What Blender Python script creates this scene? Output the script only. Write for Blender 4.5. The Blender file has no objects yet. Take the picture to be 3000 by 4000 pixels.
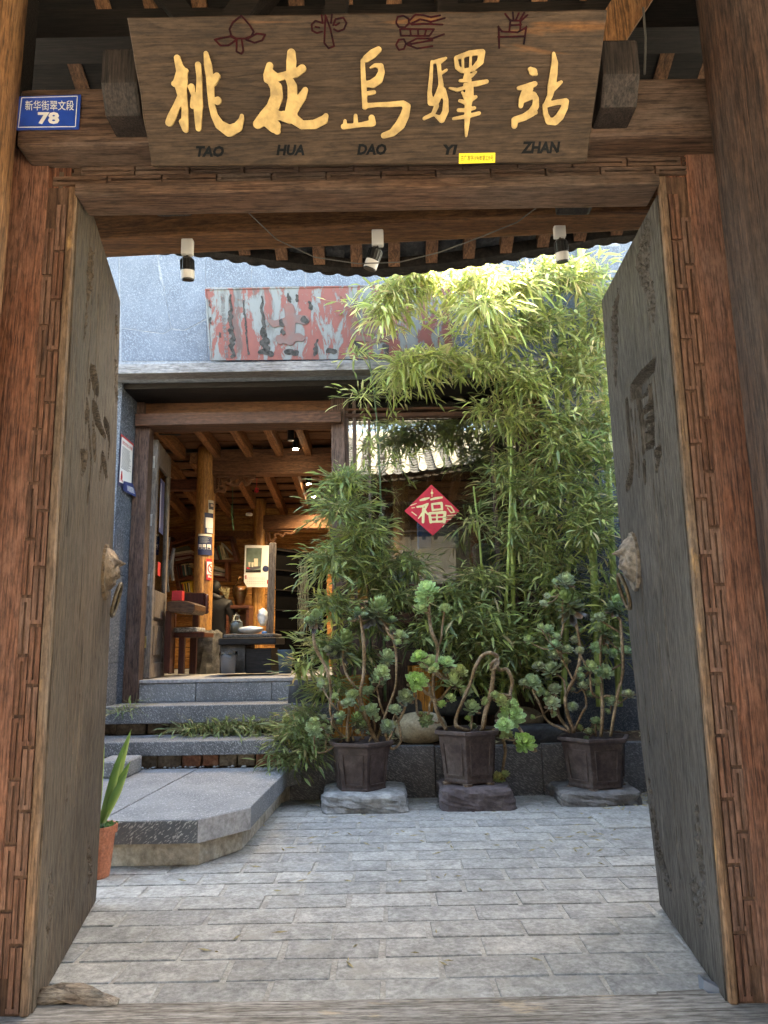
import bpy, bmesh, math, random
import numpy as np
from mathutils import Vector, Matrix, Euler

# ------------------------------------------------------------------ camera, sky, sun, exposure
SC = bpy.context.scene
COL = SC.collection
R = math.radians
CAM = Vector((0.0, 0.0, 1.25)); PITCH = R(10.72); ROLL = R(1.0); FPX = 2800.0
camd = bpy.data.cameras.new("camera"); camd.sensor_fit = 'VERTICAL'; camd.sensor_height = 24.0
camd.lens = FPX / 4000.0 * 24.0; camd.clip_start = 0.05; camd.clip_end = 500.0
cam = bpy.data.objects.new("camera", camd); COL.objects.link(cam)
CM = Matrix.Rotation(R(90) + PITCH, 3, 'X') @ Matrix.Rotation(-ROLL, 3, 'Z')
cam.matrix_world = Matrix.Translation(CAM) @ CM.to_4x4()
SC.camera = cam

SUN_EL, SUN_AZ = R(50.0), R(-25.0)          # sun stands behind the house; azimuth from +Y towards -X
world = bpy.data.worlds.new("World"); SC.world = world; world.use_nodes = True
wn = world.node_tree.nodes; wl = world.node_tree.links
sky = wn.new("ShaderNodeTexSky"); sky.sky_type = 'NISHITA'; sky.sun_disc = False
sky.sun_elevation = SUN_EL; sky.sun_rotation = -SUN_AZ
sky.air_density = 1.0; sky.dust_density = 1.5; sky.ozone_density = 1.0
bg = wn["Background"]; bg.inputs[1].default_value = 0.15
wl.new(sky.outputs[0], bg.inputs[0])
sund = bpy.data.lights.new("sun", 'SUN'); sund.energy = 4.5; sund.angle = R(0.53); sund.color = (1.0, 0.93, 0.82)
sun = bpy.data.objects.new("sun", sund); COL.objects.link(sun)
SDIR = Vector((-math.sin(SUN_AZ) * math.cos(SUN_EL), math.cos(SUN_AZ) * math.cos(SUN_EL), math.sin(SUN_EL)))
sun.rotation_euler = SDIR.to_track_quat('Z', 'Y').to_euler()
sun.location = (0, 0, 12)
vs = SC.view_settings; vs.view_transform = 'Standard'; vs.look = 'None'; vs.gamma = 1.0
vs.use_curve_mapping = False; vs.exposure = 4.25
vs.use_white_balance = True; vs.white_balance_temperature = 8700; vs.white_balance_tint = 8
SC.display_settings.display_device = 'sRGB'
SC.cycles.use_denoising = True
SC.cycles.use_adaptive_sampling = True; SC.cycles.adaptive_threshold = 0.025
SC.cycles.max_bounces = 6; SC.cycles.diffuse_bounces = 3; SC.cycles.glossy_bounces = 3
SC.cycles.transparent_max_bounces = 8; SC.cycles.transmission_bounces = 4
SC.cycles.caustics_reflective = False; SC.cycles.caustics_refractive = False

# ------------------------------------------------------------------ helpers
def ray(px, py):
    return CM @ Vector(((px - 1500) / FPX, -(py - 2000) / FPX, -1.0))
def at(px, py, Y):                # the point seen at photograph pixel (px, py) standing at depth Y
    d = ray(px, py); return CAM + d * (Y / d.y)
def atz(px, py, z):               # ... lying at height z
    d = ray(px, py); return CAM + d * ((z - CAM.z) / d.z)
def onplane(px, py, p, n):
    d = ray(px, py); return CAM + d * ((p - CAM).dot(n) / d.dot(n))
def ppm(p):                       # photograph pixels per metre at point p
    return FPX / -((CM.transposed() @ (p - CAM)).z)
def zm(x0, y0, s):
    return lambda x, y: (x0 + x * s, y0 + y * s)
rnd = random.Random(7)
def U(a, b): return rnd.uniform(a, b)

BASE = {}
class MB:
    def __init__(s): s.v = []; s.f = []; s.c = []
    def add(s, vs_, fs):
        o = len(s.v); s.v += [Vector(p) for p in vs_]; s.f += [tuple(i + o for i in f) for f in fs]; return s
    def hexa(s, p):
        return s.add(p, [(0, 3, 2, 1), (4, 5, 6, 7), (0, 1, 5, 4), (1, 2, 6, 5), (2, 3, 7, 6), (3, 0, 4, 7)])
    def box(s, x0, x1, y0, y1, z0, z1):
        return s.hexa([(x0, y0, z0), (x1, y0, z0), (x1, y1, z0), (x0, y1, z0), (x0, y0, z1), (x1, y0, z1), (x1, y1, z1), (x0, y1, z1)])
    def beam(s, a, b, w, h, up=(0, 0, 1)):
        a = Vector(a); b = Vector(b); d = (b - a).normalized(); up = Vector(up)
        r = d.cross(up).normalized(); u = r.cross(d).normalized()
        q = [(-.5, -.5), (.5, -.5), (.5, .5), (-.5, .5)]
        return s.hexa([a + r * w * i + u * h * j for i, j in q] + [b + r * w * i + u * h * j for i, j in q])
    def prism(s, poly, off):
        n = len(poly); poly = [Vector(p) for p in poly]; off = Vector(off)
        return s.add(poly + [p + off for p in poly], [tuple(range(n)), tuple(range(2 * n - 1, n - 1, -1))] +
                     [(i, i + n, (i + 1) % n + n, (i + 1) % n) for i in range(n)])
    def tube(s, pts, rad, n=8, cap=True):
        pts = [Vector(p) for p in pts]; m = len(pts)
        if not hasattr(rad, '__len__'): rad = [rad] * m
        T = [(pts[min(i + 1, m - 1)] - pts[max(i - 1, 0)]).normalized() for i in range(m)]
        a = T[0].orthogonal().normalized(); vv = []
        for i in range(m):
            a = (a - T[i] * a.dot(T[i]))
            a = a.normalized() if a.length > 1e-6 else T[i].orthogonal().normalized()
            b = T[i].cross(a)
            for k in range(n):
                t = 2 * math.pi * k / n
                vv.append(pts[i] + (a * math.cos(t) + b * math.sin(t)) * rad[i])
        ff = [(i * n + k, i * n + (k + 1) % n, (i + 1) * n + (k + 1) % n, (i + 1) * n + k) for i in range(m - 1) for k in range(n)]
        if cap: ff += [tuple(range(n - 1, -1, -1)), tuple(range((m - 1) * n, m * n))]
        return s.add(vv, ff)
    def lathe(s, prof, c, n=20, ph=0.0, cap=(True, True)):
        c = Vector(c); vv = []
        for r_, z in prof:
            for k in range(n):
                t = ph + 2 * math.pi * k / n; vv.append(c + Vector((r_ * math.cos(t), r_ * math.sin(t), z)))
        m = len(prof)
        ff = [(i * n + k, i * n + (k + 1) % n, (i + 1) * n + (k + 1) % n, (i + 1) * n + k) for i in range(m - 1) for k in range(n)]
        if cap[0]: ff.append(tuple(range(n - 1, -1, -1)))
        if cap[1]: ff.append(tuple(range((m - 1) * n, m * n)))
        return s.add(vv, ff)
    def mesh(s, name, org=Vector((0, 0, 0)), smooth=False, bevel=0.0, seg=1):
        me = bpy.data.meshes.new(name)
        me.from_pydata([(p - org)[:] for p in s.v], [], s.f)
        if bevel or True:
            bm = bmesh.new(); bm.from_mesh(me)
            bmesh.ops.recalc_face_normals(bm, faces=bm.faces)
            if bevel:
                ed = [e for e in bm.edges if len(e.link_faces) == 2 and e.calc_face_angle(0) > 0.5]
                bmesh.ops.bevel(bm, geom=ed, offset=bevel, segments=seg, affect='EDGES', profile=0.6, clamp_overlap=True)
            bm.to_mesh(me); bm.free()
        if smooth:
            me.polygons.foreach_set('use_smooth', [True] * len(me.polygons))
        me.update()
        return me
    def bbox(s):
        a = np.array([p[:] for p in s.v]); return a.min(0), a.max(0)

def tag(o, label=None, cat=None, group=None, kind=None):
    if label: o['label'] = label
    if cat: o['category'] = cat
    if group: o['group'] = group
    if kind: o['kind'] = kind
    return o
def thing(name, loc, label, cat, group=None, kind=None):
    o = bpy.data.objects.new(name, None); COL.objects.link(o); o.empty_display_size = 0.1
    o.location = Vector(loc); BASE[o.name] = Vector(loc)
    return tag(o, label, cat, group, kind)
def link(name, me, mt, parent=None, org=None):
    o = bpy.data.objects.new(name, me); COL.objects.link(o)
    if mt and not me.materials: me.materials.append(M[mt] if isinstance(mt, str) else mt)
    if parent:
        o.parent = parent; BASE[o.name] = BASE[parent.name]
        if org is not None: o.location = org - BASE[parent.name]
    elif org is not None:
        o.location = org; BASE[o.name] = Vector(org)
    else: BASE[o.name] = Vector((0, 0, 0))
    return o
def part(mb, name, mt, parent, smooth=False, bevel=0.0, seg=1, label=None, kind=None):
    """a child mesh; its own origin stays at the thing's base"""
    me = mb.mesh(name, BASE[parent.name], smooth, bevel, seg)
    return tag(link(name, me, mt, parent), label, None, None, kind)
def dpart(mb, name, mt, parent, smooth=False, bevel=0.0, seg=1, label=None, kind=None):
    """depth-3 safe child: same as part, parent may itself be a part"""
    me = mb.mesh(name, BASE[parent.name], smooth, bevel, seg)
    o = bpy.data.objects.new(name, me); COL.objects.link(o); o.parent = parent
    me.materials.append(M[mt]); BASE[o.name] = BASE[parent.name]
    return tag(o, label, None, None, kind)
def solo(mb, name, mt, label=None, cat=None, group=None, kind=None, smooth=False, bevel=0.0, seg=1):
    lo, hi = mb.bbox(); org = Vector(((lo[0] + hi[0]) / 2, (lo[1] + hi[1]) / 2, lo[2]))
    me = mb.mesh(name, org, smooth, bevel, seg)
    o = link(name, me, mt, None, org)
    return tag(o, label, cat, group, kind)

# ---- lettering: brush strokes and outlines become one solid mesh by marching squares
def sdf(X, Y, strokes):
    F = np.full(X.shape, 1e9)
    for st in strokes:
        if len(st) == 1: st = [st[0], st[0]]
        for a, b in zip(st[:-1], st[1:]):
            dx, dy = b[0] - a[0], b[1] - a[1]; L = dx * dx + dy * dy + 1e-9
            t = np.clip(((X - a[0]) * dx + (Y - a[1]) * dy) / L, 0, 1)
            F = np.minimum(F, np.hypot(X - a[0] - t * dx, Y - a[1] - t * dy) - (a[2] + t * (b[2] - a[2])))
    return F
def blob(strokes, res, mapf, thick, mb=None):
    """mapf(x, y, h) -> Vector; builds the raised solid"""
    P = np.array([p for s in strokes for p in s]); r = P[:, 2].max() + res * 2
    x0, x1, y0, y1 = P[:, 0].min() - r, P[:, 0].max() + r, P[:, 1].min() - r, P[:, 1].max() + r
    xs = np.arange(x0, x1, res); ys = np.arange(y0, y1, res)
    X, Y = np.meshgrid(xs, ys, indexing='ij'); F = sdf(X, Y, strokes)
    idx = {}; V = []; polys = []
    def vert(key, x, y):
        if key not in idx: idx[key] = len(V); V.append((x, y))
        return idx[key]
    for i in range(len(xs) - 1):
        for j in range(len(ys) - 1):
            c = [(i, j), (i + 1, j), (i + 1, j + 1), (i, j + 1)]
            f = [F[k] for k in c]
            if min(f) >= 0: continue
            po = []
            for k in range(4):
                a, b = c[k], c[(k + 1) % 4]; fa, fb = f[k], f[(k + 1) % 4]
                if fa < 0: po.append(vert(('c',) + a, xs[a[0]], ys[a[1]]))
                if (fa < 0) != (fb < 0):
                    t = fa / (fa - fb); key = ('e',) + (min(a, b) + max(a, b))
                    po.append(vert(key, xs[a[0]] + t * (xs[b[0]] - xs[a[0]]), ys[a[1]] + t * (ys[b[1]] - ys[a[1]])))
            if len(po) > 2: polys.append(po)
    mb = mb or MB(); n = len(V)
    edges = {}
    for po in polys:
        for a, b in zip(po, po[1:] + po[:1]): edges[(a, b)] = 1
    fs = [tuple(po) for po in polys]
    fs += [(a, a + n, b + n, b) for a, b in edges if (b, a) not in edges]
    mb.add([mapf(x, y, thick) for x, y in V] + [mapf(x, y, 0.0) for x, y in V], fs)
    return mb
def text_mb(body, mapf, w, h, cx=0.0, cy=0.0, bold=0.0, thick=0.001, shear=0.0):
    """text fitted to width w and height h about (cx, cy); mapf(x, y, h)"""
    c = bpy.data.curves.new("t", 'FONT'); c.body = body; c.size = 1.0; c.offset = bold; c.shear = shear
    c.resolution_u = 2
    o = bpy.data.objects.new("t", c); COL.objects.link(o)
    dg = bpy.context.evaluated_depsgraph_get()
    me = bpy.data.meshes.new_from_object(o.evaluated_get(dg))
    bpy.data.objects.remove(o); bpy.data.curves.remove(c)
    P = [v.co for v in me.vertices]; F = [tuple(p.vertices) for p in me.polygons]
    xa, xb = min(p.x for p in P), max(p.x for p in P); ya, yb = min(p.y for p in P), max(p.y for p in P)
    Q = [((p.x - xa) / (xb - xa + 1e-9) * w - w / 2 + cx, (p.y - ya) / (yb - ya + 1e-9) * h - h / 2 + cy) for p in P]
    mb = MB(); mb.add([mapf(x, y, thick) for x, y in Q], F); bpy.data.meshes.remove(me)
    return mb
def planar(o, ex, ey, en):
    o = Vector(o); ex = Vector(ex); ey = Vector(ey); en = Vector(en)
    return lambda x, y, h: o + ex * x + ey * y + en * h

# ------------------------------------------------------------------ materials
M = {}
def _mat(name):
    m = bpy.data.materials.new(name); m.use_nodes = True; M[name] = m
    nt = m.node_tree; return m, nt.nodes, nt.links, nt.nodes["Principled BSDF"]
def _coords(n, l, scale=(1, 1, 1), rot=(0, 0, 0), rand=True):
    tc = n.new("ShaderNodeTexCoord"); mp = n.new("ShaderNodeMapping")
    mp.inputs['Scale'].default_value = scale; mp.inputs['Rotation'].default_value = rot
    if rand:
        oi = n.new("ShaderNodeObjectInfo"); mu = n.new("ShaderNodeMath"); mu.operation = 'MULTIPLY'; mu.inputs[1].default_value = 37.0
        l.new(oi.outputs['Random'], mu.inputs[0]); ad = n.new("ShaderNodeVectorMath"); ad.operation = 'ADD'
        l.new(tc.outputs['Object'], ad.inputs[0]); l.new(mu.outputs[0], ad.inputs[1]); l.new(ad.outputs[0], mp.inputs[0])
    else: l.new(tc.outputs['Object'], mp.inputs[0])
    return mp.outputs[0]
def _noise(n, l, co, sc, det=3.0, rough=0.6, dist=0.0):
    t = n.new("ShaderNodeTexNoise"); t.inputs['Scale'].default_value = sc; t.inputs['Detail'].default_value = det
    t.inputs['Roughness'].default_value = rough; t.inputs['Distortion'].default_value = dist; l.new(co, t.inputs['Vector']); return t.outputs[0]
def _ramp(n, l, fac, stops, interp='LINEAR'):
    r_ = n.new("ShaderNodeValToRGB"); r_.color_ramp.interpolation = interp
    e = r_.color_ramp.elements
    while len(e) < len(stops): e.new(0.5)
    for k, (p, c) in enumerate(stops):
        e[k].position = p; e[k].color = (c[0], c[1], c[2], 1) if hasattr(c, '__len__') else (c, c, c, 1)
    l.new(fac, r_.inputs[0]); return r_.outputs[0]
def _mix(n, l, fac, a, b, mode='MIX'):
    m = n.new("ShaderNodeMix"); m.data_type = 'RGBA'; m.blend_type = mode
    if isinstance(fac, (int, float)): m.inputs[0].default_value = fac
    else: l.new(fac, m.inputs[0])
    for i, c in ((6, a), (7, b)):
        if isinstance(c, tuple): m.inputs[i].default_value = (c[0], c[1], c[2], 1)
        else: l.new(c, m.inputs[i])
    return m.outputs[2]
def _bump(n, l, P, h, strength, dist):
    b = n.new("ShaderNodeBump"); b.inputs['Strength'].default_value = strength; b.inputs['Distance'].default_value = dist
    l.new(h, b.inputs['Height']); l.new(b.outputs[0], P.inputs['Normal'])
def plain(name, c, rough=0.6, var=0.12, nscale=8.0, metal=0.0, bump=0.0, spec=0.5, c2=None, coat=0.0, bscale=None):
    m, n, l, P = _mat(name); co = _coords(n, l)
    f = _noise(n, l, co, nscale)
    d = c2 or tuple(x * (1 - 2.2 * var) for x in c)
    u = tuple(min(1, x * (1 + var)) for x in c)
    l.new(_ramp(n, l, f, [(0.32, d), (0.62, u)]), P.inputs['Base Color'])
    P.inputs['Roughness'].default_value = rough; P.inputs['Metallic'].default_value = metal
    P.inputs['Specular IOR Level'].default_value = spec; P.inputs['Coat Weight'].default_value = coat
    if bump: _bump(n, l, P, _noise(n, l, co, bscale or nscale * 5), bump, 0.01)
    return m
def wood(name, dark, mid, light, axis='Z', rough=0.65, grey=None, greyamt=0.5, bump=0.35, ringscale=7.0, spec=0.35, fib=1.0, worn=None, patch=None):
    """grain runs along axis: soft cathedral bands + fine fibres + weathered grey patches"""
    m, n, l, P = _mat(name)
    k = {'X': (0, 1, 1), 'Y': (1, 0, 1), 'Z': (1, 1, 0)}[axis]
    lo = 0.035
    sc = tuple(1.0 if a else lo for a in k); sf = tuple(1.0 if a else 0.05 for a in k)
    co = _coords(n, l, sc); cf = _coords(n, l, sf)
    big = _noise(n, l, co, ringscale * 0.55, 2.0, 0.5, 0.35)
    mul = n.new("ShaderNodeMath"); mul.operation = 'MULTIPLY'; mul.inputs[1].default_value = ringscale * 1.6; l.new(big, mul.inputs[0])
    fr = n.new("ShaderNodeMath"); fr.operation = 'FRACT'; l.new(mul.outputs[0], fr.inputs[0])
    fine = _noise(n, l, cf, 130.0 * fib, 3.0, 0.7)
    ring = _ramp(n, l, fr.outputs[0], [(0.0, light), (0.55, mid), (0.9, dark), (1.0, light)])
    fcol = _ramp(n, l, fine, [(0.36, dark), (0.5, mid), (0.64, light)])
    c = _mix(n, l, 0.55, ring, fcol)
    cw = _coords(n, l, tuple(1.0 if a else 0.35 for a in k))
    if grey:
        c = _mix(n, l, _ramp(n, l, _noise(n, l, cw, 2.3, 5.0, 0.65), [(0.62 - greyamt * 0.5, 0.0), (0.85 - greyamt * 0.35, 1.0)]), c, grey)
        c = _mix(n, l, _ramp(n, l, fine, [(0.35, 0.55), (0.5, 0.0)]), c, tuple(x * 0.35 for x in dark))
    if patch:
        c = _mix(n, l, _ramp(n, l, _noise(n, l, _coords(n, l, tuple(1.0 if a else 0.12 for a in k)), 6.5, 4.0, 0.6, 0.8), [(0.63, 0.0), (0.7, 0.85)]), c, patch)
    if worn:
        c = _mix(n, l, _ramp(n, l, _noise(n, l, cw, 9.0, 5.0, 0.7), [(0.6, 0.0), (0.7, 0.9)]), c, worn)
    blo = _ramp(n, l, _noise(n, l, _coords(n, l, (1, 1, 1)), 1.7, 4.0), [(0.3, 0.72), (0.7, 1.12)])
    c = _mix(n, l, 1.0, c, blo, 'MULTIPLY')
    c = _mix(n, l, 1.0, c, _ramp(n, l, _noise(n, l, _coords(n, l, tuple(1.0 if a else 0.3 for a in k)), 55.0, 4.0, 0.75), [(0.36, 0.62), (0.5, 1.0), (0.66, 1.3)]), 'MULTIPLY')
    l.new(c, P.inputs['Base Color'])
    l.new(_ramp(n, l, fine, [(0.3, rough + 0.12), (0.8, rough - 0.08)]), P.inputs['Roughness'])
    P.inputs['Specular IOR Level'].default_value = spec
    hb = _mix(n, l, 0.35, fine, _ramp(n, l, fr.outputs[0], [(0.0, 1.0), (0.85, 0.4), (0.92, 0.0), (1.0, 1.0)]))
    _bump(n, l, P, hb, bump, 0.006)
    return m
def hammered(name, dark, mid, mark, scale=26.0, rot=(0, R(38), 0), thr=0.56, bump=0.8, rough=0.75, dirt=None, amt=1.0, stretch=0.3):
    """bush-hammered stone: dense slanting chisel ticks, lighter than the ground"""
    m, n, l, P = _mat(name)
    cr = _coords(n, l, (1, 1, 1), rot); c0 = _coords(n, l)
    m2 = n.new('ShaderNodeMapping'); m2.inputs['Scale'].default_value = (1, 1, stretch); l.new(cr, m2.inputs[0]); co = m2.outputs[0]
    t = _noise(n, l, co, scale, 2.0, 0.5, 0.6)
    g = _noise(n, l, c0, 3.0, 4.0, 0.65)
    base = _ramp(n, l, g, [(0.3, dark), (0.7, mid)])
    c = _mix(n, l, _ramp(n, l, t, [(thr - 0.04, 0.0), (thr + 0.05, amt)]), base, mark)
    if dirt:
        c = _mix(n, l, _ramp(n, l, _noise(n, l, c0, 2.1, 7.0, 0.7), [(0.52, 0.0), (0.68, 0.8)]), c, dirt)
    l.new(c, P.inputs['Base Color']); P.inputs['Roughness'].default_value = rough
    P.inputs['Specular IOR Level'].default_value = 0.4
    _bump(n, l, P, t, bump, 0.012)
    return m
def stone(name, c1, c2, c3, scale=5.0, bump=0.5, rough=0.85, bscale=30.0, dirt=None):
    m, n, l, P = _mat(name); co = _coords(n, l)
    f = _noise(n, l, co, scale, 5.0, 0.7, 0.3); f2 = _noise(n, l, co, bscale, 4.0, 0.75)
    c = _ramp(n, l, f, [(0.3, c1), (0.5, c2), (0.72, c3)])
    c = _mix(n, l, 0.7, c, _ramp(n, l, f2, [(0.36, 0.6), (0.64, 1.32)]), 'MULTIPLY')
    if name == 'brick_grey':
        oi = n.new('ShaderNodeObjectInfo'); c = _mix(n, l, 1.0, c, _ramp(n, l, oi.outputs['Random'], [(0.0, (0.8, 0.805, 0.81)), (0.5, (0.94, 0.94, 0.93)), (1.0, (1.06, 1.05, 1.03))]), 'MULTIPLY')
    if dirt: c = _mix(n, l, _ramp(n, l, _noise(n, l, co, scale * 0.6, 4.0, 0.65), [(0.55, 0.0), (0.72, 0.85)]), c, dirt)
    l.new(c, P.inputs['Base Color']); P.inputs['Roughness'].default_value = rough
    P.inputs['Specular IOR Level'].default_value = 0.3
    _bump(n, l, P, f2, bump, 0.01)
    return m
def attr(name, rough=0.5, trans=0.0, spec=0.4, var=0.0):
    """colour from the corner attribute 'col' (the leaf's own colour), optional translucency"""
    m, n, l, P = _mat(name)
    a = n.new("ShaderNodeAttribute"); a.attribute_name = 'col'
    l.new(a.outputs[0], P.inputs['Base Color']); P.inputs['Roughness'].default_value = rough
    P.inputs['Specular IOR Level'].default_value = spec
    if trans:
        tr = n.new("ShaderNodeBsdfTranslucent"); mx = n.new("ShaderNodeMixShader"); mx.inputs[0].default_value = trans
        hs = n.new("ShaderNodeHueSaturation"); hs.inputs['Value'].default_value = 1.6; hs.inputs['Saturation'].default_value = 0.95
        l.new(a.outputs[0], hs.inputs['Color']); l.new(hs.outputs[0], tr.inputs[0])
        l.new(P.outputs[0], mx.inputs[1]); l.new(tr.outputs[0], mx.inputs[2])
        l.new(mx.outputs[0], n["Material Output"].inputs[0])
    return m
def glassmat(name, tint=(0.9, 0.95, 0.93), refl=1.0):
    m, n, l, P = _mat(name)
    t = n.new("ShaderNodeBsdfTransparent"); t.inputs[0].default_value = (*tint, 1)
    g = n.new("ShaderNodeBsdfGlossy"); g.inputs['Roughness'].default_value = 0.0
    f = n.new("ShaderNodeFresnel"); f.inputs[0].default_value = 2.9 if refl > 1 else 1.5
    mx = n.new("ShaderNodeMixShader"); l.new(f.outputs[0], mx.inputs[0]); l.new(t.outputs[0], mx.inputs[1]); l.new(g.outputs[0], mx.inputs[2])
    l.new(mx.outputs[0], n["Material Output"].inputs[0]); return m
def emit(name, c, s):
    m, n, l, P = _mat(name); P.inputs['Base Color'].default_value = (*c, 1)
    P.inputs['Emission Color'].default_value = (*c, 1); P.inputs['Emission Strength'].default_value = s; return m

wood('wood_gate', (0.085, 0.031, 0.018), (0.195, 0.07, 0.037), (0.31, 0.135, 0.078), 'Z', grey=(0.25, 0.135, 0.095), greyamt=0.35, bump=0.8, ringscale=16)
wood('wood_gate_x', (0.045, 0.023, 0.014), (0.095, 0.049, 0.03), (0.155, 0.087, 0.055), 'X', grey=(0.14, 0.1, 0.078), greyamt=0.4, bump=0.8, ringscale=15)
wood('wood_fret', (0.075, 0.033, 0.021), (0.165, 0.07, 0.042), (0.25, 0.122, 0.077), 'Z', grey=(0.21, 0.128, 0.094), greyamt=0.4, bump=0.5)
wood('wood_edge', (0.08, 0.042, 0.022), (0.17, 0.092, 0.05), (0.28, 0.165, 0.095), 'Z', grey=(0.2, 0.145, 0.105), greyamt=0.4, bump=0.6, worn=(0.42, 0.25, 0.11))
wood('wood_column', (0.014, 0.007, 0.005), (0.046, 0.021, 0.013), (0.1, 0.05, 0.031), 'Z', grey=(0.052, 0.037, 0.032), greyamt=0.4, bump=1.2, ringscale=6, patch=(0.03, 0.018, 0.014))
wood('wood_recess', (0.05, 0.026, 0.017), (0.105, 0.055, 0.035), (0.17, 0.095, 0.06), 'Z', bump=0.4)
wood('wood_recess_x', (0.035, 0.02, 0.013), (0.075, 0.042, 0.027), (0.12, 0.07, 0.046), 'X', bump=0.4)
wood('wood_column_warm', (0.08, 0.035, 0.015), (0.19, 0.082, 0.034), (0.32, 0.16, 0.07), 'Z', grey=(0.24, 0.15, 0.09), greyamt=0.25, bump=0.8, ringscale=6)  # left column's copy: warm sunlight on it put into the wood colour
wood('wood_leaf_brown', (0.03, 0.019, 0.012), (0.09, 0.06, 0.039), (0.155, 0.108, 0.072), 'Z', grey=(0.098, 0.076, 0.057), greyamt=0.4, bump=0.6, fib=.8, ringscale=14, patch=(0.06, 0.045, 0.034))  # browner than the grey leaf: warm reflected light put into the colour
wood('wood_leaf_grey', (0.026, 0.022, 0.019), (0.07, 0.06, 0.052), (0.13, 0.117, 0.106), 'Z', grey=(0.088, 0.08, 0.075), greyamt=0.4, bump=0.6, fib=.8, ringscale=14, patch=(0.045, 0.04, 0.037))
wood('wood_dark', (0.003, 0.002, 0.0016), (0.007, 0.0045, 0.0032), (0.013, 0.008, 0.0055), 'X', bump=0.3)  # near-black: shade of the void above the gate put into the colour
wood('wood_dark_y', (0.003, 0.002, 0.0016), (0.008, 0.005, 0.0035), (0.015, 0.009, 0.006), 'Y', bump=0.3)  # street rafters' darker copy, with the void's shade in its colour
wood('wood_block', (0.009, 0.006, 0.0045), (0.02, 0.013, 0.01), (0.036, 0.024, 0.019), 'Z', grey=(0.05, 0.038, 0.032), greyamt=0.3, bump=0.4)
wood('wood_purlin', (0.05, 0.02, 0.008), (0.125, 0.052, 0.02), (0.21, 0.097, 0.038), 'X', bump=0.45, ringscale=8, patch=(0.05, 0.02, 0.01))
wood('wood_rafter', (0.07, 0.033, 0.016), (0.17, 0.08, 0.04), (0.28, 0.14, 0.07), 'Y', bump=0.4)
wood('wood_sign', (0.024, 0.014, 0.008), (0.044, 0.026, 0.015), (0.07, 0.042, 0.024), 'X', bump=0.5, ringscale=14, patch=(0.16, 0.066, 0.02), spec=0.3)
wood('wood_knot', (0.03, 0.014, 0.008), (0.075, 0.034, 0.018), (0.12, 0.055, 0.028), 'Y', bump=0.8, ringscale=20)
wood('wood_ledge', (0.05, 0.036, 0.028), (0.11, 0.09, 0.078), (0.19, 0.17, 0.16), 'X', grey=(0.19, 0.195, 0.205), greyamt=0.6, bump=0.4)
wood('wood_house', (0.035, 0.017, 0.011), (0.08, 0.036, 0.022), (0.13, 0.06, 0.036), 'X', bump=0.3, patch=(0.13, 0.085, 0.065))
wood('wood_house_z', (0.04, 0.022, 0.016), (0.095, 0.052, 0.038), (0.16, 0.095, 0.07), 'Z', grey=(0.135, 0.1, 0.09), greyamt=0.35, bump=0.5)
wood('wood_house_panel', (0.085, 0.036, 0.016), (0.135, 0.058, 0.026), (0.18, 0.082, 0.038), 'X', bump=0.15)
wood('wood_leaf_door', (0.075, 0.06, 0.05), (0.15, 0.115, 0.092), (0.24, 0.185, 0.145), 'Z', grey=(0.19, 0.165, 0.15), greyamt=0.5, bump=0.4)
wood('wood_plank', (0.16, 0.06, 0.018), (0.38, 0.165, 0.05), (0.55, 0.29, 0.1), 'X', bump=0.5, patch=(0.13, 0.05, 0.018))
wood('wood_log', (0.2, 0.075, 0.02), (0.42, 0.19, 0.055), (0.58, 0.31, 0.1), 'Z', bump=0.5, patch=(0.16, 0.06, 0.02), spec=0.6, rough=0.45)
wood('wood_joist', (0.11, 0.042, 0.017), (0.24, 0.1, 0.042), (0.36, 0.175, 0.08), 'Y', bump=0.3)
wood('wood_inbeam', (0.07, 0.028, 0.014), (0.15, 0.065, 0.032), (0.22, 0.105, 0.052), 'X', bump=0.3)
wood('wood_red', (0.028, 0.007, 0.005), (0.06, 0.014, 0.01), (0.095, 0.026, 0.018), 'Z', bump=0.15, rough=0.35, spec=0.6)
wood('wood_shelf', (0.045, 0.014, 0.008), (0.1, 0.032, 0.018), (0.16, 0.058, 0.03), 'X', bump=0.15, rough=0.45)
wood('wood_slab', (0.03, 0.014, 0.008), (0.08, 0.038, 0.02), (0.15, 0.08, 0.045), 'X', bump=0.6, rough=0.4)
wood('wood_black', (0.007, 0.006, 0.005), (0.016, 0.013, 0.012), (0.028, 0.024, 0.022), 'X', bump=0.3)
wood('wood_tub', (0.25, 0.085, 0.014), (0.47, 0.19, 0.035), (0.62, 0.29, 0.065), 'Z', bump=0.2)
wood('wood_drift', (0.12, 0.115, 0.12), (0.24, 0.23, 0.23), (0.4, 0.39, 0.38), 'Z', bump=1.0)
wood('wood_threshold', (0.12, 0.1, 0.08), (0.25, 0.225, 0.195), (0.4, 0.37, 0.335), 'X', grey=(0.33, 0.32, 0.305), greyamt=0.4, bump=0.6, worn=(0.46, 0.36, 0.25))
wood('wood_chock', (0.08, 0.04, 0.02), (0.2, 0.13, 0.08), (0.34, 0.26, 0.18), 'X', grey=(0.36, 0.32, 0.27), greyamt=0.5, bump=0.8)
hammered('stone_facade', (0.06, 0.077, 0.106), (0.09, 0.113, 0.15), (0.15, 0.18, 0.222), 130.0, thr=0.57, bump=0.7, stretch=0.4)
hammered('stone_side', (0.035, 0.045, 0.06), (0.08, 0.095, 0.12), (0.26, 0.285, 0.32), 150.0, rot=(R(40), 0, R(40)), thr=0.57, bump=0.9)
hammered('stone_step', (0.09, 0.094, 0.102), (0.185, 0.19, 0.2), (0.42, 0.43, 0.44), 165.0, thr=0.59, bump=0.7, dirt=(0.06, 0.062, 0.066), stretch=0.4)
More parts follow.
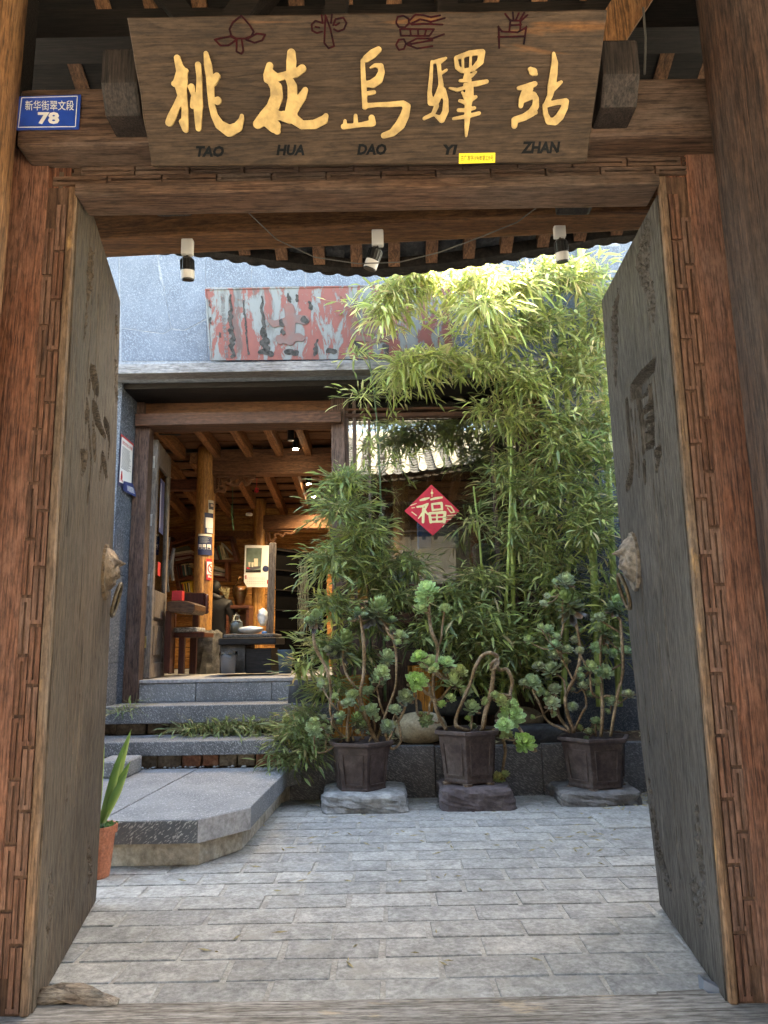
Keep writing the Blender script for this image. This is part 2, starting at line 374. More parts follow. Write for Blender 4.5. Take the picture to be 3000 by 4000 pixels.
hammered('stone_riser', (0.14, 0.145, 0.15), (0.26, 0.265, 0.27), (0.5, 0.5, 0.5), 150.0, thr=0.6, bump=0.7, dirt=(0.12, 0.12, 0.12), stretch=0.35)
hammered('stone_landing', (0.14, 0.15, 0.165), (0.26, 0.265, 0.275), (0.42, 0.42, 0.42), 90.0, rot=(0, 0, 0), thr=0.6, bump=0.8, dirt=(0.2, 0.205, 0.21), stretch=1.0)
hammered('stone_landing_edge', (0.11, 0.118, 0.13), (0.17, 0.178, 0.188), (0.62, 0.62, 0.6), 120.0, rot=(0, R(-48), 0), thr=0.6, bump=0.4, stretch=0.3, amt=0.8)
plain('plaque_char', (0.07, 0.025, 0.022), 0.6, 0.3, 9.0, c2=(0.07, 0.05, 0.05))
plain('stain', (0.03, 0.03, 0.03), 0.8, 0.5, 30.0, c2=(0.012, 0.012, 0.012), spec=0.2)
hammered('stone_kerb', (0.075, 0.076, 0.082), (0.13, 0.13, 0.136), (0.26, 0.26, 0.262), 170.0, rot=(0, R(60), 0), thr=0.57, bump=0.8, stretch=0.22)
stone('brick_grey', (0.24, 0.238, 0.228), (0.37, 0.365, 0.35), (0.5, 0.49, 0.465), 9.0, 0.6, 0.85, 40.0, dirt=(0.33, 0.315, 0.28))
stone('mortar', (0.26, 0.25, 0.225), (0.36, 0.345, 0.315), (0.46, 0.445, 0.41), 9.0, 0.5, 0.95, 60.0)
stone('ground', (0.2, 0.195, 0.18), (0.27, 0.26, 0.24), (0.33, 0.32, 0.3), 4.0, 0.4, 0.95, 50.0)
stone('plaster_base', (0.22, 0.185, 0.14), (0.42, 0.375, 0.3), (0.6, 0.56, 0.48), 5.0, 0.8, 0.95, 22.0, dirt=(0.2, 0.18, 0.14))
stone('cement', (0.28, 0.3, 0.31), (0.36, 0.38, 0.39), (0.44, 0.46, 0.46), 6.0, 0.5, 0.95, 24.0)
stone('smooth_patch', (0.27, 0.265, 0.265), (0.34, 0.335, 0.335), (0.4, 0.4, 0.4), 4.0, 0.3, 0.8, 30.0, dirt=(0.2, 0.17, 0.13))
stone('brick_old', (0.09, 0.065, 0.045), (0.16, 0.12, 0.085), (0.24, 0.19, 0.14), 10.0, 0.6, 0.95, 40.0)
stone('brick_red', (0.17, 0.07, 0.04), (0.25, 0.11, 0.065), (0.3, 0.17, 0.11), 10.0, 0.6, 0.95, 40.0)
stone('soil', (0.05, 0.03, 0.018), (0.1, 0.06, 0.036), (0.2, 0.13, 0.08), 18.0, 1.0, 1.0, 60.0)
stone('pedestal_grey', (0.17, 0.175, 0.175), (0.28, 0.285, 0.28), (0.4, 0.4, 0.39), 6.0, 1.0, 0.9, 16.0)
stone('pedestal_purple', (0.075, 0.06, 0.062), (0.125, 0.1, 0.103), (0.185, 0.155, 0.155), 6.0, 1.0, 0.9, 16.0)
stone('pedestal_dark', (0.1, 0.095, 0.092), (0.165, 0.155, 0.15), (0.24, 0.23, 0.22), 6.0, 1.0, 0.9, 16.0)
stone('boulder_tan', (0.22, 0.17, 0.1), (0.36, 0.295, 0.195), (0.48, 0.42, 0.31), 3.0, 0.4, 0.85, 45.0)
stone('boulder_brown', (0.12, 0.075, 0.045), (0.2, 0.135, 0.085), (0.28, 0.2, 0.13), 4.0, 0.4, 0.85, 45.0)
stone('rock_black', (0.018, 0.019, 0.021), (0.04, 0.042, 0.046), (0.085, 0.088, 0.09), 5.0, 0.8, 0.6, 18.0)
stone('rock_base', (0.02, 0.019, 0.018), (0.06, 0.057, 0.053), (0.17, 0.16, 0.15), 5.0, 1.0, 0.7, 12.0)
stone('pot_glaze', (0.04, 0.026, 0.024), (0.072, 0.05, 0.046), (0.115, 0.09, 0.082), 7.0, 0.25, 0.6, 26.0, dirt=(0.035, 0.028, 0.026))
stone('pot_foot', (0.15, 0.1, 0.075), (0.25, 0.18, 0.14), (0.34, 0.26, 0.2), 14.0, 0.4, 0.8, 40.0)
stone('terracotta', (0.42, 0.14, 0.075), (0.52, 0.185, 0.1), (0.58, 0.25, 0.15), 5.0, 0.15, 0.65, 60.0)
stone('roof_tile', (0.2, 0.2, 0.19), (0.32, 0.315, 0.295), (0.46, 0.445, 0.41), 9.0, 0.4, 0.9, 40.0)
stone('tile_dark', (0.01, 0.008, 0.007), (0.02, 0.016, 0.013), (0.036, 0.029, 0.024), 10.0, 0.8, 0.95, 40.0)  # darkened along with the roof void, shade included in the colour
stone('tile_under', (0.05, 0.052, 0.056), (0.08, 0.083, 0.088), (0.13, 0.13, 0.135), 10.0, 0.3, 0.8, 40.0)
plain('gold', (0.43, 0.285, 0.105), 0.6, 0.16, 22.0, metal=0.0, bump=0.15, spec=0.6)
plain('ink_red', (0.022, 0.003, 0.004), 0.8, 0.4, 30.0, c2=(0.006, 0.003, 0.005), spec=0.1)
stone('stucco_warm', (0.1, 0.09, 0.078), (0.13, 0.115, 0.1), (0.16, 0.145, 0.125), 2.0, 0.2, 0.95, 30.0)
plain('ink_black', (0.008, 0.009, 0.01), 0.8, 0.2, spec=0.1)
plain('yellow_card', (0.82, 0.66, 0.03), 0.5, 0.03)
plain('enamel_blue', (0.018, 0.075, 0.42), 0.3, 0.12, 6.0)
plain('enamel_white', (0.8, 0.8, 0.78), 0.4, 0.05)
plain('lamp_white', (0.72, 0.7, 0.66), 0.35, 0.05)
plain('lamp_black', (0.012, 0.012, 0.012), 0.35, 0.1)
stone('joint', (0.13, 0.15, 0.175), (0.17, 0.19, 0.22), (0.21, 0.235, 0.265), 8.0, 0.3, 0.9, 30.0)
plain('cable_grey', (0.1, 0.095, 0.088), 0.5, 0.1)
plain('bronze', (0.19, 0.13, 0.08), 0.5, 0.3, 30.0, metal=0.5, bump=0.8, c2=(0.08, 0.055, 0.036), bscale=80)
plain('bronze_pale', (0.22, 0.185, 0.15), 0.6, 0.3, 30.0, metal=0.3, bump=0.8, c2=(0.1, 0.085, 0.07), bscale=80)
plain('bronze_ring', (0.12, 0.09, 0.055), 0.5, 0.3, 30.0, metal=0.5)
plain('steel_hinge', (0.55, 0.54, 0.5), 0.4, 0.12, 20.0, metal=0.7)
plain('brass_hinge', (0.55, 0.4, 0.16), 0.4, 0.15, 20.0, metal=0.7)
plain('paper_white', (0.78, 0.78, 0.77), 0.6, 0.03)
plain('paper_cream', (0.74, 0.68, 0.55), 0.7, 0.06)
plain('paper_blue', (0.02, 0.045, 0.17), 0.4, 0.06)
plain('paper_navy', (0.025, 0.035, 0.1), 0.4, 0.06)
plain('paper_red', (0.52, 0.03, 0.035), 0.5, 0.06)
plain('fu_red', (0.66, 0.02, 0.05), 0.55, 0.06, 20)
plain('fu_gold', (0.86, 0.76, 0.42), 0.5, 0.05)
plain('fu_fine', (0.7, 0.2, 0.12), 0.5, 0.05)
plain('print_dark', (0.08, 0.08, 0.1), 0.6, 0.05)
plain('print_photo', (0.16, 0.22, 0.19), 0.5, 0.25, 3.0)
plain('skin', (0.5, 0.3, 0.21), 0.55, 0.05)
plain('skin_print', (0.62, 0.47, 0.38), 0.5, 0.05)
plain('hair', (0.003, 0.003, 0.003), 0.6, 0.2, spec=0.2)
plain('jacket', (0.004, 0.004, 0.005), 0.6, 0.3, 6.0, bump=0.4, bscale=20)
plain('cushion_grey', (0.34, 0.34, 0.34), 0.95, 0.3, 60.0, bump=0.4)
plain('cushion_dark', (0.13, 0.115, 0.1), 0.95, 0.3, 60.0, bump=0.4)
plain('bin_grey', (0.17, 0.185, 0.22), 0.5, 0.06)
plain('bucket_blue', (0.04, 0.085, 0.13), 0.5, 0.1)
plain('plastic_bag', (0.75, 0.77, 0.78), 0.4, 0.08, 10, bump=0.6, bscale=14)
plain('bag_blue', (0.03, 0.2, 0.55), 0.4, 0.1)
plain('straw', (0.36, 0.3, 0.16), 0.8, 0.3, 40)
plain('jar_fill', (0.2, 0.055, 0.02), 0.35, 0.6, 30.0, c2=(0.4, 0.24, 0.08))
plain('carton_blue', (0.05, 0.22, 0.6), 0.5, 0.1)
plain('carton_yellow', (0.4, 0.28, 0.015), 0.5, 0.1)
plain('carton_pale', (0.5, 0.55, 0.58), 0.5, 0.1)
plain('carton_grey', (0.4, 0.42, 0.43), 0.5, 0.1)
plain('blind', (0.35, 0.32, 0.25), 0.7, 0.2, 60)
plain('wedge_grey', (0.16, 0.18, 0.22), 0.5, 0.08)
plain('stem_bark', (0.25, 0.17, 0.095), 0.7, 0.3, 50.0, bump=0.5, c2=(0.12, 0.075, 0.045), bscale=160)
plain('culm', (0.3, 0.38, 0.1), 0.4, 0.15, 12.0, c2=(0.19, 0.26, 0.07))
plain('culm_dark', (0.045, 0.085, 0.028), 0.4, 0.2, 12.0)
plain('twig', (0.2, 0.19, 0.08), 0.6, 0.2, 12.0)
plain('green_wire', (0.02, 0.12, 0.06), 0.5, 0.1)
plain('room_dark', (0.003, 0.0025, 0.002), 0.9, 0.2, spec=0.1)  # near-black: darkness of the room put into the panel colour
attr('leaf', 0.42, 0.38, 0.5)
attr('succulent', 0.38, 0.1, 0.55)
attr('swordleaf', 0.4, 0.2, 0.5)
glassmat('glass_window', (0.55, 0.6, 0.6), 2.0)
glassmat('glass_door', (0.86, 0.9, 0.84), 1.0)
glassmat('glass_jar', (0.9, 0.93, 0.9), 1.0)
emit('lamp_glow', (1.0, 0.9, 0.72), 14.0)

# the old painted plaque: red lacquer flaking to grey, with dark run-off streaks
def plaque_mat():
    m, n, l, P = _mat('plaque_paint'); co = _coords(n, l, (1, 1, 1), rand=False)
    st = _coords(n, l, (1, 1, 0.28), rand=False)
    f = _noise(n, l, st, 8.5, 9.0, 0.68, 0.5)
    c = _ramp(n, l, f, [(0.43, (0.1, 0.115, 0.124)), (0.48, (0.08, 0.088, 0.092)), (0.5, (0.105, 0.022, 0.018)), (0.7, (0.13, 0.028, 0.022))])
    sx = _coords(n, l, (1, 1, 0.12), rand=False)
    c = _mix(n, l, _ramp(n, l, _noise(n, l, sx, 5.5, 5.0, 0.6, 0.2), [(0.6, 0.0), (0.68, 0.7)]), c, (0.022, 0.022, 0.022))
    l.new(c, P.inputs['Base Color']); P.inputs['Roughness'].default_value = 0.6
    _bump(n, l, P, f, 0.3, 0.01)
plaque_mat()

# ------------------------------------------------------------------ the ground
mb = MB(); mb.add([(-90, -90, -0.06), (90, -90, -0.06), (90, 90, -0.06), (-90, 90, -0.06)], [(0, 1, 2, 3)])
g = link('ground', mb.mesh('ground'), 'ground'); tag(g, kind='structure')
mb = MB(); mb.box(-6, 6, -12, 2.44, -0.055, -0.03)
tag(solo(mb, 'street_pavement', 'ground'), kind='structure')
sh = thing('added_street_house', (0, -8, 0), 'unseen stucco house with a deep eave, added across the street to shape the gate light', 'house')  # unseen; added to block street sky and bounce light onto the gate
part(MB().box(-14, 14, -9.5, -6.5, -.05, 5.0), 'wall', 'stucco_warm', sh); part(MB().box(-14, 14, -9.6, -3.9, 5.001, 5.15), 'roof', 'tile_dark', sh)  # deep roof shaped to shade the wall and darken its window reflection
pav = solo(MB().box(-3.75, 3.1, 2.845, 6.75, -0.05, -0.004), 'courtyard_paving', 'mortar'); tag(pav, kind='structure')
bricks = []
for k in range(5):
    b = MB(); L, W = 0.409 - 0.004 * k, 0.185 - 0.002 * (k % 3)
    j = lambda: U(-0.004, 0.004)
    b.hexa([(-L / 2 + j(), -W / 2 + j(), -0.03), (L / 2 + j(), -W / 2 + j(), -0.03), (L / 2 + j(), W / 2 + j(), -0.03), (-L / 2 + j(), W / 2 + j(), -0.03),
            (-L / 2 + j(), -W / 2 + j(), 0.001 + j() * .4), (L / 2 + j(), -W / 2 + j(), 0.001 + j() * .4), (L / 2 + j(), W / 2 + j(), 0.001 + j() * .4), (-L / 2 + j(), W / 2 + j(), 0.001 + j() * .4)])
    me = b.mesh('brick', bevel=0.006, seg=2); me.materials.append(M['brick_grey']); bricks.append(me)
A0 = atz(772, 3200, 0.27); B0 = atz(977, 3152, 0.27); C0 = atz(1122, 3008, 0.27)
row = 0; y = 2.845 + 0.0975
while y < 6.40:
    x = -2.75 + (0.21 if row % 2 else 0.0) + U(-0.03, 0.03)
    while x < 2.6:
        hid = (x < -0.95 and y > 4.75) or (x < -1.5 and y > 4.55)
        slabzone = x > 1.45 and y > 4.75
        if not hid and not slabzone and not (abs(x) > 1.75 and y < 3.3):
            o = link('brick', rnd.choice(bricks), None, pav, Vector((x + U(-.004, .004), y + U(-.003, .003), U(-0.001, 0.0025))))
            o.rotation_euler = (U(-.006, .006), U(-.004, .004), U(-.008, .008) + (math.pi if rnd.random() < .5 else 0))
        x += 0.42 + U(-0.004, 0.006)
    y += 0.195; row += 1
# the bigger, broken flagstones along the right-hand side
for (x0, x1, y0, y1, dz) in [(1.42, 2.1, 4.75, 5.22, .006), (1.5, 2.2, 5.24, 5.62, .012), (1.38, 2.0, 5.65, 6.05, .004), (2.03, 2.7, 5.64, 6.1, .01), (2.13, 2.8, 4.72, 5.2, .0)]:
    b = MB(); jj = lambda: U(-.04, .04)
    P = [(x0 + jj(), y0 + jj()), ((x0 + x1) / 2, y0 + jj() * .6), (x1, y0), (x1 + jj(), y1), (x0 + jj(), y1 + jj())]
    b.prism([(p[0], p[1], dz) for p in P], (0, 0, -0.03)); part(b, 'flagstone', 'brick_grey', pav, bevel=0.006)
# fallen leaves and bits
for k in range(110):
    px, py = rnd.choice([(U(1200, 2450), U(3130, 3330)), (U(2250, 2480), U(3080, 3350)), (U(600, 2400), U(3200, 3800))])
    p = atz(px, py, 0.006); a = U(0, 6.28); Lf = U(.015, .045)
    d = Vector((math.cos(a), math.sin(a), 0)); q = Vector((-d.y, d.x, 0)) * Lf * .16
    b = MB(); b.add([p - d * Lf, p + q, p + d * Lf + Vector((0, 0, .004)), p - q, p + Vector((0, 0, .006))], [(0, 1, 4), (1, 2, 4), (2, 3, 4), (3, 0, 4)])
    if k == 0: lit = b
    else: lit.add(b.v, b.f)
solo(lit, 'leaf_litter', 'straw', 'dry bamboo leaf bits scattered over the grey brick paving', 'leaf litter', kind='stuff')

# ------------------------------------------------------------------ landing and steps
st = thing('stone_steps', (-2.4, 5.4, 0), 'chiselled grey stone landing and steps rising to the house door', 'steps')
XL = -3.7
jb = atz(796, 2986, 0.27); jf = atz(585, 3100, 0.27); t = (A0.y - jb.y) / (jf.y - jb.y); jf = jb + (jf - jb) * t; jf.y = A0.y
YB = 6.40
def slab(poly, z0, z1, name, mt, bevel=0.006):
    b = MB(); b.prism([(p[0], p[1], z0) for p in poly], (0, 0, z1 - z0)); return part(b, name, mt, st, bevel=bevel, seg=2)
slab([(XL, A0.y), (jf.x - .004, A0.y), (jb.x - .004, YB), (XL, YB)], 0.135, 0.27, 'landing_slab', 'stone_landing')
slab([(jf.x + .004, A0.y), (A0.x, A0.y), (B0.x, B0.y), (C0.x, C0.y), (C0.x + .1, YB), (jb.x + .004, YB)], 0.135, 0.268, 'landing_slab', 'stone_landing')
b = MB(); b.box(XL, A0.x - .003, A0.y - .006, A0.y + .002, .138, .262); part(b, 'chiselled_edge', 'stone_landing_edge', st)
dv = (B0 - A0); nv = Vector((dv.y, -dv.x, 0)).normalized() * .007
b = MB(); b.hexa([A0.xy.to_3d() + Vector((0, 0, .137)) + nv, B0.xy.to_3d() + Vector((0, 0, .137)) + nv, B0.xy.to_3d() + Vector((0, 0, .137)) - nv, A0.xy.to_3d() + Vector((0, 0, .137)) - nv,
        A0.xy.to_3d() + Vector((0, 0, .264)) + nv, B0.xy.to_3d() + Vector((0, 0, .264)) + nv, B0.xy.to_3d() + Vector((0, 0, .264)) - nv, A0.xy.to_3d() + Vector((0, 0, .264)) - nv])
part(b, 'mortar_patch', 'smooth_patch', st)
slab([(XL, A0.y + .05), (A0.x, A0.y + .05), (B0.x - .06, B0.y + .06), (C0.x - .05, C0.y + .04), (C0.x, YB), (XL, YB)], 0.0, 0.1345, 'rendered_base', 'plaster_base', 0.01)
xr2 = at(1235, 2880, 6.37).x; xr3 = at(1330, 2760, 6.82).x
b = MB(); b.box(XL, xr2, 6.36, 6.9, .378, .495); part(b, 'tread', 'stone_step', st, bevel=0.01, seg=2)
b = MB(); b.box(XL, xr3, 6.82, 7.4, .6, .757); part(b, 'tread', 'stone_step', st, bevel=0.01, seg=2)
xx = -3.3
while xx < xr2 - .1:
    w = U(.15, .22)
    b = MB(); b.box(xx, xx + w - .012, 6.44 + U(-.015, .01), 6.6, .275, .374); part(b, 'riser_brick', rnd.choice(['brick_old', 'brick_old', 'brick_old', 'brick_red', 'plaster_base']), st, bevel=.006)
    xx += w
xx = -3.3
while xx < xr3 - .2:
    w = U(.2, .3)
    b = MB(); b.box(xx, xx + w - .012, 6.92 + U(-.01, .02), 7.05, .498, .596); part(b, 'riser_brick', 'brick_old', st, bevel=.006)
    xx += w
b = MB(); b.box(XL, xr2 + .05, 6.6, 6.9, 0.1, .377); b.box(XL, xr3, 7.05, 7.4, .1, .598); part(b, 'core', 'soil', st)
# door sill: three chiselled blocks under a smooth cap
sx = [at(527, 2690, 7.32).x, at(765, 2690, 7.32).x, at(1062, 2690, 7.32).x, at(1352, 2690, 7.32).x]
for i in range(3):
    b = MB(); b.box(sx[i] + .003, sx[i + 1] - .003, 7.32 - .002 * i, 7.5, .758, .938); part(b, 'sill_block', 'stone_riser', st, bevel=.004)
b = MB(); b.box(sx[0], sx[3], 7.31, 7.6, .941, .975); part(b, 'sill_cap', 'smooth_patch', st, bevel=.004)
solo(MB().box(at(400, 2950, 6.1).x, at(508, 2950, 6.0).x, 5.95, 6.3, .271, .40), 'stone_block', 'stone_riser', 'small rough stone block on the landing beside the gate door', 'stone block', bevel=.012)
# pebbles along the back of the landing
pb = MB()
for k in range(70):
    p = Vector((U(-3.2, -1.2), U(6.36, 6.42), .274)); r_ = U(.008, .02)
    pb.lathe([(r_ * .6, 0), (r_, r_ * .4), (r_ * .5, r_ * .9)], p, 6, U(0, 6))
solo(pb, 'pebbles', 'pedestal_grey', 'loose grey pebbles along the back of the landing', 'pebbles', kind='stuff', smooth=True)

# ------------------------------------------------------------------ the gate
GY = 2.75
gate = thing('wooden_gate', (0, 2.8, 0), 'weathered carved wooden gateway with both doors standing open', 'gate')
ltop, lbot = at(296, 742, GY), at(112, 3938, GY)          # inner arrises of the two jambs
rtop, rbot = at(2576, 736, GY), at(2848, 3895, GY)
def jamb(top, bot, s):
    z1 = 3.40
    d = (top - bot) / (top.z - bot.z)
    q = lambda z, o, y: Vector((bot.x + d.x * (z - bot.z) + s * o, y, z))
    strip = lambda o0, o1, y0, y1, za=0.02, zb=z1: MB().hexa([q(za, o0, y0), q(za, o1, y0), q(za, o1, y1), q(za, o0, y1), q(zb, o0, y0), q(zb, o1, y0), q(zb, o1, y1), q(zb, o0, y1)])
    w = strip(.03, .45, GY + .012, GY + .12); jb_ = part(w, 'jamb', 'wood_gate', gate)
    dpart(strip(.0345, .1215, GY + .0065, GY + .0115, .02, 3.21), 'fret_ground', 'wood_recess', jb_)
    dpart(strip(0.0, .03, GY - .006, GY + .022, .02, 3.21), 'edge_bead', 'wood_edge', jb_, bevel=.007, seg=2)
    dpart(strip(.122, .45, GY - .002, GY + .011), 'face_board', 'wood_gate', jb_, bevel=.004)
    P = .222; Hk = .209; bw = .0152; sl = .0095
    def key(z0, o0, up):
        kb = MB(); o1 = o0 + bw; o2 = o1 + sl; o3 = o2 + bw; zt = min(z0 + Hk, 3.205)
        if zt - z0 < .05: return
        ya, yb = GY - .002, GY + .013
        def bx_(u0, u1, v0, v1): kb.hexa([q(v0, u0, ya), q(v0, u1, ya), q(v0, u1, yb), q(v0, u0, yb), q(v1, u0, ya), q(v1, u1, ya), q(v1, u1, yb), q(v1, u0, yb)])
        c0, c1 = (z0, z0 + bw) if up else (zt - bw, zt); v0, v1 = (c1, zt) if up else (z0, c0)
        bx_(o0, o3, c0, c1); bx_(o0, o1, v0, v1); bx_(o2, o3, v0, v1)
        if up: bx_(o3, .0805, c0, c1)
        dpart(kb, 'fret_key', 'wood_fret', jb_)
    i = 0; z = .03
    while z < 3.1:
        key(z, .035, True); key(z - P / 2 if z > .1 else z - P / 2 + .111, .0805, False) if i else None
        z += P; i += 1
    return jb_
jamb(ltop, lbot, -1); jamb(rtop, rbot, 1)
# lintel: bead, fret band, plank
xl, xr = ltop.x, rtop.x
zl = (at(1450, 745, GY).z, at(1450, 703, GY).z, at(1450, 632, GY).z, at(1450, 562, GY).z)
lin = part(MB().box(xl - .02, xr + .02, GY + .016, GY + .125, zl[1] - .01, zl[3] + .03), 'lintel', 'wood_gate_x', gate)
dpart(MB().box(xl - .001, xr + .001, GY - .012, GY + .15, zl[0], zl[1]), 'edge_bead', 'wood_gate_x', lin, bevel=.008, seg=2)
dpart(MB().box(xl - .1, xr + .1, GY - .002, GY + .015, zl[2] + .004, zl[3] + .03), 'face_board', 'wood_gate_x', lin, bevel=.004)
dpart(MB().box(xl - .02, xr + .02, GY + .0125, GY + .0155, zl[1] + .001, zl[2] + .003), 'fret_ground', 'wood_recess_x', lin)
P = .235; Hb = zl[2] - zl[1]; Hk = .226; bw = Hb * .175; sl = .009; x = xl - .1
while x < xr + .05:
    for y0, xo, up in ((Hb * .03, 0, 1), (Hb * .53, P / 2, 0)):
        kb = MB(); x0 = x + xo; x1 = x0 + Hk; y1 = y0 + bw; y2 = y1 + sl; y3 = y2 + bw
        c0, c1 = (x0, x0 + bw) if up else (x1 - bw, x1); u0, u1 = (c1, x1) if up else (x0, c0)
        kb.box(c0, c1, GY, GY + .018, zl[1] + y0, zl[1] + y3); kb.box(u0, u1, GY, GY + .018, zl[1] + y0, zl[1] + y1); kb.box(u0, u1, GY, GY + .018, zl[1] + y2, zl[1] + y3)
        dpart(kb, 'fret_key', 'wood_gate_x', lin)
    x += P
# the thick beam over the lintel and its two projecting beam ends
bx0, bx1 = -1.5, 1.47
zb0, zb1 = at(1450, 545, 2.62).z, at(1450, 318, 2.62).z
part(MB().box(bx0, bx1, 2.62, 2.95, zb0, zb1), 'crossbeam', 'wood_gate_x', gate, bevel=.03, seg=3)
for pxa, pxb in ((400, 545), (2352, 2500)):
    xa, xb = at(pxa, 380, 2.47).x, at(pxb, 380, 2.47).x
    b = MB(); z0, z1 = zb0 + .03, zb1 + .012
    b.prism([(xa, 2.63, z0), (xa, 2.5, z0), (xa, 2.44, z0 + .1), (xa, 2.44, z1), (xa, 2.63, z1)], (xb - xa, 0, 0))
    part(b, 'beam_end', 'wood_block', gate, bevel=.014, seg=2)
# columns: rough logs with checks
def log(mt, cx, cy, r_, z0, z1, seed, name='column', parent=gate, n=36, rough=.006):
    rr = random.Random(seed); b = MB(); zs = [z0 + (z1 - z0) * i / 24 for i in range(25)]
    prof = [1 + rr.uniform(-1, 1) * rough / r_ for _ in range(n)]
    for _ in range(3): prof[rr.randrange(n)] -= .014 / r_
    vv = []
    for z in zs:
        for k in range(n):
            t_ = 2 * math.pi * k / n; q_ = r_ * (prof[k] + .012 * math.sin(z * 1.7 + k * .5 + seed)); vv.append((cx + q_ * math.cos(t_), cy + q_ * math.sin(t_), z))
    ff = [(i * n + k, i * n + (k + 1) % n, (i + 1) * n + (k + 1) % n, (i + 1) * n + k) for i in range(24) for k in range(n)] + [tuple(range(n - 1, -1, -1)), tuple(range(24 * n, 25 * n))]
    b.add(vv, ff); return part(b, name, mt, parent, smooth=True)
log('wood_column_warm', -1.64, 2.5, .185, -.03, 4.6, 3)
log('wood_column', 1.545, 2.5, .2, -.03, 4.6, 5, n=60, rough=.011)
part(MB().beam((1.38, 2.28, 2.55), (1.62, 2.2, 2.72), .05, .07), 'peg', 'wood_column', gate)
# side walls out of view beyond the columns, added to block light
part(MB().box(-4.2, -1.6, 2.72, 2.9, -.03, 4.3), 'side_wall', 'wood_dark', gate)
part(MB().box(1.6, 4.2, 2.72, 2.9, -.03, 4.3), 'side_wall', 'wood_dark', gate)
part(MB().box(-1.45, 1.4, 2.44, 2.842, -.05, .018), 'threshold', 'wood_threshold', gate, bevel=.006, seg=2)

# ---- the two doors: one heightfield each, with carved strokes and floral relief cut in
def leaf(c, mt, carve, flor, knock, side, seed):
    """c: hinge-bottom, free-bottom, free-top, hinge-top; carve/flor in photograph pixels"""
    hb, fb, ft, ht = c
    n = ((fb + ft) / 2 - (hb + ht) / 2).cross((ht + ft) / 2 - (hb + fb) / 2).normalized()
    if n.x * side > 0: n = -n                     # n looks into the doorway
    ex = ((fb + ft) / 2 - (hb + ht) / 2).normalized(); ez = n.cross(ex).normalized()
    if ez.z < 0: ez = -ez
    uv = lambda p: ((p - hb).dot(ex), (p - hb).dot(ez))
    Wd = ((fb + ft) / 2 - (hb + ht) / 2).length; Ht = (ft - fb).length
    S_ = lambda u, v: hb.lerp(fb, u).lerp(ht.lerp(ft, u), v)
    def loc(px, py):
        p0 = S_(.5, .5); u = v = .5
        for _ in range(8):
            p = onplane(px, py, p0, n); d_ = p - S_(u, v); u += d_.dot(ex) / Wd; v += d_.dot(ez) / Ht; u = max(-.2, min(1.3, u)); v = max(-.1, min(1.1, v)); p0 = S_(u, v)
        return u * Wd, v * Ht, p
    def loc2(px, py):
        u, v, p = loc(px, py); return u - .09 * (u / Wd) ** 2 * math.sin(math.pi * max(0, min(1, v / Ht))), v
    nu, nv = 150, 420
    us = np.linspace(0, 1, nu); vs_ = np.linspace(0, 1, nv)
    UU, VV = np.meshgrid(us * Wd, vs_ * Ht, indexing='ij'); H = np.zeros_like(UU)
    rs = np.random.RandomState(seed)
    def nz(sc):
        o = np.zeros_like(UU)
        for k in range(26):
            a = rs.uniform(-1, 1, 2) * sc; o += np.sin(UU * a[0] + VV * a[1] * .6 + rs.uniform(0, 6.28))
        return o / 26 ** .5
    for st_ in carve:                             # a stroke: list of (px, py, radius in metres)
        S = []
        for px, py, r_ in st_:
            u, v = loc2(px, py); S.append((u, v, r_))
        F = sdf(UU, VV, [S]); H = np.minimum(H, -(np.clip(-F, 0, .016) / .016) ** .7 * .05)
    N1 = nz(260); N2 = nz(420)
    for st_ in flor:
        S = [(*loc2(px, py), r_) for px, py, r_ in st_]
        F = sdf(UU, VV, [S]) + .012 * N1 * .6
        k = np.clip(-F / .012, 0, 1); H += k * (.014 * np.clip(N1, -1.4, 1.4) + .008 * N2 - .006)
    H -= .0015 * np.abs(nz(90))
    for k in range(5):                            # drying cracks along the grain
        u0 = rs.uniform(.08, .92) * Wd; v0 = rs.uniform(0, .7) * Ht; v1 = v0 + rs.uniform(.5, 1.6); wob = .006 * np.sin(VV * rs.uniform(1, 3) + rs.uniform(0, 6)) + .0025 * np.sin(VV * 9)
        H -= .009 * (np.abs(UU - u0 - wob) < .0042) * (VV > v0) * (VV < v1)
    vv = []
    for i in range(nu):
        for j in range(nv):
            a = hb.lerp(fb, us[i]); b_ = ht.lerp(ft, us[i]); vv.append(a.lerp(b_, vs_[j]) + n * H[i, j] + ex * (.09 * us[i] ** 2 * math.sin(math.pi * vs_[j])))
    ff = [(i * nv + j, (i + 1) * nv + j, (i + 1) * nv + j + 1, i * nv + j + 1) for i in range(nu - 1) for j in range(nv - 1)]
    b = MB(); b.add(vv, ff)
    o_ = [hb, fb, ft, ht]; bk = [p - n * .085 for p in o_]; fr_ = [p - n * .0005 for p in o_]
    NS = 24; e0 = [(fb.lerp(ft, k / NS) + ex * (.09 * math.sin(math.pi * k / NS))) for k in range(NS + 1)]; h0_ = [hb.lerp(ht, k / NS) for k in range(NS + 1)]
    b.add([p - n * .0005 for p in e0] + [p - n * .085 for p in e0] + [p - n * .085 for p in h0_], [(k, k + 1, NS + 2 + k, NS + 1 + k) for k in range(NS)] + [(NS + 1 + k, NS + 2 + k, 2 * NS + 3 + k, 2 * NS + 2 + k) for k in range(NS)])
    b.add(fr_ + bk, [(0, 1, 5, 4), (2, 3, 7, 6), (3, 0, 4, 7)])
    d = part(b, 'door_leaf', mt, gate, smooth=False)
    # knocker: lion mask on a scalloped plate, with a ring
    kc = loc(*knock)[2] + n * .002
    m = planar(kc, ex, ez, n)
    pl = MB(); NN = 44; ring = []
    for k in range(NN):
        t_ = 2 * math.pi * k / NN; r_ = .112 * (1 + .03 * math.cos(t_ * 22)); ring.append((r_ * math.cos(t_) * .95, r_ * math.sin(t_) * 1.28 - .012))
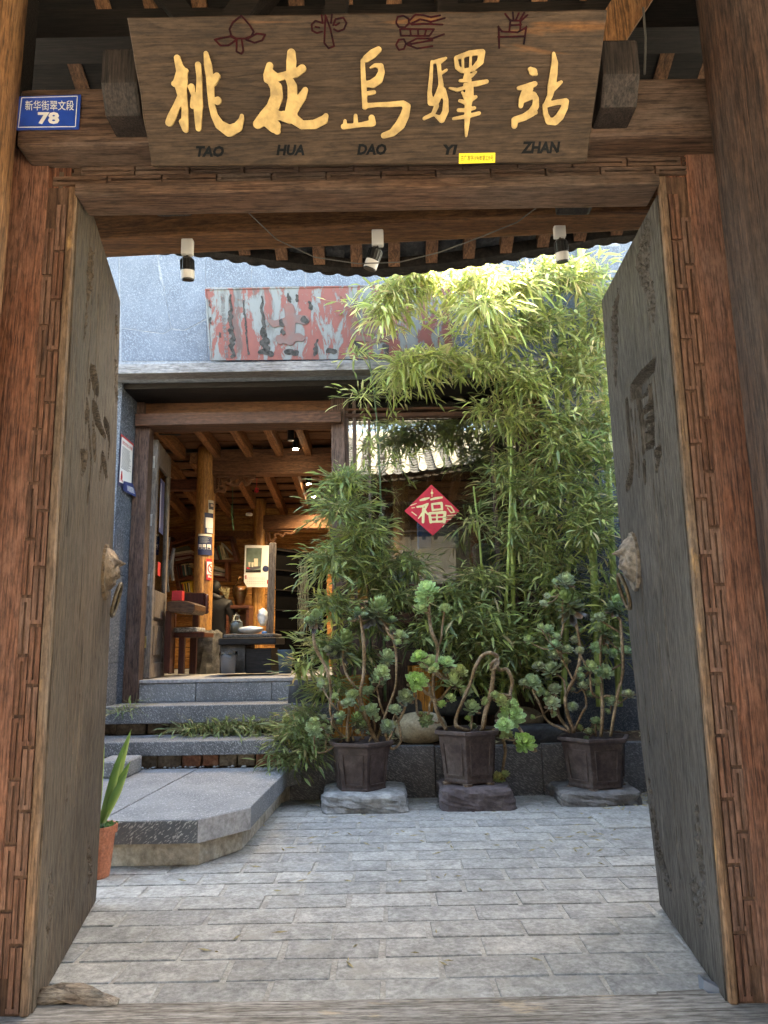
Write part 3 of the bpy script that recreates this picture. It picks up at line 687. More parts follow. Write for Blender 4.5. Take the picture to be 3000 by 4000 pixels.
    pl.add([m(x, y, .012) for x, y in ring] + [m(x * 1.02, y * 1.02, -.002) for x, y in ring] + [m(0, 0, .018)],
           [(k, (k + 1) % NN, 2 * NN) for k in range(NN)] + [(k, k + NN, (k + 1) % NN + NN, (k + 1) % NN) for k in range(NN)])
    mk = 'bronze' if side < 0 else 'bronze_pale'
    dpart(pl, 'knocker_plate', mk, d, smooth=False)
    mask = MB(); nr, nt = 18, 36; vv = []
    for i in range(nr + 1):
        for k in range(nt):
            rr_ = i / nr; t_ = 2 * math.pi * k / nt; x = rr_ * math.cos(t_); y = rr_ * math.sin(t_)
            h = .05 * (1 - rr_ ** 4) ** .6 if rr_ < 1 else 0
            g2 = lambda cx, cy, s_, a: a * math.exp(-((x - cx) ** 2 + (y - cy) ** 2) / s_)
            h += g2(.0, -.16, .07, .014) + g2(.34, .28, .03, .026) + g2(-.34, .28, .03, .026) - g2(.2, .05, .012, .016) - g2(-.2, .05, .012, .016) - g2(0, .3, .02, .012)
            h += g2(.42, -.3, .02, .018) + g2(-.42, -.3, .02, .018) + g2(0, .5, .05, .012) - g2(0, -.48, .012, .025) + g2(.0, -.66, .01, .012)
            h *= 1.0 + .25 * math.exp(-((abs(x) - .34) ** 2 + (y - .28) ** 2) / .01) - .22 * math.exp(-((abs(x) - .34) ** 2 + (y - .1) ** 2) / .008) - .3 * math.exp(-(x * x / .12 + (y + .42) ** 2 / .008))
            h += .006 * math.sin(t_ * 14 + rr_ * 9) * min(1, max(0, (rr_ - .55) * 4)) + .004 * math.sin(x * 17) * math.sin(y * 15)
            vv.append(m(x * .092, y * .118, max(.012, h + .012 * (1 - rr_))))
    mask.add(vv, [(i * nt + k, i * nt + (k + 1) % nt, (i + 1) * nt + (k + 1) % nt, (i + 1) * nt + k) for i in range(nr) for k in range(nt)])
    dpart(mask, 'lion_mask', mk, d, smooth=True)
    rg = MB(); pts = []
    for k in range(33):
        t_ = 2 * math.pi * k / 32; pts.append(m(math.sin(t_) * .062, -.075 - .085 + math.cos(t_) * .085, .062 + .02 * math.cos(t_)))
    rg.tube(pts, .0095, 10, cap=False); dpart(rg, 'knocker_ring', 'bronze_ring', d, smooth=True)
    return d
LH = at(170, 3905, 2.87); LH.z = .03
lf = [Vector((at(112, 3940, GY).x + .004, 2.776, .02)), atz(375, 3518, .02), None, None]
YL = lf[1].y; lf[2] = at(470, 1176, YL); lf[3] = Vector((ltop.x + .004, 2.776, lf[2].z + .005))
rf = [Vector((rbot.x - .004, 2.776, .02)), atz(2578, 3535, .02), None, None]
YR = rf[1].y; rf[2] = at(2350, 1174, YR); rf[3] = Vector((rtop.x - .004, 2.776, rf[2].z + .005))
c5 = zm(250, 1400, .2711); r6 = zm(2200, 800, .5424); r2z = zm(0, 3000, .904); r3z = zm(1500, 3000, .904)
T = lambda f, pts: [(*f(x, y), r_ * 1.3) for x, y, r_ in pts]
carveL = [T(c5, s) for s in [
    [(400, 200, .03), (440, 300, .05), (480, 420, .035)], [(370, 380, .02), (360, 480, .012)], [(330, 600, .012), (350, 780, .022), (320, 850, .025)],
    [(430, 700, .03), (470, 820, .04), (540, 1020, .02), (600, 1130, .012)], [(590, 920, .02), (640, 1040, .03), (660, 1220, .014), (640, 1450, .008)],
    [(420, 950, .012), (440, 1150, .03), (450, 1420, .022)], [(360, 900, .012), (380, 1300, .01), (390, 1500, .01), (360, 1900, .01), (345, 2060, .014)],
    [(250, 1350, .012), (290, 1480, .04), (265, 1640, .014)], [(330, 1400, .02), (290, 1500, .03)], [(560, 1430, .026), (590, 1530, .03), (625, 1720, .016)], [(540, 1560, .014), (520, 1730, .012)]]]
florL = [T(c5, [(740, 60, .022), (745, 240, .03), (750, 420, .03), (755, 640, .02)])] + \
        [[(355, 1010, .05), (350, 1090, .06), (345, 1150, .04)], [(340, 1190, .022), (335, 1260, .02), (330, 1320, .014)], [(455, 1240, .03), (455, 1300, .035)]] + \
        [[(196, 3420, .02), (198, 3520, .035), (190, 3620, .03)], [(345, 3310, .025), (352, 3390, .04), (348, 3440, .02)], [(262, 3080, .008), (262, 3140, .01)]]
carveR = [T(r6, s) for s in [
    [(660, 1115, .008), (640, 1180, .03), (560, 1280, .04), (500, 1340, .035), (490, 1400, .012)], [(530, 1330, .03), (570, 1600, .024), (575, 1780, .01)],
    [(625, 1290, .02), (640, 1500, .02), (640, 1700, .025), (590, 1740, .014)], [(600, 1340, .016), (560, 1380, .01)], [(620, 1440, .018), (580, 1490, .012)],
    [(620, 1540, .018), (580, 1600, .012)], [(630, 1640, .024), (585, 1680, .014)], [(455, 1430, .022), (470, 1650, .018), (495, 1850, .022), (480, 1960, .03), (455, 2035, .02)],
    [(485, 1480, .008), (505, 1700, .008), (520, 1890, .008)], [(515, 1480, .007), (545, 1950, .008)], [(580, 1870, .02), (585, 1990, .012)], [(660, 1790, .012), (690, 1770, .02), (670, 1900, .014)]]]
florR = [T(r6, s) for s in [[(600, 170, .03), (590, 280, .055), (580, 400, .07), (590, 540, .045)], [(620, 590, .03), (640, 700, .03), (650, 810, .02)],
    [(395, 640, .02), (370, 800, .04), (370, 900, .05), (370, 1050, .03), (375, 1280, .016)]]] + \
        [T(r3z, s) for s in [[(1145, 60, .02), (1175, 260, .03), (1190, 380, .045), (1230, 490, .03)], [(1350, 160, .014), (1360, 300, .02), (1370, 420, .035)], [(1350, 540, .05), (1360, 600, .055), (1370, 640, .02)], [(1380, 470, .02), (1385, 560, .02)]]]
leaf(lf, 'wood_leaf_brown', carveL, florL, (410, 2225), -1, 11)
leaf(rf, 'wood_leaf_grey', carveR, florR, (2478, 2184), 1, 12)

# ------------------------------------------------------------------ gate roof: beam, rafters, tiles
roof = thing('gate_roof', (0, 2.4, 3.3), 'dark tiled gate roof with rafters and a thick timber beam', 'roof')
EY = 4.40
def eavez(x):                      # the old eave sags in the middle
    pts = [(-1.9, 975), (-1.2, 1000), (-.75, 1040), (-.3, 1072), (0.02, 1078), (.5, 1050), (1.0, 1005), (1.55, 950), (2.2, 930)]
    for (a, pa), (c, pc) in zip(pts[:-1], pts[1:]):
        if x <= c: 
            t_ = max(0, (x - a) / (c - a)); py = pa + (pc - pa) * t_; break
    else: py = 930
    return py
def eave_pt(x):
    py = eavez(x); px = 1500
    for _ in range(8):
        p = at(px, py, EY); px += (x - p.x) * 560
    return p.z + .045
pa, pb_ = at(415, 932, 3.62), at(2470, 822, 3.42)
da = (pb_ - pa); pa2 = pa - da * .35; pb2 = pb_ + da * .35
up = Vector((0, 0, 1)); nb = Vector((-da.y, da.x, 0)).normalized()
h_ = .34; w_ = .2
b = MB(); b.hexa([pa2, pb2, pb2 + nb * w_, pa2 + nb * w_, pa2 + up * h_, pb2 + up * h_, pb2 + nb * w_ + up * h_, pa2 + nb * w_ + up * h_])
part(b, 'purlin', 'wood_purlin', roof, bevel=.02, seg=2)
# hanging wood blocks under the lintel, behind it
for pxa, pxb, py0, py1 in ((590, 735, 745, 805), (2185, 2320, 738, 800)):
    p0, p1 = at(pxa, py1, 3.2), at(pxb, py0, 3.2)
    part(MB().box(p0.x, p1.x, 3.0, 3.3, p0.z, p1.z + .12), 'tie_end', 'wood_block', roof, bevel=.02, seg=2)
RZ, RY = 4.92, 2.4
slope_z = lambda x, y: eave_pt(x) + (RZ - eave_pt(x)) * (EY - y) / (EY - RY)
xs_r = [-2.6 + .245 * i for i in range(22)]
for x in xs_r:
    part(MB().beam((x, RY, RZ - .09), (x, EY - .06, slope_z(x, EY - .06) - .035), .075, .085), 'rafter', 'wood_rafter', roof)
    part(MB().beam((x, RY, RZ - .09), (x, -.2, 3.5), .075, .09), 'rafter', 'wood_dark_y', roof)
# pan tiles (troughs) and cover tiles (humps) run down the courtyard slope
for i, x in enumerate(xs_r[:-1]):
    xm = x + .1225
    b = MB(); nseg = 16
    for k in range(nseg):                                   # overlapping concave tiles
        y0 = RY + (EY + .02 - RY) * k / nseg; y1 = RY + (EY + .02 - RY) * (k + 1.25) / nseg
        y1 = min(y1, EY + .03)
        za, zb_ = slope_z(xm, y0) + .022, slope_z(xm, y1) + .045; vv = []
        for (yy, zz) in ((y0, za), (y1, zb_)):
            for q in range(7):
                t_ = -1 + 2 * q / 6; vv.append((xm + t_ * .115, yy, zz + .045 * t_ * t_))
            for q in range(7):
                t_ = -1 + 2 * q / 6; vv.append((xm + t_ * .115, yy, zz + .045 * t_ * t_ - .012))
        b.add(vv, [(q, q + 1, 14 + q + 1, 14 + q) for q in range(6)] + [(7 + q, 21 + q, 21 + q + 1, 7 + q + 1) for q in range(6)] + [(14 + q, 14 + q + 1, 21 + q + 1, 21 + q) for q in range(6)])
    part(b, 'pan_tile_row', 'tile_under', roof)
    b = MB()
    for k in range(nseg):
        y0 = RY + (EY - RY) * k / nseg; y1 = RY + (EY - RY) * (k + 1.05) / nseg
        za, zb_ = slope_z(x, y0) + .06, slope_z(x, y1) + .078; vv = []
        for (yy, zz, rr_) in ((y0, za, .05), (y1, zb_, .06)):
            for q in range(9):
                t_ = math.pi * q / 8; vv.append((x + rr_ * math.cos(t_), yy, zz + rr_ * math.sin(t_) * 1.05))
        b.add(vv, [(q, q + 1, 9 + q + 1, 9 + q) for q in range(8)] + [tuple(range(9, 18))])
    part(b, 'cover_tile_row', 'roof_tile', roof, smooth=False)
    p = Vector((x, EY + .025, slope_z(x, EY) + .085)); b = MB()
    b.tube([p, p + Vector((0, .02, 0))], .062, 16); part(b, 'end_tile', 'roof_tile', roof)
    # scalloped drip tiles hanging along the eave (two per bay)
    for q in range(2):
        xc = x + .061 + .1225 * q; zt = slope_z(xc, EY) + .02
        prof = [(xc - .064, zt)] + [(xc + .064 * math.cos(math.pi + math.pi * k / 8), zt - .05 - .036 * math.sin(math.pi * k / 8)) for k in range(9)] + [(xc + .064, zt)]
        part(MB().prism([(u, EY - .03, v) for u, v in prof], (0, .014, 0)), 'drip_tile', 'tile_dark', roof)
# eave board and mud bed above it
b = MB(); N = 24; xs_e = [-2.6 + 5.15 * k / N for k in range(N + 1)]; vv = []
for x in xs_e:
    z = slope_z(x, EY)
    vv += [(x, EY - .085, z - .045), (x, EY - .085, z + .03), (x, EY - .032, z + .005), (x, EY - .032, z - .06)]
b.add(vv, [(4 * k + a, 4 * k + (a + 1) % 4, 4 * k + 4 + (a + 1) % 4, 4 * k + 4 + a) for k in range(N) for a in range(4)])
part(b, 'eave_board', 'tile_dark', roof)
b = MB(); b.hexa([(-2.7, RY, RZ - .16), (2.6, RY, RZ - .16), (2.6, 3.7, slope_z(2.2, 3.7) - .1), (-2.7, 3.7, slope_z(-2.2, 3.7) - .1), (-2.7, RY, RZ - .145), (2.6, RY, RZ - .145), (2.6, 3.7, slope_z(2.2, 3.7) - .085), (-2.7, 3.7, slope_z(-2.2, 3.7) - .085)])
part(b, 'dark_void_sheet', 'wood_dark', roof)  # dark sheet added under the rear slope to keep the void black
# ridge with pierced fan tiles
part(MB().box(-2.7, 2.6, RY - .09, RY + .09, RZ - .05, RZ + .1), 'ridge_base', 'roof_tile', roof, bevel=.02)
for rr_ in range(2):
    for k in range(26):
        xc = -2.55 + .2 * k + .1 * rr_; z0 = RZ + .1 + .085 * rr_; b = MB(); pts = []
        for q in range(9):
            t_ = math.pi * q / 8; pts.append((xc + .1 * math.cos(t_), RY, z0 + .09 * math.sin(t_)))
        b.tube(pts, .013, 6); part(b, 'ridge_fan_tile', 'roof_tile', roof)
part(MB().box(-2.7, 2.6, RY - .07, RY + .07, RZ + .275, RZ + .34), 'ridge_cap', 'roof_tile', roof, bevel=.02)
# street-side slope and boarding
b = MB(); b.hexa([(-4.2, -.3, 3.55), (4.2, -.3, 3.55), (4.2, RY, RZ - .04), (-4.2, RY, RZ - .04), (-4.2, -.3, 3.61), (4.2, -.3, 3.61), (4.2, RY, RZ + .02), (-4.2, RY, RZ + .02)])
part(b, 'street_slope', 'tile_dark', roof)  # overhang drawn out low, out of view, to darken the gate front
for sgn in (-1, 1):                 # roof carries on over the neighbouring rooms
    xa, xb = (-4.2, -2.62) if sgn < 0 else (2.6, 4.2); ze = slope_z(-2.3 if sgn < 0 else 2.3, EY)
    b = MB(); b.hexa([(xa, RY, RZ - .04), (xb, RY, RZ - .04), (xb, EY, ze), (xa, EY, ze), (xa, RY, RZ + .02), (xb, RY, RZ + .02), (xb, EY, ze + .06), (xa, EY, ze + .06)])
    part(b, 'side_slope', 'roof_tile', roof)
# king post and braces in the dark above the beam
for a, c, w in [((-1.0, 3.0, 3.75), (-.35, 2.95, 4.7), .12), ((-.55, 3.05, 3.75), (-1.15, 3.0, 4.6), .1), ((.75, 3.0, 3.75), (1.35, 2.95, 4.7), .12), ((-2.2, 3.1, 4.3), (2.2, 3.1, 4.3), .16), ((-.2, 2.9, 4.0), (-.15, 2.9, 4.7), .1), ((.35, 3.0, 3.7), (.35, 3.0, 4.7), .1)]:
    part(MB().beam(a, c, w, w, (0, 1, 0)), 'brace', 'wood_dark', roof)
b = MB(); q = [at(2150, 300, 2.9), at(2330, 300, 2.9), at(2560, 60, 2.9), at(2500, 20, 2.9)]
part(MB().beam(at(2275, 300, 2.86), at(2640, -260, 2.86), .16, .03, (0, 1, 0)), 'brace', 'wood_column_warm', roof)
part(MB().tube([at(2513, 30, 2.8), at(2522, 150, 2.8), at(2518, 290, 2.8)], .005, 6), 'wire', 'cable_grey', roof)

# ------------------------------------------------------------------ the signboard
sg = [at(495, 66, 2.30), at(2373, 36, 2.30), at(2292, 634, 2.565), at(592, 650, 2.565)]
so = (sg[0] + sg[1] + sg[2] + sg[3]) / 4
sn = (sg[1] - sg[0]).cross(sg[3] - sg[0]).normalized()
if sn.y > 0: sn = -sn
sign = thing('signboard', (sg[2] + sg[3]) / 2, 'dark wooden name board with five gold characters above the gateway', 'signboard')
NB = 46; rr = random.Random(4); edge = []
for a, c in ((sg[0], sg[1]), (sg[1], sg[2]), (sg[2], sg[3]), (sg[3], sg[0])):
    kk = 18 if (c - a).length > 1 else 6
    for i in range(kk): edge.append(a.lerp(c, i / kk) + (Vector((rr.uniform(-1, 1), 0, rr.uniform(-1, 1))) * .0025 if i else Vector()))
part(MB().prism(edge, -sn * .055), 'board', 'wood_sign', sign, bevel=.004, seg=1)
def smap(zf, h0=0.0):
    return lambda x, y, h: onplane(*zf(x, y), so, sn) + sn * (h + h0)
s6, s7 = zm(500, 0, .6028), zm(1400, 0, .6028)
chars = [(s6, [[(322, 378, 20), (335, 430, 24), (352, 470, 36), (345, 530, 46), (350, 590, 34), (362, 650, 26), (372, 700, 20), (372, 780, 22), (378, 846, 16)],
  [(345, 640, 26), (315, 700, 24), (288, 758, 28), (272, 795, 26)], [(352, 790, 18), (372, 840, 16)], [(378, 462, 17)], [(305, 545, 20)],
  [(414, 566, 22), (428, 625, 12), (446, 660, 24)], [(457, 422, 19), (465, 500, 17), (464, 600, 20), (458, 690, 30), (458, 780, 22), (460, 836, 17)], [(432, 640, 22), (424, 690, 18)],
  [(508, 348, 14), (520, 420, 24), (533, 500, 24), (538, 580, 23), (545, 680, 20), (562, 750, 22), (598, 812, 30), (660, 850, 38), (712, 826, 32), (738, 775, 16), (740, 752, 12)],
  [(578, 495, 22), (558, 545, 16)], [(580, 655, 28), (556, 650, 14)]]),
 (s6, [[(1060, 345, 26), (1060, 400, 32), (1058, 460, 30)], [(920, 428, 22), (905, 490, 26), (902, 520, 20)], [(925, 480, 30), (965, 508, 26), (1030, 488, 24), (1090, 480, 26), (1130, 447, 26)],
  [(930, 530, 28), (962, 570, 38), (966, 630, 40), (938, 700, 40), (892, 760, 44), (845, 805, 32)], [(890, 770, 40), (950, 820, 42), (968, 852, 22)], [(935, 750, 40), (1000, 752, 26)],
  [(1042, 505, 22), (1066, 560, 30), (1068, 640, 32), (1054, 720, 34), (1072, 770, 34), (1130, 812, 28), (1210, 808, 30), (1268, 780, 28), (1284, 752, 16)],
  [(1150, 585, 18), (1128, 630, 28), (1098, 680, 28), (1080, 722, 22)], [(1012, 755, 34), (1050, 770, 34)]]),
 (s7, [[(130, 325, 20), (95, 350, 28), (52, 383, 24), (28, 400, 12)], [(28, 398, 14), (32, 500, 16), (38, 600, 17), (42, 696, 17)],
  [(78, 442, 6), (108, 426, 12), (144, 432, 19), (150, 470, 21), (130, 520, 28), (92, 545, 28), (48, 548, 18)], [(50, 610, 14), (102, 600, 13)],
  [(45, 688, 16), (120, 681, 14), (200, 680, 17), (290, 672, 18), (314, 692, 24), (300, 750, 29), (270, 810, 32), (220, 862, 24), (165, 880, 19)],
  [(-95, 822, 18), (-40, 818, 15), (20, 810, 15), (80, 802, 22)], [(-86, 784, 10), (-86, 812, 14)], [(-18, 752, 12), (-16, 800, 15)], [(86, 766, 20), (94, 800, 20)]]),
 (s7, [[(475, 402, 9), (470, 500, 12), (460, 600, 14), (468, 668, 20), (500, 668, 20), (530, 604, 22)], [(482, 406, 10), (530, 398, 17), (566, 380, 8)],
  [(520, 420, 14), (525, 480, 12), (535, 550, 16), (524, 606, 24), (500, 660, 24)], [(536, 478, 9), (570, 456, 8)], [(545, 590, 22), (566, 650, 16), (564, 722, 20), (538, 776, 22), (500, 752, 9)],
  [(505, 690, 16), (482, 742, 13), (425, 770, 11)], [(630, 382, 12), (640, 440, 15), (668, 464, 13), (740, 452, 14), (788, 402, 22), (800, 342, 20), (720, 348, 17), (632, 378, 13)],
  [(675, 372, 8), (676, 450, 8)], [(726, 366, 8), (724, 440, 8)], [(705, 470, 16), (700, 506, 22), (735, 490, 12), (762, 468, 6)], [(658, 526, 10), (720, 522, 12)],
  [(690, 552, 12), (760, 546, 18), (830, 531, 13)], [(590, 574, 7), (640, 586, 12), (690, 570, 12)], [(722, 560, 22), (715, 620, 30), (710, 680, 22), (705, 760, 19), (700, 830, 14), (697, 884, 7)],
  [(672, 600, 8), (690, 640, 8)], [(655, 655, 10), (700, 668, 16), (760, 630, 10)], [(648, 716, 12), (700, 716, 12), (750, 702, 11)], [(615, 771, 9), (700, 757, 14), (780, 736, 12)]]),
 (s7, [[(1112, 452, 16), (1130, 468, 26), (1150, 484, 10)], [(1036, 574, 13), (1090, 565, 20), (1140, 546, 17)], [(1108, 580, 22), (1074, 604, 22), (1056, 645, 18), (1050, 690, 14)],
  [(1060, 655, 16), (1130, 620, 23), (1148, 642, 18), (1145, 690, 22), (1120, 732, 26), (1070, 762, 23), (1012, 780, 22), (1008, 818, 18)], [(1130, 722, 20), (1146, 732, 13)],
  [(1262, 348, 9), (1270, 410, 20), (1262, 480, 24), (1250, 560, 26), (1240, 620, 18), (1212, 680, 15)], [(1262, 570, 22), (1310, 535, 11)],
  [(1208, 684, 17), (1280, 666, 17), (1340, 660, 20), (1332, 700, 22), (1300, 760, 26), (1270, 788, 26), (1232, 790, 21), (1210, 740, 16), (1204, 690, 14)]])]
for zf, stx in chars:
    part(blob(stx, 7.0, smap(zf), .011), 'gold_character', 'gold', sign)
r = 6.0
emb = [(s6, [[(735, 102, r), (680, 145, r), (658, 190, r), (670, 232, r), (700, 250, r), (760, 250, r), (800, 235, r), (815, 205, r), (790, 165, r), (735, 102, r)], [(562, 258, r), (610, 246, r), (665, 236, r), (705, 258, r), (650, 295, r), (600, 296, r), (562, 258, r)],
   [(890, 225, r), (835, 218, r), (765, 258, r), (820, 278, r), (870, 262, r), (890, 225, r)], [(705, 262, r), (703, 335, r), (735, 350, r), (748, 330, r), (738, 262, r)]]),
 (s6, [[(1280, 100, r), (1272, 280, r), (1300, 314, r), (1336, 300, r), (1312, 190, r), (1284, 110, r)], [(1260, 150, r), (1215, 135, r), (1190, 160, r), (1194, 200, r), (1225, 215, r), (1258, 205, r)], [(1255, 100, r), (1262, 150, r)], [(1322, 95, r), (1316, 150, r)],
   [(1330, 165, r), (1345, 125, r), (1395, 115, r), (1416, 150, r), (1400, 190, r), (1360, 205, r), (1335, 190, r)], [(1345, 165, r), (1370, 150, r)], [(1215, 175, r), (1240, 180, r)]]),
 (s7, [[(245, 140, r), (255, 110, r), (290, 102, r), (325, 122, r), (328, 152, r), (300, 178, r), (262, 176, r), (245, 150, r)], [(335, 130, r), (370, 95, r), (420, 98, r), (470, 112, r), (530, 100, r)], [(340, 155, r), (400, 125, r), (470, 142, r), (560, 118, r)], [(345, 160, r), (420, 155, r), (545, 160, r)],
   [(270, 190, r), (275, 232, r), (460, 234, r), (490, 190, r), (280, 188, r)], [(335, 190, r), (340, 230, r)], [(385, 190, r), (388, 230, r)], [(440, 190, r), (430, 230, r)],
   [(245, 290, r), (262, 258, r), (295, 255, r), (308, 285, r), (295, 318, r), (262, 325, r), (245, 295, r)], [(320, 280, r), (380, 250, r), (480, 250, r), (555, 222, r)], [(320, 290, r), (400, 275, r), (480, 262, r)], [(320, 292, r), (380, 315, r), (480, 300, r)]]),
 (s7, [[(908, 172, r), (912, 312, r)], [(905, 175, r), (930, 205, r), (1030, 210, r), (1085, 180, r)], [(1088, 172, r), (1072, 285, r)], [(905, 240, r), (1078, 236, r)], [(985, 130, r), (978, 200, r)], [(950, 90, r), (985, 135, r), (1055, 135, r), (1095, 98, r)], [(1000, 80, r), (1005, 130, r)], [(1040, 85, r), (1020, 130, r)], [(1075, 82, r), (1045, 132, r)], [(985, 165, r), (1055, 160, r)], [(1050, 140, r), (1048, 200, r)]])]
for zf, stx in emb: part(blob(stx, 4.5, smap(zf), .0025), 'emblem', 'ink_red', sign)
def sign_txt(s, pxa, pxb, pya, pyb, name, mt, bold, shear=0.0, h=.0025):
    f = lambda x, y, hh: onplane((pxa + pxb) / 2 + x, (pya + pyb) / 2 - y, so, sn) + sn * hh
    part(text_mb(s, f, pxb - pxa, pyb - pya, 0, 0, bold, h, shear), name, mt, sign)
for s, a, b_, c, d in (('TAO', 766, 876, 570, 614), ('HUA', 1080, 1190, 565, 608), ('DAO', 1395, 1510, 562, 606), ('YI', 1730, 1787, 565, 605), ('ZHAN', 2034, 2188, 553, 600)):
    sign_txt(s, a, b_, c, d, 'pinyin_lettering', 'ink_black', .045, .18, .004)
card = [onplane(*p, so, sn) for p in ((1793, 600), (1934, 597), (1933, 636), (1792, 640))]
part(MB().prism([p + sn * .003 for p in card], sn * .002), 'yellow_label', 'yellow_card', sign)
sign_txt('古广准字(19)年第229号', 1799, 1927, 607, 632, 'label_lettering', 'ink_black', .0, 0, .0062)

# ------------------------------------------------------------------ address plate
pc = [at(77, 381, 2.613), at(318, 374, 2.613), at(309, 506, 2.613), at(62, 509, 2.613)]
pl = thing('address_plate', (pc[2] + pc[3]) / 2, 'blue enamel street number plate reading 78 on the gate beam', 'address plate')
part(MB().prism(pc, (0, -.006, 0)), 'plate', 'enamel_blue', pl)
cen = (pc[0] + pc[1] + pc[2] + pc[3]) / 4; ins = lambda p, k: cen + (p - cen) * k + Vector((0, -.0075, 0))
b = MB()
ex = (pc[1] - pc[0]).normalized(); ey = (pc[0] - pc[3]).normalized()
for i in range(4):
    a, c = ins(pc[i], .9), ins(pc[(i + 1) % 4], .9); b.beam(a, c, .003, .001, (0, 1, 0))
part(b, 'white_border', 'enamel_white', pl)
f = lambda x, y, h: onplane(x, y, cen + Vector((0, -.0075, 0)), Vector((0, 1, 0))) + Vector((0, -h, 0))
tx = lambda s, xa, xb, ya, yb, bold: part(text_mb(s, lambda x, y, h: f((xa + xb) / 2 + x, (ya + yb) / 2 - y, h), xb - xa, yb - ya, 0, 0, bold, .001), 'lettering', 'enamel_white', pl)
tx('新华街翠文段', 99, 289, 393, 432, .006); tx('78', 148, 232, 438, 486, .045)

# ------------------------------------------------------------------ spot lamps on the beam, and the slack cable
def spot(px, py, dx, lab):
    p = at(px, py, 3.56)
    t_ = thing('spot_lamp', p, lab, 'spot lamp', 'spot lamps on the gate beam')
    a = Vector((dx * .02, .03, -.03))
    b = MB(); b.box(p.x - .032, p.x + .032, p.y - .012, p.y + .028, p.z - .05, p.z + .042); part(b, 'base', 'lamp_white', t_, bevel=.008, seg=2)
    q = p + Vector((dx * .01, .01, -.072)); part(MB().tube([p + Vector((0, .008, -.05)), q], .006, 8), 'stem', 'cable_grey', t_)
    d = Vector((dx * .42, .25, -1)).normalized(); e = q - d * .0
    b = MB(); b.tube([e - d * .012, e, e + d * .06], [.022, .034, .036], 20); part(b, 'head', 'lamp_black', t_)
    b = MB()
    for k in range(14):
        tt = 2 * math.pi * k / 14; o = d.orthogonal().normalized(); o2 = d.cross(o); rr_ = (o * math.cos(tt) + o2 * math.sin(tt)) * .0365
        b.beam(e + rr_ + d * .004, e + rr_ + d * .056, .004, .004)
    part(b, 'cooling_fin', 'lamp_black', t_)
    part(MB().tube([e + d * .0605, e + d * .104], [.0365, .0365], 20), 'white_band', 'lamp_white', t_)
    part(MB().tube([e + d * .1045, e + d * .112], [.034, .033], 20), 'lens_rim', 'lamp_black', t_)
spot(731, 962, .0, 'spot lamp with pale base nearest the left door')
spot(1475, 925, -.9, 'middle spot lamp tilted sideways under the gate beam')
spot(2186, 893, .25, 'spot lamp nearest the right door, in front of the bamboo')
b = MB(); cp = [(918, 752, 3.35), (970, 830, 3.4), (1080, 935, 3.45), (1230, 1005, 3.48), (1400, 1030, 3.5), (1560, 1024, 3.5), (1720, 985, 3.48), (1880, 925, 3.45), (2020, 868, 3.42), (2110, 800, 3.36)]
b.tube([at(*c) for c in cp], .003, 6); solo(b, 'cable', 'cable_grey', 'thin slack cable looping under the gate beam', 'cable', smooth=True)

# ------------------------------------------------------------------ things on the threshold
p0, p1 = atz(150, 3905, .03), atz(468, 3905, .02)
b = MB(); n = 14; path = []
for k in range(9):
    t_ = k / 8; path.append(p0.lerp(p1, t_) + Vector((0, .02 * math.sin(t_ * 5), .012 * math.sin(t_ * 4))))
b.tube(path, [.028, .034, .033, .034, .03, .031, .028, .025, .015], n)
for v in b.v: v += Vector((U(-.004, .004), U(-.008, .008), U(-.009, .009)))
for v in b.v: v.z = max(v.z, .004)
solo(b, 'wood_chock', 'wood_chock', 'split weathered log lying behind the threshold by the left door', 'log', smooth=True)
a0 = atz(2752, 3884, .004); a1 = atz(2850, 3890, .004)
b = MB(); b.add([(a0.x, a0.y, .004), (a1.x, a1.y - .02, .004), (a1.x, a1.y + .04, .004), (a0.x, a0.y + .05, .004), (a0.x, a0.y, .052), (a1.x, a1.y - .02, .018), (a1.x, a1.y + .04, .018), (a0.x, a0.y + .05, .052)],
      [(0, 3, 2, 1), (4, 5, 6, 7), (0, 1, 5, 4), (1, 2, 6, 5), (2, 3, 7, 6), (3, 0, 4, 7)])
solo(b, 'door_wedge', 'wedge_grey', 'grey plastic wedge at the foot of the right door', 'door wedge', bevel=.004, seg=2)
solo(MB().beam(atz(2570, 3888, .012), atz(2760, 3878, .012), .035, .012), 'wood_sliver', 'wood_threshold', 'thin wooden sliver lying beside the grey wedge', 'stick', bevel=.003)

# ------------------------------------------------------------------ the house
hs = thing('stone_house', (-0.6, 7.2, 0), 'house of chiselled blue stone and dark timber behind the courtyard', 'house')
FY = 6.80
def rect(px0, px1, py0, py1, Y0, Y1, mt, name, bevel=.004, seg=1, par=None):
    a, c = at(px0, (py0 + py1) / 2, Y0), at(px1, (py0 + py1) / 2, Y0); z1 = at((px0 + px1) / 2, py0, Y0).z; z0 = at((px0 + px1) / 2, py1, Y0).z
    b = MB().box(a.x, c.x, Y0, Y1, z0, z1); return (part if par is None else dpart)(b, name, mt, par or hs, bevel=bevel, seg=seg)
def fslab(poly, Y=FY, mt='stone_facade', th=.028, dz=0.0):
    P = [at(x, y, Y) for x, y in poly]; c = sum(P, Vector()) / len(P)
    P = [p + (c - p).normalized() * .0015 + Vector((0, dz, 0)) for p in P]
    part(MB().prism(P, (0, th, 0)), 'facade_slab', mt, hs)
for xa, xb, zt in ((-4.6, .7, 5.75), (.7, 2.46, 5.48), (2.46, 4.4, 5.75)): part(MB().box(xa, xb, FY + .004, 7.25, 3.93, zt), 'backing_wall', 'joint', hs)  # middle run kept low to let sun through to the bamboo
for xa, xb, zt in ((-4.6, .7, 7.2), (2.46, 4.4, 7.4)): part(MB().box(xa, xb, FY + .001, 7.25, 5.755, max(zt, 5.76)), 'sun_block_wall', 'cement', hs)  # unseen; height and gap shaped to shade the court and light the bamboo
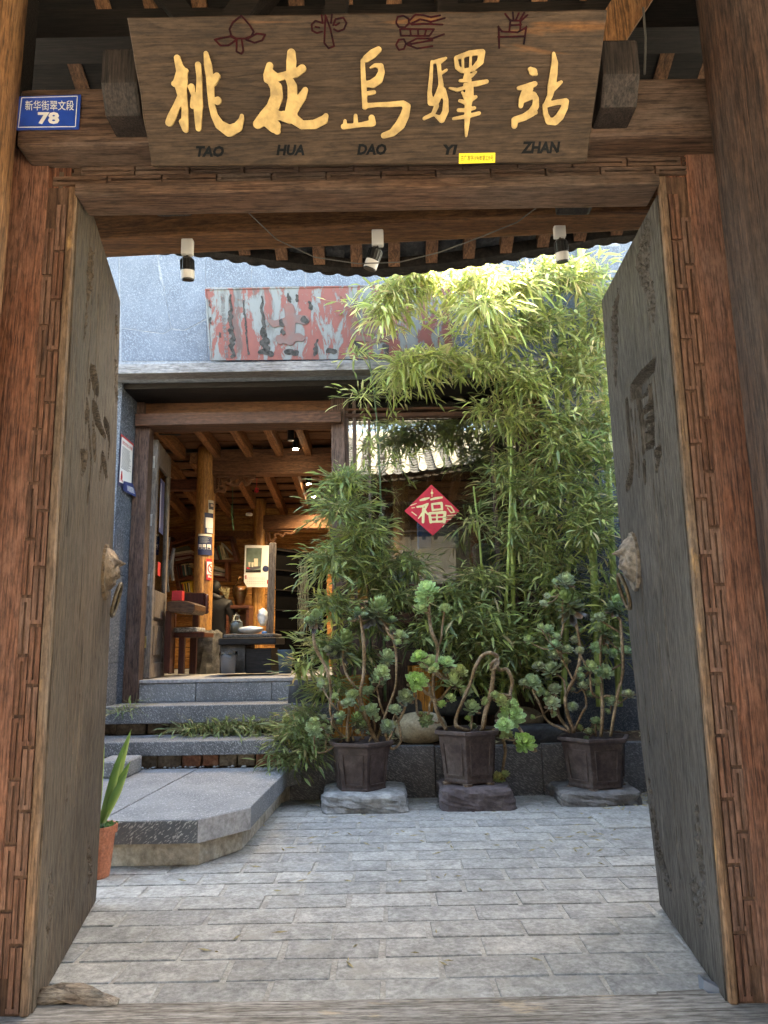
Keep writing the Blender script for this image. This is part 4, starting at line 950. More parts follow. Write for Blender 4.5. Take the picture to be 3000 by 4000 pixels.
for poly in [[(250, 930), (462, 930), (466, 1410), (250, 1410)],
             [(464, 930), (606, 930), (622, 1085), (640, 1125), (668, 1284), (640, 1303), (474, 1280)], [(608, 930), (672, 930), (662, 1080), (640, 1120)],
             [(674, 930), (802, 930), (804, 1245), (722, 1290), (670, 1282), (642, 1125)], [(474, 1283), (638, 1306), (668, 1288), (722, 1293), (806, 1250), (812, 1410), (474, 1410)],
             [(804, 930), (980, 930), (982, 1122), (804, 1122)], [(984, 930), (1190, 930), (1192, 1118), (984, 1120)], [(1194, 930), (1420, 930), (1420, 1116), (1196, 1118)], [(1422, 930), (1760, 930), (1760, 1110), (1424, 1116)],
             [(808, 1126), (1400, 1126), (1400, 1410), (812, 1410)], [(1404, 1122), (1780, 1116), (1780, 1410), (1404, 1410)],
             [(1764, 962), (2060, 962), (2062, 1230), (1784, 1230)], [(1784, 1234), (2062, 1234), (2064, 1410), (1784, 1410)], [(2064, 962), (2420, 962), (2420, 1220), (2066, 1225)], [(2066, 1228), (2420, 1224), (2420, 1410), (2068, 1410)], [(2424, 930), (2900, 930), (2900, 1410), (2424, 1410)]]:
    fslab(poly, dz=U(-.001, .001))
# stone to the right of the window
part(MB().box(1.7, 4.4, 7.0, 7.4, .0, 3.93), 'backing_wall', 'rock_black', hs)
xs_ = [1.66, 2.35, 3.0, 3.7]; zs_ = [.2, .95, 1.75, 2.5, 3.2, 3.93]
for i in range(3):
    for k in range(5):
        part(MB().box(xs_[i] + .003, xs_[i + 1] - .003, 6.968 + U(-.004, .004), 7.0, zs_[k] + .003, zs_[k + 1] - .003), 'facade_slab', 'stone_side', hs)
# the return wall at the left of the door recess
XS = at(528, 1900, 7.36).x
for (y0, y1, z0, z1) in [(6.86, 7.36, .76, 1.15), (6.86, 7.36, 1.156, 2.0), (6.86, 7.36, 2.006, 3.0), (6.86, 7.36, 3.006, 3.92)]:
    part(MB().box(XS - .03, XS + U(-.003, .003), y0, y1, z0, z1), 'facade_slab', 'stone_side', hs)
part(MB().box(-4.6, XS - .031, 6.86, 7.4, .0, 3.92), 'left_pier', 'stone_side', hs)
# ledge board and the timbers below it
lz0, lz1 = at(1100, 1449, 6.64).z, at(1100, 1411, 6.64).z
xe0, xe1 = -3.6, at(2128, 1430, 6.64).x
part(MB().box(xe0, xe1, 6.64, 7.0, lz0, lz1), 'ledge', 'wood_ledge', hs, bevel=.006, seg=2)
part(MB().box(XS, xe1, 6.9, 7.6, lz0 - .06, lz0 - .002), 'soffit', 'wood_dark', hs)
rect(528, 1320, 1478, 1518, 7.30, 7.5, 'wood_house', 'head_rail')
rect(560, 1296, 1517, 1612, 7.345, 7.4, 'wood_house_panel', 'over_door_panel')
rect(527, 566, 1517, 1612, 7.30, 7.42, 'wood_house_z', 'panel_stile'); rect(1291, 1318, 1517, 1612, 7.30, 7.42, 'wood_house_z', 'panel_stile')
rect(527, 1333, 1608, 1655, 7.19, 7.45, 'wood_house', 'door_lintel', .008, 2)
p0, p1 = at(500, 2250, 7.27).x, at(558, 2250, 7.27).x
part(MB().box(p0, p1, 7.27, 7.42, .758, at(540, 1655, 7.3).z), 'door_post', 'wood_house_z', hs, bevel=.006, seg=2)
p2, p3_ = at(1296, 2100, 7.27).x, at(1350, 2100, 7.27).x
part(MB().box(p2, p3_, 7.27, 7.42, .5, lz0 - .06), 'door_post', 'wood_house_z', hs, bevel=.006, seg=2)
# ---- window
win = part(MB().box(p3_, at(2080, 1700, 7.3).x, 7.28, 7.40, at(1700, 1500, 7.28).z, lz0 - .06), 'window', 'wood_house', hs)
wx = lambda px: at(px, 1900, 7.3).x
wz = lambda py: at(1700, py, 7.3).z
for (a, c) in [(1350, 1362), (1379, 1393), (1440, 1450), (1926, 1940), (1988, 2002)]:
    dpart(MB().box(wx(a), wx(c), 7.30, 7.345, wz(2437), wz(1535)), 'window_bar', 'wood_house_z', win, bevel=.003)
for (a, c) in [(1532, 1545), (1590, 1598), (1610, 1626), (2280, 2292), (2352, 2364)]:
    dpart(MB().box(wx(1350), wx(2035), 7.296 if a > 2000 else 7.292, 7.349, wz(c), wz(a)), 'window_rail', 'wood_house', win, bevel=.003)
dpart(MB().box(wx(2035), wx(2082), 7.27, 7.42, .5, wz(1500)), 'window_post', 'wood_house_z', win, bevel=.006)
dpart(MB().box(wx(1345), wx(2090), 7.24, 7.42, wz(2440), wz(2388)), 'window_sill', 'wood_house', win, bevel=.008)
dpart(MB().box(wx(1350), wx(2035), 7.36, 7.366, wz(2388), wz(1626)), 'pane', 'glass_window', win)
dpart(MB().box(wx(1350), wx(2035), 7.36, 7.366, wz(1610), wz(1540)), 'pane', 'glass_window', win)
xx = wx(1345)
while xx < wx(2085):
    dpart(MB().box(xx + .002, xx + .16, 7.30 + U(-.003, .003), 7.36, .42, wz(2441)), 'wainscot_board', 'wood_house_z', win); xx += .162
dpart(MB().box(wx(1345), wx(2085), 7.375, 7.42, .4, wz(2425)), 'wainscot_backing', 'wood_dark', win)
# bamboo blind behind the glass
bl = MB(); z = wz(1632)
while z > wz(1830): bl.box(wx(1350), wx(2030), 7.45, 7.453, z - .0055, z); z -= .0145
part(bl, 'bamboo_blind', 'blind', hs, kind='stuff')

part(MB().box(-4.5, 1.7, 7.37, 7.6, -.05, .74), 'foundation', 'rock_black', hs)
# ---- the room
FZ = .975
part(MB().box(-4.2, 2.6, 7.42, 12.0, .8, FZ - .002), 'room_floor', 'smooth_patch', hs)
for k in range(16):
    z0 = FZ + .005 + k * .165; part(MB().box(-4.1, 2.5, 11.7 + U(-.006, .006), 11.78, z0, z0 + .158), 'wall_plank', 'wood_plank', hs, bevel=.006)
    part(MB().box(-4.12, -4.04 + U(-.005, .005), 7.45, 11.7, z0, z0 + .158), 'wall_plank', 'wood_plank', hs, bevel=.006)
part(MB().box(2.45, 2.55, 7.4, 11.8, .9, 4.2), 'room_wall', 'wood_dark', hs)
part(MB().box(-4.3, -4.13, 7.4, 11.8, .9, 4.2), 'room_wall', 'wood_dark', hs)
part(MB().box(-4.3, 2.6, 11.79, 12.0, .9, 4.2), 'room_wall', 'wood_dark', hs)
cz = lambda y: 3.80 - .035 * (y - 7.5) if y < 9.2 else 3.70 - .13 * (y - 9.2)
jx = [at(p, 1690, 8.34).x for p in (400, 515, 639, 790, 926, 1055, 1178, 1310)]
jx += [jx[-1] + .38 * k for k in range(1, 10)]
for x in jx:
    part(MB().hexa([(x - .045, 7.5, cz(7.5)), (x + .045, 7.5, cz(7.5)), (x + .045, 9.15, cz(9.15)), (x - .045, 9.15, cz(9.15)), (x - .045, 7.5, cz(7.5) + .16), (x + .045, 7.5, cz(7.5) + .16), (x + .045, 9.15, cz(9.15) + .16), (x - .045, 9.15, cz(9.15) + .16)]), 'joist', 'wood_joist', hs, bevel=.006)
    x2 = x + .12
    part(MB().hexa([(x2 - .045, 9.25, cz(9.25)), (x2 + .045, 9.25, cz(9.25)), (x2 + .045, 11.7, cz(11.7)), (x2 - .045, 11.7, cz(11.7)), (x2 - .045, 9.25, cz(9.25) + .16), (x2 + .045, 9.25, cz(9.25) + .16), (x2 + .045, 11.7, cz(11.7) + .16), (x2 - .045, 11.7, cz(11.7) + .16)]), 'joist', 'wood_joist', hs, bevel=.006)
for i in range(14):
    y0 = 7.44 + i * .31; ym = y0 + .155
    part(MB().box(-4.2, 2.5, y0, y0 + .3, cz(ym) + .175, cz(ym) + .2), 'ceiling_board', 'wood_inbeam', hs)
part(MB().box(-4.6, 4.4, 7.25, 12.2, 4.05, 4.2), 'roof_deck', 'cement', hs)
X1 = at(796, 2200, 9.2).x; RC1 = 37 / ppm(Vector((X1, 9.2, 2)))
log('wood_log', X1, 9.2, RC1, FZ, 3.9, 21, 'column', hs, 28, .003)
X2 = at(1011, 2250, 11.2).x; RC2 = 25 / ppm(Vector((X2, 11.2, 2)))
log('wood_log', X2, 11.2, RC2, FZ, 3.6, 22, 'column', hs, 24, .003)
log('wood_log', at(1565, 1900, 9.2).x, 9.2, .11, FZ, 3.9, 23, 'column', hs, 24, .003)
part(MB().box(X1 + .06, 2.4, 9.13, 9.3, at(1000, 1853, 9.13).z, 3.86), 'tie_beam', 'wood_inbeam', hs, bevel=.01)
part(MB().box(-4.1, X1 - .06, 9.5, 9.62, at(700, 1914, 9.5).z, at(700, 1872, 9.5).z), 'painted_rail', 'wood_shelf', hs, bevel=.008)
part(MB().box(X2 + .04, 2.4, 11.13, 11.3, at(1150, 2066, 11.13).z, at(1150, 2010, 11.13).z), 'tie_beam', 'wood_inbeam', hs, bevel=.01)
za, zb_ = at(800, 2106, 11.5).z, at(800, 2076, 11.5).z
hb = MB().box(-4.0, X2, 11.52, 11.6, za, zb_); x = -4.0
while x < X2 - .1:
    for k in range(3):
        hb.beam((x, 11.515, za + .015 + k * .03), (x + .07, 11.515, za + .06 + k * .03), .02, .012, (0, 1, 0)); hb.beam((x + .08, 11.515, za + .07 + k * .03), (x + .14, 11.515, za + .02 + k * .03), .02, .012, (0, 1, 0))
    x += .16
part(hb, 'herringbone_rail', 'wood_joist', hs)
r7 = zm(400, 1600, .5425)
def fretwork(strokes, Y, res, mt='wood_inbeam'):
    part(blob(strokes, res, lambda x, y, h: at(*r7(x, y), Y) + Vector((0, -h, 0)), .05), 'carved_bracket', mt, hs)
fretwork([[(812, 478, 10), (1100, 478, 10)], [(815, 478, 10), (815, 600, 8)], [(845, 500, 6), (845, 560, 6), (870, 560, 6), (870, 510, 6), (900, 510, 6)], [(850, 590, 9), (880, 590, 9), (890, 560, 9), (870, 545, 8), (900, 530, 8), (930, 545, 9), (935, 515, 8), (960, 500, 8)],
           [(940, 550, 9), (980, 545, 9), (1000, 510, 9), (1030, 520, 9), (1035, 545, 8), (1060, 535, 8), (1070, 505, 8), (1095, 500, 8)], [(815, 600, 8), (840, 580, 8)], [(905, 505, 7), (940, 495, 7), (1000, 495, 7)]], 9.2, 6)
fretwork([[(1175, 872, 8), (1395, 872, 8)], [(1180, 872, 8), (1185, 965, 7)], [(1205, 890, 6), (1205, 940, 7), (1230, 950, 8), (1250, 925, 7), (1240, 900, 6), (1275, 895, 7), (1300, 915, 7), (1320, 890, 6), (1360, 895, 7), (1385, 885, 6)]], 11.2, 6)
# ---- the open leaf of the house door
n0, n1 = at(617, 1745, 7.46), at(584, 2634, 7.46); n1.z = FZ + .01
f0, f1 = at(669, 1800, 8.25), at(641, 2630, 8.25); f1.z = FZ + .01; n0.z = f0.z = at(617, 1700, 7.46).z - .05
dn = (f1 - n1).cross(n0 - n1).normalized()
if dn.x < 0: dn = -dn
lm = lambda u, v, h: n1.lerp(f1, u).lerp(n0.lerp(f0, u), v) + dn * h
Ld = (f1 - n1).length; Hd = n0.z - n1.z
def lp(u0, u1, v0, v1, h0, h1): return MB().hexa([lm(u0, v0, h0), lm(u1, v0, h0), lm(u1, v1, h0), lm(u0, v1, h0), lm(u0, v0, h1), lm(u1, v0, h1), lm(u1, v1, h1), lm(u0, v1, h1)])
dl = part(lp(0, .12, 0, 1, -.07, 0), 'door_leaf', 'wood_leaf_door', hs, bevel=.004)
dpart(lp(.88, 1, 0, 1, -.05, 0), 'stile', 'wood_leaf_door', dl, bevel=.004)
dpart(lp(.122, .878, .9, 1, -.05, -.002), 'top_rail', 'wood_leaf_door', dl, bevel=.004)
dpart(lp(.122, .878, .245, .36, -.05, .006), 'middle_rail', 'wood_leaf_door', dl, bevel=.006)
dpart(lp(.122, .878, 0, .06, -.05, -.002), 'bottom_rail', 'wood_leaf_door', dl, bevel=.004)
dpart(lp(.122, .878, .06, .245, -.04, -.02), 'lower_panel', 'wood_leaf_door', dl)
dpart(lp(.25, .75, .09, .215, -.02, -.008), 'raised_field', 'wood_leaf_door', dl, bevel=.008)
dpart(lp(.122, .878, .36, .9, -.028, -.022), 'door_glass', 'glass_door', dl)
dpart(lp(.4, .7, .62, .86, -.021, -.02), 'door_sticker', 'paper_blue', dl)
dpart(lp(.43, .46, .64, .84, -.0198, -.0192), 'sticker_print', 'paper_white', dl)
dpart(lp(.42, .6, .43, .49, -.021, -.02), 'door_sticker', 'paper_red', dl)
for y, mt in ((1805, 'steel_hinge'), (2032, 'steel_hinge'), (2266, 'steel_hinge'), (2508, 'brass_hinge')):
    xa = 583 - (y - 1805) * .047
    a, c = at(xa, y - 23, 7.452), at(xa + 21, y + 23, 7.452)
    hg = MB().box(a.x, c.x, 7.448, 7.452, c.z, a.z); hg.tube([(a.x, 7.446, c.z), (a.x, 7.446, a.z)], .006, 8)
    dpart(hg, 'hinge', mt, dl)
part(MB().beam(at(620, 1696, 7.5), at(706, 1699, 7.6), .012, .012), 'door_stay', 'lamp_black', hs)

# ---- flat paper helpers
def quadmap(TL, TR, BR, BL, off):
    return lambda u, v, h: TL.lerp(TR, u).lerp(BL.lerp(BR, u), v) + off * h
def sheet(qm, u0, u1, v0, v1, h, n=1):
    b = MB(); vv = []; 
    for i in range(n + 1):
        u = u0 + (u1 - u0) * i / n; vv += [qm(u, v0, h), qm(u, v1, h)]
    b.add(vv, [(2 * i, 2 * i + 2, 2 * i + 3, 2 * i + 1) for i in range(n)]); return b
def qtext(qm, s, u0, u1, v0, v1, h, bold=.02):
    return text_mb(s, lambda x, y, hh: qm((u0 + u1) / 2 + x, (v0 + v1) / 2 - y, hh), u1 - u0, v1 - v0, 0, 0, bold, h)
# fire-safety notice on the return wall, with the loose blue sheet under it
nx = Vector((1, 0, 0)); pw = Vector((XS + .006, 7, 2)); z4 = zm(440, 1650, .2034)
qp = [onplane(*z4(x, y), pw, nx) for x, y in ((158, 215), (402, 415), (365, 1330), (100, 1200))]
nt_ = thing('notice_poster', qp[3], 'white fire safety notice with 119 on the stone return wall', 'poster')
qm = quadmap(*qp, nx)
part(sheet(qm, 0, 1, 0, 1, 0), 'backing', 'paper_navy', nt_); part(sheet(qm, .0, 1, 0, .06, .001), 'red_header', 'paper_red', nt_)
part(sheet(qm, .07, .94, .045, .93, .002), 'white_field', 'paper_white', nt_)
part(qtext(qm, '消防安全公示牌', .12, .9, .1, .17, .003, .02), 'title', 'paper_red', nt_)
ln = MB()
for k in range(17):
    v = .22 + k * .026; s_ = sheet(qm, .14, .9 - U(0, .22), v, v + .009, .003); ln.add(s_.v, s_.f)
part(ln, 'printed_line', 'print_dark', nt_)
part(qtext(qm, '119', .1, .32, .86, .915, .003, .03), 'number', 'paper_red', nt_)
part(blob([[(.2, .74, .045)], [(.2, .79, .06), (.2, .81, .07)]], .02, lambda x, y, h: qm(x, y, .003 + h), .0005), 'fire_emblem', 'paper_red', nt_)
bq = [onplane(*z4(x, y), pw, nx) for x, y in ((188, 1120), (368, 1180), (383, 1440), (180, 1310))]
nb_ = thing('blue_leaflet', bq[3], 'loose curling blue leaflet hanging below the fire notice', 'leaflet')
qb = quadmap(*bq, nx)
part(sheet(lambda u, v, h: qb(u, v, h + .012 + .03 * u * v), 0, 1, 0, 1, 0, 6), 'sheet', 'paper_blue', nb_)
ln = MB()
for k in range(5):
    v = .35 + k * .1; s_ = sheet(lambda u, v_, h: qb(u, v_, h + .012 + .03 * u * v_), .3, .9, v, v + .04, .002, 4); ln.add(s_.v, s_.f)
part(ln, 'printed_line', 'paper_white', nb_)

# ------------------------------------------------------------------ red plaque on the ledge
z2 = zm(780, 1100, .5847)
pq = [at(803, 1131, 6.60), at(1775, 1110, 6.60), at(1772, 1398, 6.72), at(824, 1406, 6.72)]
pn = (pq[1] - pq[0]).cross(pq[3] - pq[0]).normalized()
if pn.y > 0: pn = -pn
plq = thing('plaque', pq[3], 'old flaking red and grey plaque with raised characters on the ledge', 'plaque')
part(MB().prism(pq, -pn * .04), 'board', 'plaque_paint', plq, bevel=.004)
fr = MB()
for i in range(4): fr.beam(pq[i] + pn * .002, pq[(i + 1) % 4] + pn * .002, .012, .012, pn)
part(fr, 'rim', 'plaque_paint', plq)
pm = lambda x, y, h: onplane(*z2(x, y), pq[0], pn) + pn * h
for grow, th_, mt_ in ((0, .012, 'plaque_char'),): part(blob([[(x_, y_, r_ + grow) for x_, y_, r_ in st_] for st_ in [[(580, 165, 18), (600, 180, 34), (608, 260, 34), (606, 330, 32), (604, 400, 28)], [(465, 262, 12), (500, 285, 22), (560, 270, 24), (640, 250, 24), (700, 258, 32)], [(530, 382, 24), (580, 392, 26), (660, 370, 26), (682, 380, 22)], [(540, 400, 20)]]], 9, pm, th_), 'raised_character' if not grow else 'character_outline', mt_, plq)
for grow, th_, mt_ in ((0, .012, 'plaque_char'),): part(blob([[(x_, y_, r_ + grow) for x_, y_, r_ in st_] for st_ in [[(1040, 170, 22), (1060, 200, 16)], [(1025, 260, 18), (1050, 250, 18)], [(1030, 300, 20), (1020, 330, 18), (1035, 375, 22)], [(1035, 378, 20), (1110, 385, 16), (1180, 400, 16), (1255, 375, 20)], [(1110, 200, 20), (1100, 330, 16)], [(1170, 190, 14), (1180, 340, 16)], [(1110, 240, 14), (1230, 235, 14)], [(1110, 285, 14), (1235, 280, 14)], [(1110, 335, 16), (1235, 330, 16)]]], 9, pm, th_), 'raised_character' if not grow else 'character_outline', mt_, plq)
for x0, y0, x1, y1, w0, w1 in ((205, 95, 212, 330, 9, 22), (212, 330, 222, 500, 22, 16), (290, 130, 308, 300, 8, 10), (308, 300, 328, 490, 9, 8), (415, 100, 425, 330, 10, 24), (425, 330, 440, 440, 26, 34), (400, 470, 485, 478, 26, 24), (580, 470, 655, 475, 26, 22), (592, 85, 600, 130, 10, 14), (650, 90, 655, 130, 8, 12), (735, 140, 745, 185, 10, 14), (690, 250, 705, 262, 18, 22), (785, 380, 770, 490, 8, 16), (850, 462, 915, 468, 22, 18), (1040, 400, 1060, 440, 14, 26), (1050, 470, 1130, 470, 36, 30), (1240, 430, 1255, 480, 18, 20), (550, 330, 560, 352, 12, 14), (545, 265, 548, 290, 14, 16), (65, 120, 68, 180, 5, 6), (70, 240, 72, 280, 8, 6), (135, 340, 138, 370, 5, 8)):
    stx = [[]]
    for k in range(14):
        t_ = k / 13; stx[0].append((x0 + (x1 - x0) * t_ + U(-1, 1) * (w0 + (w1 - w0) * t_) * .6, y0 + (y1 - y0) * t_ + U(-8, 8), (w0 + (w1 - w0) * t_) * U(.3, .85)))
    part(blob(stx, 6, pm, .0125 if 530 < x0 < 720 and 200 < y0 < 400 else .006), 'run_off_stain', 'stain', plq)
s1 = '大清光緒陸年庚辰歲季冬月上浣穀旦'; s2 = '貢生于兆元立'
for i, ch in enumerate(s1):
    y = 88 + i * 27.2; x = 150 + 30 * i / 15
    part(text_mb(ch, lambda a, b_, h: pm(x + a, y - b_, h), 28, 24, 0, 0, .02, .004), 'inscription', 'tile_under', plq)
for i, ch in enumerate(s2):
    y = 366 + i * 27; x = 204 + 2 * i
    part(text_mb(ch, lambda a, b_, h: pm(x + a, y - b_, h), 26, 23, 0, 0, .02, .004), 'inscription', 'tile_under', plq)

# ------------------------------------------------------------------ the red lucky diamond on the window
fc = [at(1685, 1893, 7.34), at(1795, 1996, 7.34), at(1691, 2091, 7.34), at(1580, 1996, 7.34)]
fu = thing('fortune_diamond', fc[2], 'red paper diamond with a cream character stuck on the window', 'paper diamond')
part(MB().prism(fc, (0, .003, 0)), 'sheet', 'fu_red', fu)
zw = zm(1330, 1580, .4641); fm = lambda x, y, h: at(*zw(x, y), 7.3385) + Vector((0, -h, 0))
part(blob([[(672, 806, 8), (710, 796, 12), (748, 786, 5)], [(645, 862, 8), (690, 856, 10), (735, 836, 8), (700, 900, 10), (655, 960, 4)], [(698, 880, 12), (695, 990, 11)], [(715, 900, 10), (735, 925, 6)],
           [(762, 800, 8), (800, 790, 11), (855, 782, 8)], [(770, 838, 9), (776, 890, 9)], [(772, 838, 8), (850, 830, 11), (856, 884, 9)], [(776, 888, 8), (852, 882, 8)], [(748, 918, 11), (760, 990, 12)], [(750, 916, 10), (880, 908, 12), (872, 985, 14)], [(760, 988, 9), (872, 984, 9)], [(812, 918, 7), (812, 985, 7)], [(762, 952, 6), (870, 946, 6)]], 6, fm, .001), 'fortune_character', 'fu_gold', fu)
fg = [[(770, 745, 11)], [(770, 715, 3), (770, 735, 3)], [(770, 760, 3), (770, 775, 3)], [(885, 850, 5), (930, 860, 7), (960, 905, 5), (930, 910, 5), (900, 870, 4)], [(590, 850, 3), (640, 832, 3)], [(600, 905, 4), (640, 935, 4)], [(900, 935, 3), (970, 930, 3)], [(895, 955, 4)], [(860, 1030, 3), (872, 1015, 3)], [(880, 970, 3), (930, 965, 3)], [(600, 870, 3), (625, 868, 3)]]
part(blob(fg, 4, fm, .0008), 'ornament_print', 'fu_gold', fu)

# ------------------------------------------------------------------ furniture and small things in the doorway
rI = zm(640, 2040, .2893)
def P(x, y, Y): return at(*rI(x, y), Y)
def ibox(x0, x1, y0, y1, Y0, Y1):
    a, c = P(x0, (y0 + y1) / 2, Y0), P(x1, (y0 + y1) / 2, Y0); return MB().box(a.x, c.x, Y0, Y1, P((x0 + x1) / 2, y1, Y0).z, P((x0 + x1) / 2, y0, Y0).z)
def ibar(x0, y0, x1, y1, th, Y, dep):
    a, c = P(x0, y0, Y + dep / 2), P(x1, y1, Y + dep / 2); return MB().beam(a, c, th / ppm(a) * .2893, dep, (0, 1, 0))
bs = thing('bookshelf', P(560, 960, 11.3), 'slanting red-brown bookshelf against the plank wall', 'bookshelf')
for (a, b_, c, d, th) in [(95, 200, 235, 940, 44), (110, 312, 400, 226, 36), (165, 560, 400, 512, 36), (215, 790, 400, 745, 40), (660, 222, 930, 222, 40), (925, 200, 995, 545, 46), (660, 535, 1000, 535, 36), (868, 552, 868, 800, 40), (660, 785, 885, 785, 36), (660, 770, 725, 950, 46), (400, 200, 660, 200, 40), (380, 520, 680, 530, 36), (380, 760, 680, 785, 36)]:
    part(ibar(a, b_, c, d, th, 11.2, .26), 'shelf_board', 'wood_shelf', bs, bevel=.004)
cols = {'dark': (0.02, 0.02, 0.025), 'teal': (0.05, 0.12, 0.13), 'maroon': (0.12, 0.02, 0.02), 'white': (0.6, 0.57, 0.5), 'cream': (0.62, 0.52, 0.32), 'yellow': (0.6, 0.42, 0.05), 'green': (0.06, 0.16, 0.08), 'olive': (0.09, 0.1, 0.07), 'red': (0.4, 0.03, 0.03), 'black': (0.012, 0.012, 0.014), 'pink': (0.42, 0.3, 0.28)}
for k, v in cols.items(): plain('book_' + k, v, .55, .08)
BK = {}; CN = {'pink': 'dusty pink', 'olive': 'thick olive'}
MULTI = {c + w_ for c, w_ in (('white', 'lying in the pile on the upper left shelf'), ('pink', 'lying in the pile on the upper left shelf'), ('dark', 'standing upright on the middle left shelf'), ('maroon', 'standing upright on the middle left shelf'), ('teal', 'standing upright on the middle left shelf'),
  ('cream', 'lying on top of the upright books at middle left'), ('black', 'standing upright on the lowest left shelf'), ('yellow', 'standing upright on the lowest left shelf'), ('white', 'leaning over on the upper right shelf'), ('cream', 'leaning over on the upper right shelf'), ('white', 'in the sloping pile on the lower right shelf'))}
def book(x0, y0, x1, y1, th, col, where, Y=11.24):
    key = col + where; BK[key] = BK.get(key, 0) + 1; k_ = BK[key]
    cn = CN.get(col, col); ordw = '' if key not in MULTI else ('leftmost ', 'second ', 'third ', 'fourth ')[k_ - 1] if 'pile' not in where else ('upper ', 'lower ')[k_ - 1]
    solo(ibar(x0, y0, x1, y1, th, Y, .17), 'book', 'book_' + col, '%s%s book %s' % (ordw, cn, where), 'book', 'books on the slanting shelf', bevel=.002)
w = 'lying in the pile on the upper left shelf'
book(160, 395, 345, 345, 46, 'olive', w); book(150, 432, 390, 395, 22, 'white', w); book(158, 458, 388, 425, 22, 'pink', w); book(162, 484, 388, 450, 20, 'maroon', w); book(166, 508, 388, 474, 20, 'pink', w); book(168, 532, 388, 498, 20, 'white', w)
w = 'standing upright on the middle left shelf'
for k in range(10): book(222 + 16 * k, 755 - 5 * k, 196 + 17 * k, 606 - 5 * k, 14, ['dark', 'maroon', 'black', 'maroon', 'teal', 'teal', 'white', 'teal', 'dark', 'teal'][k], w)
book(250, 585, 395, 565, 18, 'cream', 'lying on top of the upright books at middle left'); book(345, 605, 400, 595, 14, 'cream', 'lying on top of the upright books at middle left')
w = 'standing upright on the lowest left shelf'
for k in range(8): book(272 + 16 * k, 945, 250 + 17 * k, 838 - 3 * k, 13, ['black', 'red', 'yellow', 'dark', 'yellow', 'black', 'white', 'yellow'][k], w)
book(250, 832, 385, 805, 20, 'yellow', 'lying on top of the lowest left shelf')
w = 'leaning over on the upper right shelf'
for k, c in enumerate(['red', 'white', 'white', 'maroon', 'green', 'cream', 'cream']): book(692 + 24 * k, 512, 640 + 26 * k, 380 - 12 * k, 16, c, w)
book(860, 480, 790, 285, 16, 'cream', w); book(945, 450, 800, 290, 12, 'white', w); book(812, 500, 950, 500, 22, 'cream', 'lying flat on the upper right shelf')
w = 'in the sloping pile on the lower right shelf'
for k, c in enumerate(['cream', 'white', 'olive', 'pink', 'white', 'maroon']): book(690, 600 + 27 * k, 850, 650 + 20 * k, 16, c, w)
# calendar on the far column
cq = [P(1095, 308, 10.98), P(1447, 313, 10.98), P(1424, 877, 10.98), P(1080, 874, 10.98)]
cal = thing('wall_calendar', cq[3], 'white hanging calendar with a tea set picture on the far column', 'calendar')
part(MB().prism(cq, (0, .006, 0)), 'sheet', 'paper_white', cal)
cp_ = lambda x, y, h: P(x, y, 10.978) + Vector((0, -h, 0))
quad = lambda pts, h: MB().add([cp_(x, y, h) for x, y in pts], [tuple(range(len(pts)))])
part(quad([(1116, 346), (1325, 348), (1310, 678), (1104, 678)], 0), 'picture', 'print_photo', cal)
part(quad([(1108, 620), (1180, 600), (1305, 590), (1300, 620), (1180, 650), (1108, 648)], .001), 'picture_tray', 'print_dark', cal)
part(quad([(1104, 655), (1200, 648), (1310, 640), (1310, 678), (1104, 678)], .001), 'picture_table', 'wood_black', cal)
for q_ in ([(1218, 490), (1272, 490), (1268, 595), (1220, 597)], [(1140, 540), (1172, 540), (1164, 602), (1146, 602)], [(1182, 542), (1216, 542), (1207, 605), (1188, 605)]): part(quad(q_, .002), 'picture_cup', 'paper_cream', cal)
part(blob([[(1130, 618, 12), (1155, 624, 8)]], 4, lambda x, y, h: cp_(x, y, .0025 + h), .0005), 'picture_flower', 'fu_red', cal)
part(blob([[(1375, 628, 42)]], 8, lambda x, y, h: cp_(x, y, h), .001), 'round_picture', 'paper_navy', cal)
for q_ in ([(1100, 715), (1116, 715), (1115, 768), (1100, 768)], [(1393, 780), (1409, 780), (1408, 832), (1393, 832)]): part(quad(q_, .001), 'red_seal', 'paper_red', cal)
ln = MB()
for v in (748, 764, 800, 828):
    for k in range(10): s_ = quad([(1120 + 26 * k, v), (1136 + 26 * k, v), (1136 + 26 * k, v + 5), (1120 + 26 * k, v + 5)], .001); ln.add(s_.v, s_.f)
part(ln, 'date_print', 'carton_grey', cal)
# papers pasted round the near column
def wrap(x0, x1, y0, y1, mt, name, par, h=.003, zf=rI):
    b = MB(); vv = []; n = 10
    for i in range(n + 1):
        x = x0 + (x1 - x0) * i / n
        for y in (y0, y1):
            p = at(*zf(x, y), 9.07); dx = max(-RC1 * .97, min(RC1 * .97, p.x - X1)); vv.append((X1 + dx, 9.2 - math.sqrt((RC1 * 1.03 + h) ** 2 - dx * dx), p.z))
    b.add(vv, [(2 * i, 2 * i + 2, 2 * i + 3, 2 * i + 1) for i in range(n)]); return part(b, name, mt, par)
def wtext(s, x0, x1, y0, y1, mt, par, h=.006):
    def f(x, y, hh):
        p = P(x, y, 9.07); dx = max(-RC1 * .97, min(RC1 * .97, p.x - X1)); return Vector((X1 + dx, 9.2 - math.sqrt((RC1 * 1.03 + h) ** 2 - dx * dx), p.z))
    part(text_mb(s, lambda x, y, hh: f((x0 + x1) / 2 + x, (y0 + y1) / 2 - y, hh), x1 - x0, y1 - y0, 0, 0, .02, 0), 'lettering', mt, par)
nav = thing('navy_poster', (X1, 9.05, P(540, 440, 9.07).z), 'navy poster with three small portraits pasted on the near column', 'poster')
wrap(455, 632, 155, 440, 'paper_navy', 'sheet', nav); wrap(462, 632, 157, 185, 'paper_cream', 'header', nav, .004)
